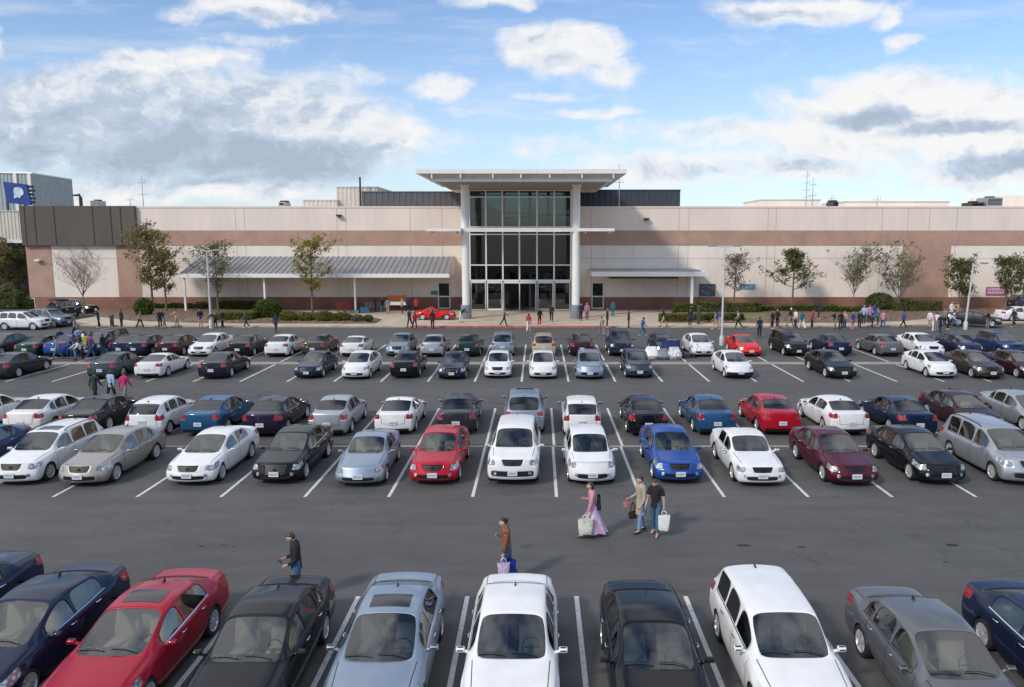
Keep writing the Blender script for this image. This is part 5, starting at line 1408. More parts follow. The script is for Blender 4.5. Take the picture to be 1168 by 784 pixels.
def skeleton(P):
    """joints of a 1.72 m figure facing -Y; P holds angles in degrees: leg swing (+ = forward), knee bend, arm (forward, out, elbow)"""
    J = {}; lean = R(P.get('lean', 3))
    hip_z = .92; legs = {}
    for sd, sg in (('L', 1), ('R', -1)):
        sw, kn = P['leg' + sd]
        hip = Vector((sg * .095, 0, hip_z)); th = rotx(Vector((0, 0, -.44)), -R(sw)); sh = rotx(Vector((0, 0, -.42)), -R(sw - kn))
        knee = hip + th; ank = knee + sh; ft = R(P.get('toe' + sd, 0)) + (-R(min(0, sw - kn)) * .0)
        pitch = R(sw - kn) * .55
        toe = ank + rotx(Vector((sg * .02, -.17, -.045)), -pitch * .6); legs[sd] = (hip, knee, ank, toe)
    low = min(min(l[2].z - .075, l[3].z - .03) for l in legs.values()); dz = -low
    for sd in 'LR': J['leg' + sd] = [p + Vector((0, 0, dz)) for p in legs[sd]]
    pel = Vector((0, 0, .95 + dz)); up = rotx(Vector((0, 0, 1)), lean)
    J['pelvis'] = pel; J['waist'] = pel + up * .14; J['chest'] = pel + up * .34; J['collar'] = pel + up * .49; J['neck'] = pel + up * .545
    nod = R(P.get('nod', 5)); J['head'] = J['neck'] + rotx(Vector((0, -.025, .125)), lean + nod)
    J['head_rot'] = Matrix.Rotation(R(P.get('turn', 0)), 4, 'Z') @ Matrix.Rotation(lean * .5 + nod, 4, 'X')
    for sd, sg in (('L', 1), ('R', -1)):
        f, o, e = P['arm' + sd]; sh = J['collar'] + Vector((sg * .185, .01, -.045))
        def dirn(fwd, out): return rotz(rotx(Vector((0, 0, -1)), -R(fwd)), 0) + Vector((sg * math.sin(R(out)), 0, 0))
        el = sh + dirn(f, o).normalized() * .29
        inn = P.get('in' + sd, 0)
        wr = el + (dirn(f + e, o * .3 - inn)).normalized() * .255
        J['arm' + sd] = [sh, el, wr]
    return J
def head_mesh(J, scale=1.0):
    bm = bmesh.new(); bmesh.ops.create_uvsphere(bm, u_segments=40, v_segments=30, radius=1)
    for v in bm.verts:
        x, y, z = v.co
        w, d, h = .077, .098, .118
        if z < 0: w *= 1 - .30 * (-z) ** 1.3; d *= 1 - .12 * (-z)
        q = Vector((x * w, y * d, z * h))
        if y < 0:
            fx = abs(x)
            q.y -= .022 * math.exp(-((x / .20) ** 2)) * math.exp(-(((z + .12) / .20) ** 2))                # nose
            q.y += .011 * math.exp(-(((fx - .42) / .18) ** 2)) * math.exp(-(((z - .05) / .12) ** 2))      # eye sockets
            q.y -= .006 * math.exp(-(((z - .24) / .10) ** 2)) * math.exp(-((x / .6) ** 2))                # brow
            q.y -= .006 * math.exp(-((x / .3) ** 2)) * math.exp(-(((z + .50) / .07) ** 2))                # lips
            q.y -= .010 * math.exp(-((x / .35) ** 2)) * math.exp(-(((z + .86) / .16) ** 2))               # chin
        q.x += math.copysign(.016, x) * math.exp(-(((abs(x) - .98) / .10) ** 2)) * math.exp(-((z / .22) ** 2)) * (1 if -.25 < y < .35 else 0)
        v.co = q
    bmesh.ops.transform(bm, matrix=Matrix.Translation(J['head']) @ J['head_rot'], verts=bm.verts)
    return bm
def skin_mesh(chains, root_pt, level=1):
    """chains: lists of (point, radius) joined where points coincide"""
    vs, es, rs = [], [], []
    def vid(p, r):
        for i, q in enumerate(vs):
            if (q - p).length < 1e-4: return i
        vs.append(p.copy()); rs.append(r); return len(vs) - 1
    for ch in chains:
        ids = [vid(p, r) for p, r in ch]
        es += [(a, b_) for a, b_ in zip(ids, ids[1:]) if a != b_]
    me = bpy.data.meshes.new('sk'); me.from_pydata([tuple(v) for v in vs], es, [])
    o = bpy.data.objects.new('sk', me); COL.objects.link(o)
    o.modifiers.new('s', 'SKIN'); o.modifiers.new('u', 'SUBSURF').levels = level
    ly = me.skin_vertices[0].data if me.skin_vertices else None
    for i, r in enumerate(rs):
        ly[i].radius = r if isinstance(r, tuple) else (r, r)
        ly[i].use_root = (vs[i] - root_pt).length < 1e-4
    dg = bpy.context.evaluated_depsgraph_get(); dg.update()
    res = bpy.data.meshes.new_from_object(o.evaluated_get(dg), depsgraph=dg); bpy.data.objects.remove(o)
    return res
def fingers(J, sd, curl):
    sh, el, wr = J['arm' + sd]; sg = 1 if sd == 'L' else -1
    d = (wr - el).normalized(); inn = Vector((-sg, 0, 0)); inn = (inn - d * inn.dot(d)).normalized(); fw = d.cross(inn) * (-sg if False else 1)
    if fw.y > 0: fw = -fw
    out = []; palm = wr + d * .075
    for k, (ln, off) in enumerate(((.070, .030), (.078, .010), (.073, -.010), (.058, -.029))):
        b0 = wr + d * .07 + fw * off; c1 = R(curl); d1 = (d * math.cos(c1 * .5) + inn * math.sin(c1 * .5)).normalized(); d2 = (d * math.cos(c1 * 1.3) + inn * math.sin(c1 * 1.3)).normalized()
        out.append([(wr + d * .03, .024), (b0, .0115), (b0 + d1 * ln * .5, .010), (b0 + d1 * ln * .5 + d2 * ln * .5, .008)])
    t0 = wr + d * .03 + fw * .02; td = (fw * .8 + d * .75 + inn * .25).normalized()
    out.append([(wr + d * .03, .024), (t0 + fw * .015, .012), (t0 + td * .035 + fw * .01, .011), (t0 + (td + inn * .5).normalized() * .065 + fw * .01, .009)])
    return out, palm + inn * .02
def build_person(P, near=True):
    J = skeleton(P); D = {}; f = P.get('bulk', 1.0)
    tor = [(J['pelvis'], (.145 * f, .105 * f)), (J['waist'], (.125 * f, .092 * f)), (J['chest'], (.150 * f, .108 * f)), (J['collar'], (.085, .07)), (J['neck'], (.052, .054)), (J['head'] + Vector((0, .015, -.03)), (.055, .06))]
    ch = [tor]; grips = {}
    for sd in 'LR':
        h, k, a, t = J['leg' + sd]; mid = k.lerp(a, .35)
        ch.append([(J['pelvis'], .13), (h, .092 * f), (h.lerp(k, .5), .076 * f), (k, .055), (mid + Vector((0, .012, 0)), .056), (a, .037), (t, .033)])
        s, e, w = J['arm' + sd]
        ch.append([(J['collar'], .07), (s, .056 * f), (s.lerp(e, .5), .048 * f), (e, .040), (e.lerp(w, .35), .040), (w, .027), (w + (w - e).normalized() * .03, .024)])
        fg, grips[sd] = fingers(J, sd, P.get('curl' + sd, 35)); ch += fg
    b_ = skin_mesh(ch, J['pelvis'], 1)
    bm = bmesh.new(); bm.from_mesh(b_); hb = head_mesh(J); t_ = bpy.data.meshes.new('h'); hb.to_mesh(t_); hb.free(); bm.from_mesh(t_)
    # neck bridge so that the fused surface is one piece
    raw = bpy.data.meshes.new('raw'); bm.to_mesh(raw); bm.free()
    body = evald(raw, ('REMESH', dict(mode='VOXEL', voxel_size=.0075 if near else .011)), ('SMOOTH', dict(iterations=2, factor=.5)))
    body.materials.clear()
    for m in (SKIN['light'], EYEW, EYED, LIPS): body.materials.append(m)
    inv = (Matrix.Translation(J['head']) @ J['head_rot']).inverted()
    for p in body.polygons:
        q = inv @ p.center; p.use_smooth = True; k = 0
        if q.y < -.06 and abs(q.z) < .12:
            ex = abs(q.x) - .030
            if abs(ex) < .014 and abs(q.z - .008) < .007: k = 2 if abs(ex) < .006 else 1
            elif abs(q.x) < .022 and abs(q.z + .058) < .006: k = 3
            elif abs(ex) < .018 and abs(q.z - .026) < .004: k = 2
        p.material_index = k
    # the figure draws in a little where clothes cover it
    cov_ = [(J['pelvis'], J['waist'], 0, 1), (J['waist'], J['chest'], 0, 1), (J['chest'], J['collar'], 0, 1), (J['collar'], J['neck'], 0, .62), (J['neck'], J['head'], 2, 3)]
    for sd in 'LR':
        h, k, a, t = J['leg' + sd]; s, e, w = J['arm' + sd]; lng = P.get('sleeve', 'long') == 'long'
        cov_ += [(J['collar'], s, 0, 1), (s, e, 0, 1 if lng else .66), (e, w, 0 if lng else 2, .88), (w, w + (w - e).normalized() * .15, 2, 3), (J['pelvis'], h, 0, 1), (h, k, 0, 1), (k, a, 0, .88), (a, t, 2, 3)]
    seg = [(p, q - p, (q - p).length_squared, lo_, hi_) for p, q, lo_, hi_ in cov_]
    for v in body.vertices:
        c = v.co; best = 9
        for p, e, l2, lo_, hi_ in seg:
            t = (c - p).dot(e) / l2; tc = min(1, max(0, t)); d = (c - p - e * tc).length_squared
            if d < best: best = d; on = lo_ <= tc <= hi_; near_ = p + e * tc
        if on: v.co = c + (near_ - c) * .22
    D['body'] = ('person_body', body)
    # clothes: inflated chains that end at neck, cuffs, waist and hems
    g = P.get('loose', 1.0); add = .016 * g
    lo = P.get('hem', -.11); pl = J['pelvis'] + Vector((0, 0, lo))
    fl_ = P.get('flare', 0); low = pl - Vector((0, 0, .14))
    top = [[(low, (.158 * f + add + fl_ * 1.4, .125 * f + add + fl_ * 2.2)), (pl.lerp(J['pelvis'], .35), (.158 * f + add + fl_, .122 * f + add + fl_ * 1.4)), (J['waist'], (.130 * f + add, .098 * f + add)), (J['chest'], (.155 * f + add, .112 * f + add)), (J['collar'], (.11 + add, .085 + add)), (J['collar'].lerp(J['neck'], .75), (.066, .068))]]
    for sd in 'LR':
        s, e, w = J['arm' + sd]; c = [(J['collar'], .07), (s.lerp(J['collar'], .45), .075 * f + add), (s, .060 * f + add * .8), (s.lerp(e, .5), .051 * f + add * .7)]
        if P.get('sleeve', 'long') == 'long': c += [(e, .045 + add * .6), (e.lerp(w, .5), .041 + add * .5), (e.lerp(w, .93), .033 + add * .4)]
        else: c += [(s.lerp(e, .72), .052 * f + add * 1.1)]
        top.append(c)
    tm = skin_mesh(top, top[0][0][0], 1)
    yk = MB(); sl, sr = J['armL'][0], J['armR'][0]; rr_ = .066 + add
    yk.tube([sl.lerp(J['collar'], -.05) , sl.lerp(J['collar'], .35), J['collar'] + Vector((0, .01, 0)), sr.lerp(J['collar'], .35), sr.lerp(J['collar'], -.05)], [rr_ * .8, rr_ * 1.05, rr_ * 1.2, rr_ * 1.05, rr_ * .8], 14)
    yk.tube([J['chest'], J['collar'], J['collar'].lerp(J['neck'], .70)], [.10, .098 + add * .5, .070], 16)
    bm = bmesh.new(); bm.from_mesh(tm); bm.from_mesh(yk.mesh('t', [RUB])); raw2 = bpy.data.meshes.new('raw'); bm.to_mesh(raw2); bm.free()
    tm = evald(raw2, ('REMESH', dict(mode='VOXEL', voxel_size=.013 if near else .02)), ('SMOOTH', dict(iterations=5, factor=.5))); tm.materials.clear()
    bm = bmesh.new(); bm.from_mesh(tm); cutz = pl.z
    hands = {v for v in bm.verts if abs(v.co.x) > .215 * f + add}
    low_ = [v for v in bm.verts if v not in hands]; fs = [q for q in bm.faces if not any(v in hands for v in q.verts)]
    gg = list({e for q in fs for e in q.edges}) + low_ + fs
    bmesh.ops.bisect_plane(bm, geom=gg, plane_co=(0, 0, cutz), plane_no=(0, 0, 1), clear_inner=True)
    bm.to_mesh(tm); bm.free(); shade(tm, 180); tm.materials.append(CL['black']); D['top'] = ('jacket' if P.get('sleeve', 'long') == 'long' else 'shirt', tm)
    if P.get('skirt'):
        b = MB(); n = 28; rings = []
        w0 = J['pelvis'] + Vector((0, 0, .08)); foot = (J['legL'][2] + J['legR'][2]) / 2; hemc = Vector((foot.x, foot.y, .13))
        reach = max(abs(J['legL'][2].y - foot.y), .12) + .12
        for t in (0, .12, .35, .65, 1.0):
            c = w0.lerp(hemc, t); rx, ry = lerp(.16, .20, t), lerp(.125, reach - .06, t ** 1.4); i = len(b.v)
            for q in range(n):
                a = 2 * math.pi * q / n; fo = 1 + .12 * t * math.sin(a * 7 + t * 2); b.v.append((c.x + rx * math.cos(a) * fo, c.y + ry * math.sin(a) * fo, c.z + .02 * t * math.sin(a * 5)))
            rings.append(i)
        for r0, r1 in zip(rings, rings[1:]):
            for q in range(n): b.f.append((r0 + q, r0 + (q + 1) % n, r1 + (q + 1) % n, r1 + q)); b.m.append(0)
        D['bottom'] = ('skirt', b.mesh('skirt', [CL['black']], smooth=True))
    else:
        bt = []
        bt.append([(J['pelvis'], (.150 * f + .008, .112 * f + .008)), (J['waist'], (.128 * f + .006, .096 * f + .006)), (J['waist'].lerp(J['chest'], .25), (.128 * f, .096 * f))])
        for sd in 'LR':
            h, k, a, t = J['leg' + sd]; bt.append([(J['pelvis'], .13), (h, .10 * f + .006), (h.lerp(k, .5), .088 * f), (k, .073), (k.lerp(a, .5), .071), (k.lerp(a, .97), .062)])
        bm_ = skin_mesh(bt, J['pelvis'], 2); shade(bm_, 180); bm_.materials.append(CL['black']); D['bottom'] = ('trousers', bm_)
    for sd in 'LR':
        h, k, a, t = J['leg' + sd]; d = (t - a); b = MB()
        back = a - Vector((d.x, d.y, 0)).normalized() * .05
        sm = skin_mesh([[(back + Vector((0, 0, -.04)), (.036, .034)), (a + Vector((0, 0, -.03)), (.045, .045)), (a.lerp(t, .6) + Vector((0, 0, -.008)), (.046, .034)), (t + (t - a).normalized() * .03, (.036, .026))]], a + Vector((0, 0, -.03)), 1)
        shade(sm, 180); sm.materials.append(SHOE['black']); D['shoe' + sd] = ('shoe', sm)
    # hair
    bm = bmesh.new(); bmesh.ops.create_uvsphere(bm, u_segments=24, v_segments=18, radius=1); hs = P.get('hair', 'short')
    for v in bm.verts:
        x, y, z = v.co
        q = Vector((x * .086, y * .106 + .010, z * .125 + .010))
        if (y < -.25 and z < .46 or y < .05 and z < -.15) and hs != 'hood': q = Vector((x * .066, y * .06 + .03, z * .11 + .02))
        if hs == 'long' and y > -.1 and z < -.0: q = Vector((x * .095, max(.02, y) * .10 + .02, z * .30 + .02))
        if hs == 'short' and z < -.35: q = Vector((x * .07, y * .085 + .01, z * .09))
        if hs == 'bun': 
            if z < -.3: q = Vector((x * .066, y * .08 + .01, z * .09))
        v.co = q
    if hs == 'bun':
        r_ = bmesh.ops.create_uvsphere(bm, u_segments=12, v_segments=8, radius=.045); bmesh.ops.translate(bm, verts=r_['verts'], vec=(0, .10, .06))
    bmesh.ops.transform(bm, matrix=Matrix.Translation(J['head']) @ J['head_rot'], verts=bm.verts)
    hm = bpy.data.meshes.new('hair'); bm.to_mesh(hm); bm.free(); shade(hm, 180); hm.materials.append(HAIRM['black']); D['hair'] = ('hair', hm)
    return D, J, grips
POSES = {
 'walk': dict(legL=(24, 6), legR=(-20, 14), armL=(-18, 7, 18), armR=(20, 7, 22), lean=4),
 'walk2': dict(legL=(-16, 26), legR=(18, 4), armL=(22, 8, 30), armR=(-14, 8, 12), lean=4, hair='long'),
 'stand': dict(legL=(2, 2), legR=(-2, 2), armL=(4, 9, 14), armR=(4, 9, 14), lean=1),
 'stand_coat': dict(legL=(3, 3), legR=(-4, 3), armL=(6, 10, 60), armR=(4, 10, 30), lean=2, hem=-.22, flare=.03, hair='long', loose=1.5),
 'phone': dict(legL=(3, 3), legR=(-3, 4), armL=(-4, 6, 66), armR=(0, 6, 74), lean=3, nod=22, bulk=1.06),
 'skirt': dict(legL=(22, 5), legR=(-20, 14), armL=(-8, 7, 16), armR=(10, 7, 20), lean=4, skirt=True, hair='long'),
 'reach': dict(legL=(6, 4), legR=(-8, 6), armL=(70, 10, 12), armR=(58, 12, 20), lean=10),
 'bend': dict(legL=(10, 14), legR=(-4, 10), armL=(40, 8, 30), armR=(45, 8, 25), lean=48, nod=10),
}
PM = {}
def person(pose, loc, rz, label, top, bottom, hair='black', skin='tan', shoes='black', scale=1.0, over=None, key=None, near=False, group=None):
    k = key or (pose, near)
    if k not in PM: PM[k] = build_person({**POSES[pose], **(over or {})}, near)
    D, J, grips = PM[k]
    r = tag(empty('person', loc, rz), label, 'person', group); r.scale = (scale,) * 3
    use = {'body': SKIN[skin], 'top': CL[top], 'bottom': CL[bottom], 'shoeL': SHOE[shoes], 'shoeR': SHOE[shoes], 'hair': HAIRM[hair]}
    for part_, (nm, me) in D.items():
        o = link(nm, me, r); o.material_slots[0].link = 'OBJECT'; o.material_slots[0].material = use[part_]
    r.matrix_basis = Matrix.LocRotScale(Vector(loc), Matrix.Rotation(rz, 3, 'Z'), Vector((scale,) * 3))
    return r, {sd: r.matrix_basis @ g for sd, g in grips.items()}, lambda nm: r.matrix_basis @ J[nm]
FACE_L, FACE_R, FACE_C, FACE_A = R(-90), R(90), 0.0, R(180)     # towards -X, +X, the camera, away
# ---- the five walkers in the open aisle
Y = 17.55
r, g, j = person('phone', (xat(338, Y, 1), Y, 0), R(-72), 'person in a black jacket and jeans looking at a phone behind a black car', 'black', 'jeans', 'brown', 'light', near=True, key='phone_near', over=dict(loose=1.5, inL=12, inR=10))
h = (g['L'] + g['R']) / 2 + Vector((-.06, 0, .03)); ph = tag(empty('phone', h, R(-72)), 'dark phone held by the person in the black jacket', 'phone')
b = MB(); mt = Matrix.Rotation(R(40), 4, 'X'); b.box((-.038, -.006, -.075), (.038, .006, .075), 0, mt); b.obj('phone_case', [DARKM], ph, bevel=.004); b = MB(); b.box((-.033, .0065, -.068), (.033, .008, .068), 0, mt); b.obj('phone_screen', [mat('screen', (.02, .025, .03), .08)], ph)
Y = 18.6
r, g, j = person('walk', (xat(578, Y, 1), Y, 0), R(-82), 'person in a leopard print jacket and jeans carrying two shopping bags', 'leopard', 'jeans', 'black', 'light', 'brown', .985, near=True, key='leopard', over=dict(hair='bun', armL=(6, 8, 6), armR=(-6, 8, 128), inR=24, legL=(16, 4), legR=(-14, 12), hem=-.16, loose=1.5, curlL=70, curlR=60))
bag('royal blue shopping bag hanging behind a white and lilac one', g['L'] + Vector((.13, .10, .0)), R(20), .36, .18, .46, mat('bag_royal', (.015, .045, .33), .5, var=.12, scale=8), 3)
bag('small white and lilac bag carried by the person in leopard print', g['L'] + Vector((.02, -.06, .01)), R(8), .28, .14, .30, print_bag('bag_lilac_print', (.56, .42, .66), (.70, .62, .74), 11), 4)
Y = 21.6
r, g, j = person('skirt', (xat(676, Y, .8), Y, 0), R(-88), 'person in pink jacket and long floral skirt walking with a carrier bag', 'pink', 'floral', 'brown', 'light', 'brown', .97, near=True, key='pinklady', over=dict(armL=(10, 8, 14), armR=(-4, 6, 112), inR=15, curlL=70))
bag('large white printed carrier bag beside the long floral skirt', g['L'] + Vector((-.02, -.03, .01)), R(6), .40, .18, .45, print_bag('bag_green_print', (.68, .70, .64), (.50, .58, .42), 5), 6)
bag('slim black backpack on the back of the person in pink', j('chest') + Vector((.20, .02, .02)), R(90), .26, .15, .42, CL['black'], 7, handles=False, name='backpack', flare=.9)
Y = 21.95
r, g, j = person('stand_coat', (xat(731, Y, .8), Y, 0), R(-66), 'person in long beige coat and pale jeans walking beside another in black', 'beige', 'palejeans', 'brown', 'light', 'black', .985, near=True, key='coat', over=dict(hem=-.38, flare=.03, legL=(10, 6), legR=(-9, 9), armR=(-2, 8, 72), armL=(2, 9, 30), hair='bun'))
bag('small pink handbag held at the front of the beige coat', g['R'] + Vector((-.02, 0, .03)), R(20), .24, .12, .18, mat('bag_pink', (.45, .19, .19), .5, var=.1), 8, hh=.10, name='handbag')
bag('dark brown shoulder bag hanging below the pink handbag', j('pelvis') + Vector((-.24, -.05, .0)), R(30), .26, .13, .20, mat('bag_dark', (.03, .018, .014), .5), 9, hh=.30, name='handbag')
Y = 21.75
r, g, j = person('walk', (xat(748, Y, .8), Y, 0), R(-25), 'person in black t-shirt and jeans holding a plain white bag', 'black', 'jeans', 'brown', 'light', 'pink', 1.0, near=True, key='tee', over=dict(sleeve='short', legL=(10, 6), legR=(-8, 8), armL=(2, 13, 4), armR=(10, 9, 25), nod=24, bulk=1.07, curlL=75))
bag('plain white shopping bag held beside the black t-shirt person', g['L'] + Vector((.02, -.02, .01)), R(-14), .31, .15, .46, PLASTW, 10)
# ---- three walking away behind the second block of cars
for px, top, lbl, hr, dy in ((107, 'green', 'person in dark green jacket, first of three walking between rows', 'black', 0), (125.5, 'sky', 'person in pale blue top between a green jacket and a magenta one', 'brown', .25), (141, 'magenta', 'person in bright magenta jacket walking beside a pale blue top', 'brown', -.1)):
    Y = 39.9 + dy; person('walk' if top != 'sky' else 'walk2', (xat(px, Y, 1.2), Y, 0), R(170), lbl, top, 'black' if top != 'magenta' else 'grey', hr, 'tan', group='three people walking away together')
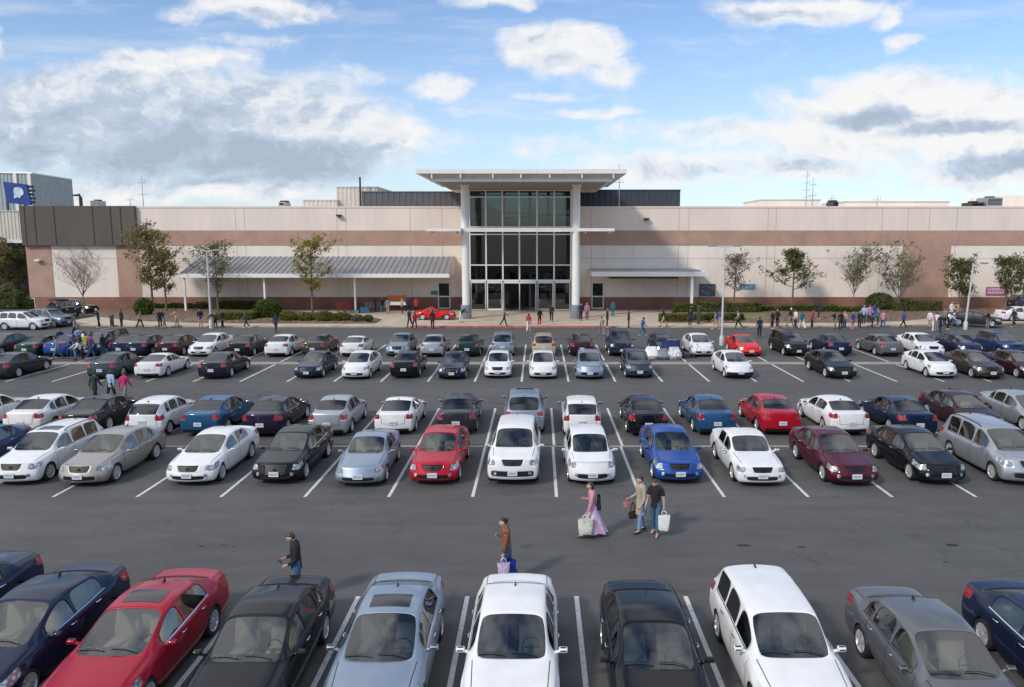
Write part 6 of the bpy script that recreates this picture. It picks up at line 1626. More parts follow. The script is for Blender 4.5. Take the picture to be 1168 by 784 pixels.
# ---- people by the pavement and among the far rows: px, foot y, pose, heading, clothes
G1, G2 = 'people along the mall pavement', 'crowd among the far parked cars'
CROWD = [
 (113, 374, 'reach', R(-40), 'navy', 'black', 'white', 'tan', G1, 'person in navy with a white cap by the bollard'),
 (139, 374.5, 'stand', R(150), 'black', 'black', 'black', 'tan', G1, 'person all in black right of the bollard'),
 (86, 386, 'walk', R(100), 'grey', 'navy', 'black', 'tan', G2, 'person in grey coming round the back of the blue van'),
 (79.5, 409, 'bend', R(60), 'blue', 'blue', 'black', 'tan', G2, 'person in blue bending down beside the bright blue sedan'),
 (86.5, 411, 'stand', R(-30), 'navy', 'jeans', 'black', 'dark', G2, 'person in navy standing by the one bending in blue'),
 (97, 403, 'stand', R(160), 'white', 'navy', 'black', 'tan', G2, 'person in white shirt just behind the lime shirt'),
 (99, 407, 'stand_coat', R(180), 'lime', 'grey', 'black', 'tan', G2, 'person in lime yellow shirt amid the crowd'),
 (106, 404, 'stand', R(200), 'pink', 'navy', 'brown', 'tan', G2, 'person in pale pink right of the lime shirt'),
 (112.5, 400, 'walk2', R(90), 'sky', 'black', 'black', 'tan', G2, 'person in pale blue shirt and black trousers in the crowd'),
 (122.5, 398, 'stand', R(-90), 'tan', 'black', 'black', 'tan', G2, 'person in tan top at the crowd edge by a navy sedan'),
 (183, 374.3, 'stand', R(20), 'black', 'black', 'black', 'tan', G1, 'person in black, left one of a pair by the mulch bed'),
 (187.5, 374.6, 'reach', R(-60), 'navy', 'grey', 'black', 'light', G1, 'person in navy facing the one in black by the mulch'),
 (202, 373.6, 'reach', R(-90), 'tan', 'beige', 'black', 'tan', G1, 'person in tan with arms stretched out on the pavement'),
 (229, 374.2, 'stand', R(30), 'black', 'pink', 'black', 'tan', G1, 'person in black top and pink trousers left of the lamp post'),
 (246, 374.4, 'bend', R(-90), 'navy', 'black', 'black', 'tan', G1, 'person in navy stooping right of the lamp post'),
 (254, 374.2, 'stand', R(90), 'black', 'navy', 'brown', 'tan', G1, 'person in black beside the one stooping by the lamp post'),
 (315, 379, 'walk', R(180), 'navy', 'navy', 'black', 'dark', G1, 'person in navy crossing the lane beside the big round shrub'),
 (442.5, 358, 'stand', R(190), 'grey', 'beige', 'black', 'tan', G1, 'person in grey and beige before the shopping carts'),
 (428, 356, 'stand', R(120), 'black', 'black', 'black', 'dark', G1, 'person in black behind the shopping carts'),
 (466.5, 357, 'stand', R(-20), 'navy', 'black', 'black', 'dark', G1, 'person in navy right of the orange stall'),
 (475, 357, 'stand_coat', R(0), 'red', 'black', 'black', 'dark', G1, 'person in red coat behind the red sports car'),
 (467.5, 374, 'walk2', R(-30), 'black', 'navy', 'brown', 'tan', G1, 'person in black walking off the tail of the red sports car'),
 (473, 375, 'walk', R(30), 'red', 'black', 'black', 'dark', G1, 'person in red top and black trousers at the red sports car tail'),
 (493.5, 375, 'stand_coat', R(180), 'black', 'black', 'black', 'dark', G1, 'person in long black coat before the red sports car door'),
 (526, 368, 'bend', R(60), 'black', 'white', 'black', 'tan', G1, 'person in black bending beside the left entrance column'),
 (603, 379, 'walk2', R(170), 'red', 'white', 'black', 'tan', G1, 'person in red top and white trousers before the doors'),
 (615.5, 372, 'stand_coat', R(30), 'black', 'red', 'black', 'tan', G1, 'person in black with red trousers before the doors'),
 (629, 367, 'walk', R(180), 'black', 'black', 'black', 'tan', G1, 'person all in black nearest the glass doors'),
 (662.5, 366, 'stand', R(20), 'navy', 'black', 'black', 'tan', G1, 'person in navy close by the right entrance column'),
 (669.5, 365, 'stand_coat', R(0), 'plaid', 'purple', 'grey', 'tan', G1, 'person in pink and purple coat by the right entrance column'),
 (686.5, 383, 'walk', R(-160), 'beige', 'grey', 'brown', 'tan', G1, 'person in beige stepping into the lane behind the dark red sedan'),
 (692.5, 373.5, 'stand', R(90), 'black', 'black', 'fair', 'tan', G1, 'person in black with fair hair before the side door'),
 (699, 362, 'stand', R(0), 'teal', 'teal', 'black', 'dark', G1, 'person in teal by the wall next to the side door'),
 (717, 374, 'stand', R(-90), 'black', 'black', 'black', 'tan', G1, 'person in black standing below the flat canopy'),
 (733, 383, 'walk', R(100), 'blue', 'teal', 'black', 'dark', G1, 'tall person in blue striding across the lane'),
 (787, 372.5, 'stand', R(0), 'navy', 'navy', 'black', 'tan', G1, 'person in navy before the low hedge by the bollard'),
 (816, 376, 'walk2', R(-90), 'grey', 'tan', 'brown', 'tan', G1, 'person in grey just left of the twin headed lamp post'),
 (820.5, 374, 'stand', R(120), 'blue', 'tan', 'brown', 'tan', G1, 'person in blue touching the twin headed lamp post'),
 (866, 385, 'stand', R(180), 'navy', 'black', 'black', 'tan', G1, 'person in navy at the nose of the red sedan'),
 (880.5, 375, 'stand', R(40), 'black', 'black', 'brown', 'tan', G1, 'person in black behind the black minivan, left one of two'),
 (886.5, 374, 'stand_coat', R(-40), 'black', 'purple', 'grey', 'tan', G1, 'person in black and purple behind the black minivan'),
 (901, 372, 'walk', R(90), 'black', 'grey', 'white', 'tan', G1, 'person with a white cap above the black minivan roof'),
 (914.5, 376, 'walk', R(200), 'teal', 'white', 'black', 'tan', G1, 'person in teal top and white trousers near the hedge'),
 (933.5, 364, 'stand', R(90), 'navy', 'navy', 'black', 'dark', G1, 'person in navy standing up on the mulch bed'),
 (952, 375.5, 'reach', R(-80), 'black', 'grey', 'brown', 'tan', G1, 'person in black with arms out behind the navy sedan'),
 (958.5, 377, 'stand', R(180), 'black', 'black', 'black', 'tan', G1, 'person in black right of the one with arms out'),
 (972, 377, 'stand_coat', R(30), 'blue', 'pink', 'fair', 'tan', G1, 'person in blue coat with fair hair at the kerb'),
 (985, 370, 'stand', R(-30), 'sky', 'navy', 'grey', 'tan', G1, 'person in pale blue, edge of the group on the mulch'),
 (991, 369, 'stand_coat', R(10), 'pink', 'navy', 'black', 'tan', G1, 'person in pink in the middle of the group on the mulch'),
 (994.5, 374.5, 'bend', R(100), 'teal', 'navy', 'black', 'tan', G1, 'person in teal crouching low in front of the group'),
 (996, 367, 'stand', R(0), 'blue', 'blue', 'black', 'dark', G1, 'tall person in blue at the back of the group on the mulch'),
 (1007, 374, 'walk', R(170), 'pink', 'blue', 'fair', 'light', G1, 'person in pink top and blue jeans walking alone'),
 (1060, 374.5, 'stand', R(-60), 'white', 'beige', 'black', 'tan', G1, 'person in white and beige behind the white sedan roof'),
 (1068, 377, 'stand', R(160), 'white', 'grey', 'black', 'tan', G1, 'person in white top left of the one in navy'),
 (1072, 380, 'walk2', R(180), 'navy', 'navy', 'fair', 'tan', G1, 'person in navy with fair hair above the navy sedan'),
 (1081, 376, 'bend', R(80), 'sky', 'black', 'brown', 'tan', G1, 'person in pale blue stooping by the dark sedan bonnet'),
 (1084.5, 364, 'stand_coat', R(20), 'white', 'black', 'grey', 'tan', G1, 'person in white top and black trousers on the mulch edge'),
 (1093, 363, 'bend', R(-60), 'tan', 'tan', 'brown', 'light', G1, 'person in tan bent over behind the dark sedan'),
 (1156, 373, 'walk', R(-70), 'navy', 'navy', 'brown', 'tan', G1, 'person in navy passing the white car by the end trees'),
 (70, 402, 'stand', R(40), 'navy', 'grey', 'black', 'tan', G2, 'person in navy and grey at the tail of the bright blue sedan'),
 (91, 400, 'stand', R(-120), 'sky', 'navy', 'brown', 'tan', G2, 'person in pale blue left of the lime shirt'),
 (104, 409, 'walk', R(150), 'purple', 'jeans', 'black', 'tan', G2, 'person in purple and jeans at the front of the crowd'),
 (118, 407, 'stand', R(80), 'black', 'jeans', 'black', 'dark', G2, 'person in black and jeans beside the slate sedan tail'),
 (66, 410, 'walk', R(-50), 'grey', 'jeans', 'black', 'tan', G2, 'person in grey and jeans leading the crowd near the dark grey sedan'),
 (94, 411, 'bend', R(-30), 'white', 'black', 'brown', 'tan', G2, 'person in white stooping in front of the lime shirt'),
 (160, 374.5, 'walk', R(90), 'grey', 'black', 'brown', 'tan', G1, 'person in grey and black walking between bollard and lamp post'),
 (281, 374.5, 'walk2', R(-90), 'teal', 'navy', 'black', 'tan', G1, 'person in teal and navy walking under the big round shrub'),
 (436, 357.5, 'stand', R(60), 'black', 'jeans', 'black', 'dark', G1, 'person in black and jeans beside the shopping carts'),
 (459, 358, 'stand', R(-60), 'beige', 'navy', 'fair', 'light', G1, 'person in beige and navy at the orange stall'),
 (575, 372, 'walk2', R(90), 'grey', 'navy', 'black', 'tan', G1, 'person in grey and navy left of the pair before the doors'),
 (757, 373, 'walk', R(-90), 'black', 'tan', 'black', 'dark', G1, 'person in black and tan at the low hedge end'),
 (842, 375, 'walk2', R(-90), 'beige', 'black', 'brown', 'tan', G1, 'person in beige and black walking past the low hedges'),
 (907, 374, 'stand', R(-70), 'white', 'navy', 'black', 'tan', G1, 'person in white and navy above the black minivan'),
 (926, 375, 'stand', R(60), 'red', 'black', 'black', 'tan', G1, 'person in red and black near the hedge and the minivan'),
 (963, 376, 'stand', R(-50), 'tan', 'jeans', 'fair', 'light', G1, 'person in tan and jeans beside the blue coat'),
 (980, 375, 'stand', R(140), 'navy', 'black', 'grey', 'tan', G1, 'person in navy and black in front of the mulch group'),
 (1001, 371, 'stand', R(-100), 'grey', 'navy', 'black', 'tan', G1, 'person in grey and navy between the mulch group and pink top'),
 (1030, 374, 'walk', R(90), 'blue', 'black', 'black', 'tan', G1, 'person in blue and black walking alone towards the lamp post'),
 (1064, 379, 'stand', R(60), 'pink', 'white', 'fair', 'light', G1, 'person in pink and white behind the white sedan roof'),
 (1077, 372, 'stand', R(-60), 'grey', 'black', 'brown', 'tan', G1, 'person in grey and black left of the leaning lamp post'),
 (1088, 374, 'walk2', R(-120), 'white', 'jeans', 'black', 'tan', G1, 'person in white and jeans left of the leaning lamp post'),
 (1126, 375, 'stand', R(20), 'black', 'grey', 'black', 'tan', G1, 'person in black and grey right of the dark pavement sedan'),
]
for px, py, pose, rz, top, bot, hair, skin, grp, lbl in CROWD:
    p = gp(px, py, 0)
    on = any(a[0] <= p.x <= c[0] and p.y > lerp(a[1], c[1], (p.x - a[0]) / (c[0] - a[0])) for a, c in zip(edge, edge[1:]))
    z = KZ if on else 0.0
    if py < 371 and not (430 < px < 752) and py > 358 or px > 1080 and py < 365: z = KZ + .27
    p = gp(px, py, z) if on else p
    person(pose, (p.x, p.y, z), rz, lbl, top, bot, hair, skin, rnd.choice(['black', 'white', 'brown']), rnd.uniform(.95, 1.06), group=grp)
# ---------------------------------------------------------------- every parked car
GA, GB1, GB2, GC1, GC2 = ('cars in the row at the bottom edge', 'cars nosing out of the middle block', 'cars backed to the middle block, tails showing', 'cars across the far aisle', 'cars in the row beside the drive lane')
def put(px, Yb, face, kind, col, label, group, detail, dx=0, jit=None, plane_z=.45, **k):
    """px: where the bumper nearest the camera shows; Yb its distance; face 'f' nose to camera, 'b' tail to camera"""
    L = STYLES[kind]['L'] * k.get('scale', 1.0); X = xat(px, Yb, plane_z) + dx
    rz = (0 if face == 'f' else math.pi) + (rnd.uniform(-1.3, 1.3) * math.pi / 180 if jit is None else R(jit))
    return car(kind, col, (X, Yb + L / 2, 0), rz, label, detail, group=group, **k)
A = [  # px of the tail, tail distance
 (2, 18.3, 'old_sedan', 'navy', 'dark navy sedan cut off by the left and bottom edges', {}),
 (101, 17.4, 'sleek_sedan', 'navy', 'dark navy sedan with chrome window line beside the red sunroof sedan', dict(seats='beige')),
 (213, 17.1, 'sleek_sedan', 'crimson', 'crimson sedan with dark sunroof beside a black sedan, cut by the bottom edge', dict(extra=('sunroof',), seats='beige')),
 (337, 16.75, 'sedan', 'black', 'black sedan parked in front of the person with a phone', dict(seats='beige')),
 (464, 16.9, 'sleek_sedan', 'bluesilver', 'silver blue sedan with dark sunroof, cut by the bottom edge', dict(extra=('sunroof',))),
 (589, 16.85, 'sedan', 'white', 'white sedan between the silver sunroof sedan and a black sedan', {}),
 (728, 16.5, 'sedan', 'black', 'black sedan with glossy roof between two white cars', {}),
 (855, 16.8, 'wagon', 'white', 'white station wagon with tinted side windows, cut by the bottom edge', dict(tint=True)),
 (1013, 16.2, 'sedan', 'grey', 'dark grey sedan between the white wagon and a navy sedan', dict(seats='beige')),
 (1146, 16.5, 'sleek_sedan', 'navy', 'navy sedan with a chrome window line cut by the right edge', {}),
]
for px, Yt, kind, col, lb, kw in A:
    L = STYLES[kind]['L']; X = xat(px, Yt - .35, 1.05); car(kind, col, (X, Yt - L / 2, 0), R(rnd.uniform(-.8, .8)), lb, 2, group=GA, **kw)
B1 = [
 (-85, 'sedan', 'royal', 'deep blue sedan at the left edge beside the white crossover', {}),
 (10, 'wagon', 'white', 'white crossover wagon with a small sunroof facing out', dict(extra=('sunroof', 'roof_rails'))),
 (89, 'sedan_b', 'beige', 'silver beige sedan between a white crossover and a white sedan', dict(seats='beige')),
 (213, 'sleek_sedan', 'white', 'white sleek sedan facing out left of the black sedan with big grille', {}),
 (313, 'sedan_c', 'black', 'black sedan with big chrome grille facing out', dict(extra=('bigrille',))),
 (406, 'coupe', 'bluesilver', 'silver blue low car between black and red sedans', dict(seats='beige')),
 (494, 'sedan_b', 'red', 'bright red sedan left of the white suv', dict(seats='beige')),
 (586, 'suv', 'white', 'white suv facing out between red sedan and white hatchback', {}),
 (675, 'hatch', 'white', 'small white hatchback facing out left of a bright blue sedan', {}),
 (776, 'sedan_b', 'blue', 'bright blue sedan behind the walking couple', dict(seats='beige')),
 (871, 'old_sedan', 'white', 'white boxy sedan between bright blue and maroon sedans', {}),
 (977, 'sedan', 'maroon', 'maroon sedan facing out left of a black one', {}),
 (1079, 'sedan_b', 'black', 'black sedan facing out beside the silver suv', dict(extra=('bigrille0',))),
 (1180, 'minivan', 'silver', 'big silver suv with tinted rear windows at the right edge', dict(extra=('roof_rails',), tint=True)),
]
for px, kind, col, lb, kw in B1:
    kw = dict(kw); kw['extra'] = tuple(e for e in kw.get('extra', ()) if not e.startswith('big')); put(px, 25.95 + rnd.uniform(-.15, .25), 'f', kind, col, lb, GB1, 2, **kw)
B2 = [
 (-58, 'b', 'sedan', 'pearl', 'pale silver sedan cut by the left edge behind the white crossover', {}),
 (22, 'b', 'sedan', 'pearl', 'pearl white sedan with thin tail lights behind the white crossover', {}),
 (85, 'b', 'old_sedan', 'black', 'black sedan squeezed between pearl white and white cars', {}),
 (162, 'b', 'hatch', 'white', 'white rounded hatchback with tail showing beside a blue sedan', dict(tint=True)),
 (227, 'b', 'sedan', 'midblue', 'mid blue sedan with tail showing behind white sleek sedan', {}),
 (297, 'b', 'sedan_c', 'purple', 'black purple sedan with tail showing behind a black sedan', {}),
 (372, 'b', 'sedan_b', 'silver', 'silver sedan with tail showing next to a white coupe', {}),
 (448, 'b', 'coupe', 'white', 'white coupe with tail showing between silver and dark grey sedans', {}),
 (518.5, 'b', 'sedan', 'darkgrey', 'dark grey sedan with tail showing behind the bright red one', {}),
 (598, 'b', 'suv', 'bluesilver', 'silver blue suv half hidden behind the white suv', dict(extra=('sunroof',))),
 (665, 'b', 'hatch', 'white', 'white hatchback with tail showing behind another white hatchback', {}),
 (741, 'b', 'sedan_c', 'black', 'black sedan with red tail lights next to a mid blue sedan', {}),
 (817.5, 'b', 'sedan_c', 'midblue', 'mid blue sedan with tail showing between black and red sedans', {}),
 (893, 'b', 'sedan_b', 'red', 'bright red sedan with tail showing next to a white coupe', {}),
 (971, 'b', 'sleek_sedan', 'white', 'white sleek car with tail showing between red and navy sedans', {}),
 (1049, 'b', 'sedan', 'navy', 'dark navy sedan with tail showing behind black and maroon cars', {}),
 (1128, 'f', 'sedan', 'wine', 'dark wine sedan facing out among tails, behind the silver suv', dict(seats='beige')),
 (1204, 'f', 'sedan', 'silver', 'silver sedan at the right edge behind the silver suv', {}),
]
for px, f, kind, col, lb, kw in B2: put(px, 32.75 + rnd.uniform(-.15, .25) + (.2 if f == 'f' else 0), f, kind, col, lb, GB2, 2, **kw)
C1 = [
 (-9, 'b', 'sedan', 'darkgrey', 'dark grey sedan at the left edge in front of the crowd', {}),
 (113, 'b', 'sedan', 'slate', 'slate grey sedan with tail showing right of the crowd', {}),
 (167, 'b', 'coupe', 'white', 'long white coupe with tail showing beside the slate sedan', {}),
 (239.5, 'b', 'sedan', 'purple', 'dark purple sedan with tail showing, bays empty to its right', {}),
 (349.5, 'f', 'sedan_b', 'navy', 'small navy sedan left of white hatchback across the far aisle', dict(seats='beige', scale=.95)),
 (404, 'f', 'fastback', 'white', 'white hatchback between navy and black cars across the aisle', dict(seats='black')),
 (459.5, 'b', 'sedan', 'black', 'black sedan with tail showing between two nose out cars', {}),
 (514, 'f', 'sedan_c', 'navy', 'navy sedan facing out next to two white sedans', dict(scale=.95)),
 (567, 'f', 'sedan_b', 'white', 'white sedan, left one of two alike before the entrance', dict(scale=.95)),
 (619.5, 'f', 'fastback', 'white', 'white car, right one of two alike before the entrance', {}),
 (674, 'f', 'hatch', 'bluesilver', 'silver blue hatchback right of two white cars', {}),
 (730, 'f', 'hatch', 'slate', 'slate grey hatchback left of the heap of sacks', {}),
 (845, 'f', 'fastback_dark', 'white', 'white hatchback with black lower bumper standing before the lamp post', dict(extra=('blackbumper',))),
 (963, 'f', 'sedan_c', 'black', 'black sedan with empty bays on both sides', {}),
 (1080, 'f', 'fastback', 'white', 'white long hatchback left of a brown sedan', {}),
 (1134, 'f', 'sedan_b', 'brown', 'brown grey sedan between white and wine coloured cars', dict(seats='beige')),
 (1186, 'f', 'sedan', 'wine', 'dark wine sedan at the right edge next to a brown sedan', {}),
]
for px, f, kind, col, lb, kw in C1: put(px, 46.4 + rnd.uniform(-.2, .3), f, kind, col, lb, GC1, 1, **kw)
C2 = [
 (-22, 'f', 'sedan', 'darkgrey', 'dark grey sedan at the far left edge of the row by the lane', {}),
 (27, 'b', 'old_sedan', 'green', 'dark green sedan with tail showing left of the bright blue one', {}),
 (61, 'b', 'sedan', 'blue', 'bright blue sedan with tail showing beside the crowd', {}),
 (98, 'f', 'minivan', 'navy', 'navy minivan hidden behind the crowd', {}),
 (128, 'b', 'sedan', 'navy', 'dark navy sedan just behind the crowd edge', dict(dx=.4)),
 (152, 'b', 'sedan', 'navy', 'navy sedan left of a dark wine sedan in the row by the lane', {}),
 (189, 'b', 'sedan', 'wine', 'dark wine sedan with broad tail lights behind the long white coupe', {}),
 (226, 'f', 'sedan', 'white', 'white sedan facing out behind the dark purple one', {}),
 (270, 'b', 'sedan', 'black', 'black sedan with tail showing next to a white sedan and lamp post', {}),
 (314, 'b', 'sedan', 'white', 'white sedan with tail showing behind the small navy sedan', {}),
 (356, 'b', 'sedan', 'brown', 'dark brown sedan with tail showing between two white cars', {}),
 (400, 'b', 'coupe', 'white', 'white coupe with tail showing beside a steel blue sedan', {}),
 (452, 'f', 'sedan', 'steel', 'steel blue sedan behind the black tail across the aisle', {}),
 (492, 'b', 'sedan', 'silver', 'silver sedan with tail showing left of a dark green car', {}),
 (533, 'b', 'sedan', 'green', 'dark green sedan behind the nose out navy one, before the entrance column', {}),
 (573, 'b', 'suv', 'bluesilver', 'silver suv behind the white sedan before the entrance', dict(scale=.95)),
 (620, 'b', 'wagon', 'tan', 'tan wagon with roof rack behind a white car', dict(extra=('roof_rails',), tint=True)),
 (664, 'b', 'sedan', 'wine', 'dark red sedan behind the silver blue hatchback', {}),
 (710, 'f', 'suv', 'navy', 'navy suv behind the slate grey hatchback', {}),
 (762, 'f', 'sedan', 'navy', 'navy sedan standing behind the heap of sacks', {}),
 (803, 'f', 'fastback', 'white', 'white hatchback facing out left of the twin headed lamp post', {}),
 (857, 'f', 'coupe', 'sportsred', 'red coupe facing out right of the twin headed lamp post', {}),
 (911, 'f', 'minivan', 'black', 'black minivan facing out between the red coupe and a navy sedan', dict(tint=True, scale=.95)),
 (960, 'b', 'sedan', 'navy', 'navy sedan with tail showing right of the black minivan', {}),
 (1018, 'b', 'sedan', 'grey', 'grey sedan with tail showing left of a white sedan', {}),
 (1067, 'f', 'sedan', 'white', 'white sedan facing out behind the white long hatchback', {}),
 (1112, 'f', 'fastback', 'navy', 'navy hatchback facing out behind the brown grey sedan', {}),
 (1161, 'f', 'suv', 'royal', 'dark blue suv at the right edge of the row by the lane', dict(scale=.95)),
]
for px, f, kind, col, lb, kw in C2: put(px, 55.3 + rnd.uniform(-.2, .3), f, kind, col, lb, GC2, 1, **kw)
def side(px, Y, kind, col, rz, label, z=0, **k):
    return car(kind, col, (xat(px, Y, .7), Y, z), R(rz), label, 1, group='cars along the lane and on the pavement', **k)
side(27, 72.6, 'suv', 'white', 90, 'white suv standing sideways in the lane at the far left')
side(58, 75.2, 'suv', 'steel', 72, 'steel blue suv just behind the sideways white suv', tint=True)
side(88, 88.5, 'wagon', 'black', 80, 'black wagon parked behind the jeep by the bare tree')
side(497, 80.2, 'roadster', 'sportsred', 90, 'red sports car standing sideways on the pavement by the column', KZ, cat='sports car')
side(1111, 74.8, 'sedan', 'darkgrey', 62, 'dark sedan on the pavement beside the leaning lamp post', KZ)
side(1164, 79, 'sedan', 'white', 90, 'white car sideways on the pavement behind the person in navy', KZ + .01)
side(1176, 88.0, 'minivan', 'slate', 90, 'dark slate van by the wall at the right edge', KZ + .28)
# open-bodied off-roader
p = Vector((xat(71, 83, .8), 83, KZ + .0)); jp = tag(empty('jeep', p, R(60)), 'dark green jeep with upright windscreen and big tyres near the bare tree', 'jeep')
PJ = paint_mat('paint_jeep', (.012, .035, .036), .2, .35)
b = MB()
b.box((-.62, -1.7, .62), (.62, -.55, 1.12)); b.box((-.70, -.55, .58), (.70, 1.75, 1.10)); b.box((-.70, .3, 1.10), (.70, 1.7, 1.16))
for sx in (-1, 1):
    b.box((sx * .78 - .17, -1.75, .90), (sx * .78 + .17, -.75, 1.0)); b.box((sx * .78 - .15, .75, .88), (sx * .78 + .15, 1.65, .98))
b.obj('body', [PJ], jp, bevel=.04)
b = MB(); b.tube([(-.62, -.5, 1.1), (-.58, -.35, 1.72), (.58, -.35, 1.72), (.62, -.5, 1.1)], .045, 6); b.tube([(-.62, .7, 1.1), (-.58, .7, 1.78), (.58, .7, 1.78), (.62, .7, 1.1)], .045, 6)
for sx in (-.58, .58): b.tube([(sx, -.35, 1.72), (sx, .7, 1.78), (sx, 1.6, 1.15)], .04, 6)
b.obj('roll_cage', [TRIM], jp, smooth=True)
b = MB(); b.face([(-.57, -.47, 1.14), (.57, -.47, 1.14), (.54, -.36, 1.68), (-.54, -.36, 1.68)]); b.obj('windshield', [GLASS], jp)
b = MB(); b.box((-.60, -.33, 1.74), (.60, 1.6, 1.84)); b.obj('soft_top', [mat('soft_top', (.012, .02, .022), .85)], jp, bevel=.04)
for sx in (-.42, .42):
    b = MB(); b.lathe([(.12, 0), (.12, .05), (.06, .07)], 14, mtx=Matrix.Translation((sx, -1.70, .88)) @ Matrix.Rotation(R(90), 4, 'X')); b.obj('headlight', [HEADL], jp)
b = MB(); b.box((-.75, -1.95, .50), (.75, -1.80, .66)); b.obj('bumper', [TRIM], jp, bevel=.03)
b = MB(); b.box((-.3, -1.715, .70), (.3, -1.695, 1.02)); b.obj('grille', [TRIM], jp)
ty, ri = wheel_meshes(.40, .27, 'five')
for sx in (-1, 1):
    for y in (-1.22, 1.18): w = link('wheel', ty, jp); w.location = (sx * .76, y, .40); w.rotation_euler = (0, 0, 0 if sx > 0 else math.pi); link('rim', ri, w)
w = link('spare_wheel', ty, jp); w.location = (0, 1.92, 1.0); w.rotation_euler = (0, 0, R(90)); link('rim', ri, w)
# a few flat scraps and drain covers on the asphalt
for k, (px, py, s) in enumerate(((848, 546 + 76, .22), (230, 623, .12), (255, 622, .10), (266, 623.5, .07), (915, 624, .16), (1085, 622, .24), (1078, 641, .08), (940, 631, .07))):
    p = gp(px, py, .006); rr = random.Random(k); b = MB(); b.face([(math.cos(a) * s * rr.uniform(.5, 1.2), math.sin(a) * s * rr.uniform(.25, .5), 0) for a in [q * 1.047 for q in range(6)]])
    o = b.obj('tar_patch', [mat('tar', (.018, .017, .017), .9)]); o.location = p; tag(o, kind='structure')
# ---------------------------------------------------------------- camera, sun, sky
cam = bpy.data.cameras.new('camera'); co = bpy.data.objects.new('camera', cam); COL.objects.link(co); scene.camera = co
co.location = (0, 0, CAM_H); co.rotation_euler = (R(90) - PITCH, 0, 0)
cam.sensor_width = 36; cam.lens = FPX / 1168 * 36; cam.shift_x = -(VPX - 584) / 1168; cam.clip_end = 6000; cam.clip_start = .1
SUN_EL, SUN_AZ = R(37), R(225)          # behind the camera's left shoulder; azimuth clockwise from +Y
sd = bpy.data.lights.new('sun', 'SUN'); sd.energy = 1.6; sd.angle = R(6); sd.color = (1, .93, .84)
so = bpy.data.objects.new('sun', sd); COL.objects.link(so)
dirv = -Vector((math.sin(SUN_AZ) * math.cos(SUN_EL), math.cos(SUN_AZ) * math.cos(SUN_EL), math.sin(SUN_EL)))
so.rotation_euler = dirv.to_track_quat('-Z', 'Y').to_euler(); so.location = (-40, -40, 60)
w = bpy.data.worlds.new('World'); scene.world = w; w.use_nodes = True
n, l = w.node_tree.nodes, w.node_tree.links; bg = n['Background']
sk = n.new('ShaderNodeTexSky'); sk.sky_type = 'NISHITA'; sk.sun_disc = False; sk.sun_elevation = SUN_EL; sk.sun_rotation = SUN_AZ
sk.air_density = 1.0; sk.dust_density = .6; sk.ozone_density = 2.2; sk.altitude = 200
tc = n.new('ShaderNodeTexCoord'); sx = n.new('ShaderNodeSeparateXYZ'); l.new(tc.outputs['Generated'], sx.inputs[0])
def M(op, a, b_=None, c=None, clamp=False):
    q = n.new('ShaderNodeMath'); q.operation = op; q.use_clamp = clamp
    for i, v in enumerate((a, b_, c)):
        if v is None: continue
        if isinstance(v, (int, float)): q.inputs[i].default_value = v
        else: l.new(v, q.inputs[i])
    return q.outputs[0]
ay = M('MAXIMUM', M('ABSOLUTE', sx.outputs['Y']), .08)
u = M('DIVIDE', sx.outputs['X'], ay); v = M('DIVIDE', sx.outputs['Z'], ay)
cmb = n.new('ShaderNodeCombineXYZ'); l.new(u, cmb.inputs[0]); l.new(v, cmb.inputs[1]); P0 = cmb.outputs[0]
def noise(vec, sc, det, rough=.55, stretch=None, off=(0, 0, 0)):
    mp = n.new('ShaderNodeMapping'); mp.inputs['Scale'].default_value = stretch or (1, 1, 1); mp.inputs['Location'].default_value = off; l.new(vec, mp.inputs[0])
    t = n.new('ShaderNodeTexNoise'); t.inputs['Scale'].default_value = sc; t.inputs['Detail'].default_value = det; t.inputs['Roughness'].default_value = rough; l.new(mp.outputs[0], t.inputs['Vector']); return t
def VM(op, a, b_):
    q = n.new('ShaderNodeVectorMath'); q.operation = op
    for i, x in enumerate((a, b_)):
        if isinstance(x, tuple): q.inputs[i].default_value = x
        else: l.new(x, q.inputs[i])
    return q
wn = noise(P0, 5, 5, .6, (1, 1.6, 1)); wv = VM('SUBTRACT', wn.outputs['Color'], (.5, .5, .5)); ws = VM('MULTIPLY', wv.outputs[0], (.16, .075, 0)); P = VM('ADD', P0, ws.outputs[0]).outputs[0]
def uv(px, py): return ((px - VPX) / FPX / math.cos(0) , math.tan(PITCH * -1 + math.atan((392 - py) / FPX)))
def blob(px, py, rx, ry, wgt):
    a = uv(px, py); d = VM('SUBTRACT', P, (a[0], a[1], 0)); s = VM('MULTIPLY', d.outputs[0], (FPX / rx, FPX / ry, 0)); q = n.new('ShaderNodeVectorMath'); q.operation = 'LENGTH'; l.new(s.outputs[0], q.inputs[0])
    f = M('SUBTRACT', 1.0, q.outputs['Value'], clamp=True); f = M('SMOOTH_MIN', M('MULTIPLY', f, 1.6), 1.0, .2)
    return M('MULTIPLY', f, wgt)
def total(bl):
    acc = None
    for b_ in bl: q = blob(*b_); acc = q if acc is None else M('MAXIMUM', acc, q)
    return acc
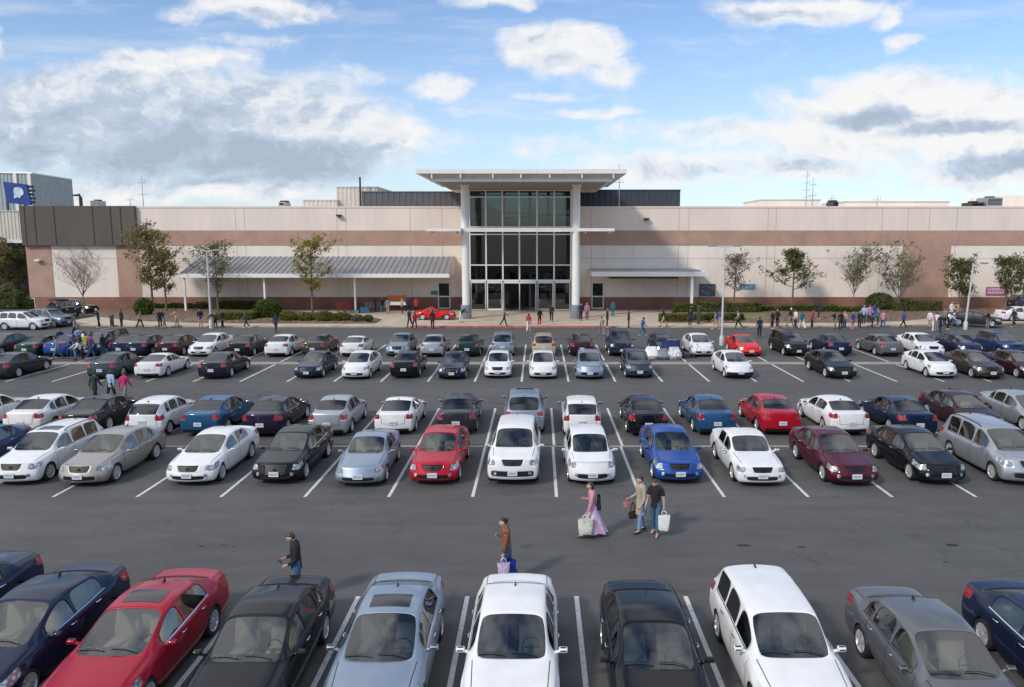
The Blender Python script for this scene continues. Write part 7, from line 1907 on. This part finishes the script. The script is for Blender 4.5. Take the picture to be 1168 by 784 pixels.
LIT = total([(185, 135, 300, 78, 1.0), (330, 160, 230, 60, 1), (50, 145, 130, 58, .9), (235, 78, 130, 35, .75), (450, 155, 85, 45, .75), (140, 212, 240, 28, .55), (290, 217, 180, 20, .7), (640, 52, 82, 36, 1.0), (690, 80, 50, 26, .6), (500, 102, 62, 22, .7), (415, 92, 40, 20, .45), (535, 128, 45, 16, .45),
  (300, 8, 110, 22, .8), (560, 5, 80, 16, .7), (0, 40, 40, 35, .6), (300, 45, 70, 14, .35), (890, 8, 130, 22, .7), (995, 16, 22, 18, .6), (1020, 48, 34, 16, .6), (620, 108, 80, 9, .45), (680, 130, 90, 9, .5),
  (1030, 122, 210, 50, .95), (1130, 155, 180, 42, .95), (960, 160, 170, 38, .8), (800, 155, 150, 24, .55), (760, 190, 170, 26, .6), (900, 195, 150, 24, .6), (1110, 190, 160, 30, .8), (640, 170, 110, 14, .4)])
DRK = total([(150, 135, 330, 75, .62), (60, 120, 130, 60, .6), (300, 125, 170, 50, .5), (240, 178, 250, 42, 1.0), (350, 185, 160, 38, 1.0), (40, 160, 130, 40, .8), (120, 140, 220, 40, .55), (250, 203, 110, 14, .8), (640, 70, 60, 14, .4), (985, 134, 85, 16, .95), (1080, 150, 130, 12, .7), (1130, 185, 130, 16, .8), (905, 190, 70, 14, .6), (790, 192, 60, 12, .45), (640, 8, 100, 10, .4), (320, 14, 80, 10, .5), (890, 12, 90, 10, .5)])
fb = noise(P0, 9, 9, .58, (1, 1.7, 1), (3.1, 0, 0)).outputs['Fac']; fb2 = noise(P0, 26, 7, .6, (1, 1.5, 1)).outputs['Fac']
def puffs(vec):
    mp = n.new('ShaderNodeMapping'); mp.inputs['Scale'].default_value = (1, 1.5, 1); l.new(vec, mp.inputs[0])
    t = n.new('ShaderNodeTexVoronoi'); t.feature = 'F1'; t.normalize = True; t.inputs['Scale'].default_value = 13; t.inputs['Detail'].default_value = 4; t.inputs['Roughness'].default_value = .62; t.inputs['Lacunarity'].default_value = 2.3; l.new(mp.outputs[0], t.inputs['Vector']); return t.outputs['Distance']
wn2 = noise(P0, 22, 4, .6); P2 = VM('ADD', P, VM('MULTIPLY', VM('SUBTRACT', wn2.outputs['Color'], (.5, .5, .5)).outputs[0], (.030, .020, 0)).outputs[0]).outputs[0]
pf0 = puffs(P2); pf1 = puffs(VM('ADD', P2, (.010, -.014, 0)).outputs[0])
fbm = M('ADD', M('MULTIPLY', M('SUBTRACT', fb, .5), 1.25), M('MULTIPLY', M('SUBTRACT', fb2, .5), .40))
fbm = M('ADD', fbm, M('MULTIPLY', M('SUBTRACT', .36, pf0), 1.0))
dens = M('ADD', LIT, fbm)
cov = n.new('ShaderNodeMapRange'); cov.interpolation_type = 'SMOOTHSTEP'; cov.inputs[1].default_value = .14; cov.inputs[2].default_value = .80; l.new(dens, cov.inputs[0])
# broken cloud added overhead, out of view, for ambient light and reflections; thin streaks
hv = noise(tc.outputs['Generated'], 2.2, 4, .5, (1, 1, 1), (7, 2, 0)).outputs['Fac']; hi_m = n.new('ShaderNodeMapRange'); hi_m.inputs[1].default_value = .41; hi_m.inputs[2].default_value = .54; hi_m.inputs[4].default_value = .95; l.new(hv, hi_m.inputs[0])
up = n.new('ShaderNodeMapRange'); up.inputs[1].default_value = .30; up.inputs[2].default_value = .48; l.new(v, up.inputs[0])
lowf = M('SUBTRACT', 1.0, up.outputs[0]); hic = M('MULTIPLY', hi_m.outputs[0], up.outputs[0]); cover = M('MULTIPLY', cov.outputs[0], lowf)
sv = noise(P0, 7, 6, .6, (.55, 4, 1), (1, 5, 0)).outputs['Fac']; str_ = n.new('ShaderNodeMapRange'); str_.inputs[1].default_value = .5; str_.inputs[2].default_value = .75; str_.inputs[4].default_value = .42; l.new(sv, str_.inputs[0])
cover = M('MAXIMUM', cover, M('MULTIPLY', str_.outputs[0], lowf))
# relief: the sun stands to the left and behind, so tops and left sides are bright
e1 = noise(VM('ADD', P, (.012, -.016, 0)).outputs[0], 9, 9, .58, (1, 1.7, 1), (3.1, 0, 0)).outputs['Fac']; e0 = noise(P, 9, 9, .58, (1, 1.7, 1), (3.1, 0, 0)).outputs['Fac']
rel = M('ADD', M('MULTIPLY', M('SUBTRACT', e0, e1), 1.6), M('MULTIPLY', M('SUBTRACT', pf1, pf0), 2.0))
dk = M('ADD', M('MULTIPLY', DRK, .95), M('SUBTRACT', M('MULTIPLY', fbm, .55), rel), clamp=True)
cc = n.new('ShaderNodeValToRGB'); e = cc.color_ramp.elements; e[0].color = (4.8, 4.8, 4.85, 1); e[0].position = 0; e[1].color = (2.2, 2.6, 3.25, 1); e[1].position = 1
q = e.new(.32); q.color = (4.1, 4.3, 4.6, 1); q = e.new(.65); q.color = (2.75, 3.2, 3.9, 1)
l.new(dk, cc.inputs[0])
# clear sky: Nishita, with the pale band low down
hz = n.new('ShaderNodeMapRange'); hz.interpolation_type = 'SMOOTHSTEP'; hz.inputs[1].default_value = .34; hz.inputs[2].default_value = -.02; hz.inputs[4].default_value = .48; l.new(v, hz.inputs[0])
tint = n.new('ShaderNodeMix'); tint.data_type = 'RGBA'; tint.blend_type = 'MULTIPLY'; tint.inputs['Factor'].default_value = 1; l.new(sk.outputs[0], tint.inputs['A']); tint.inputs['B'].default_value = (.74, .79, .87, 1)
m1 = n.new('ShaderNodeMix'); m1.data_type = 'RGBA'; l.new(hz.outputs[0], m1.inputs['Factor']); l.new(tint.outputs['Result'], m1.inputs['A']); m1.inputs['B'].default_value = (3.4, 4.0, 4.7, 1)
m2 = n.new('ShaderNodeMix'); m2.data_type = 'RGBA'; l.new(cover, m2.inputs['Factor']); l.new(m1.outputs['Result'], m2.inputs['A']); l.new(cc.outputs[0], m2.inputs['B'])
m3 = n.new('ShaderNodeMix'); m3.data_type = 'RGBA'; l.new(hic, m3.inputs['Factor']); l.new(m2.outputs['Result'], m3.inputs['A']); m3.inputs['B'].default_value = (5.4, 5.6, 6.0, 1)
l.new(m3.outputs['Result'], bg.inputs[0]); bg.inputs[1].default_value = .13
vs = scene.view_settings; vs.view_transform = 'Standard'; vs.look = 'None'; vs.gamma = 1; vs.exposure = 0.58; vs.use_curve_mapping = False
scene.display_settings.display_device = 'sRGB'
scene.cycles.max_bounces = 6; scene.cycles.transparent_max_bounces = 10; scene.cycles.caustics_reflective = False; scene.cycles.caustics_refractive = False
scene.cycles.use_denoising = True
# unused build meshes
for me in [m for m in bpy.data.meshes if m.users == 0]: bpy.data.meshes.remove(me)
dup = {k: v for k, v in LABELS.items() if len(v) > 1}
if dup: print('SHARED LABELS', dup)
long_ = [k for k in LABELS if not 4 <= len(k.split()) <= 16]
if long_: print('LABEL LENGTH', long_)
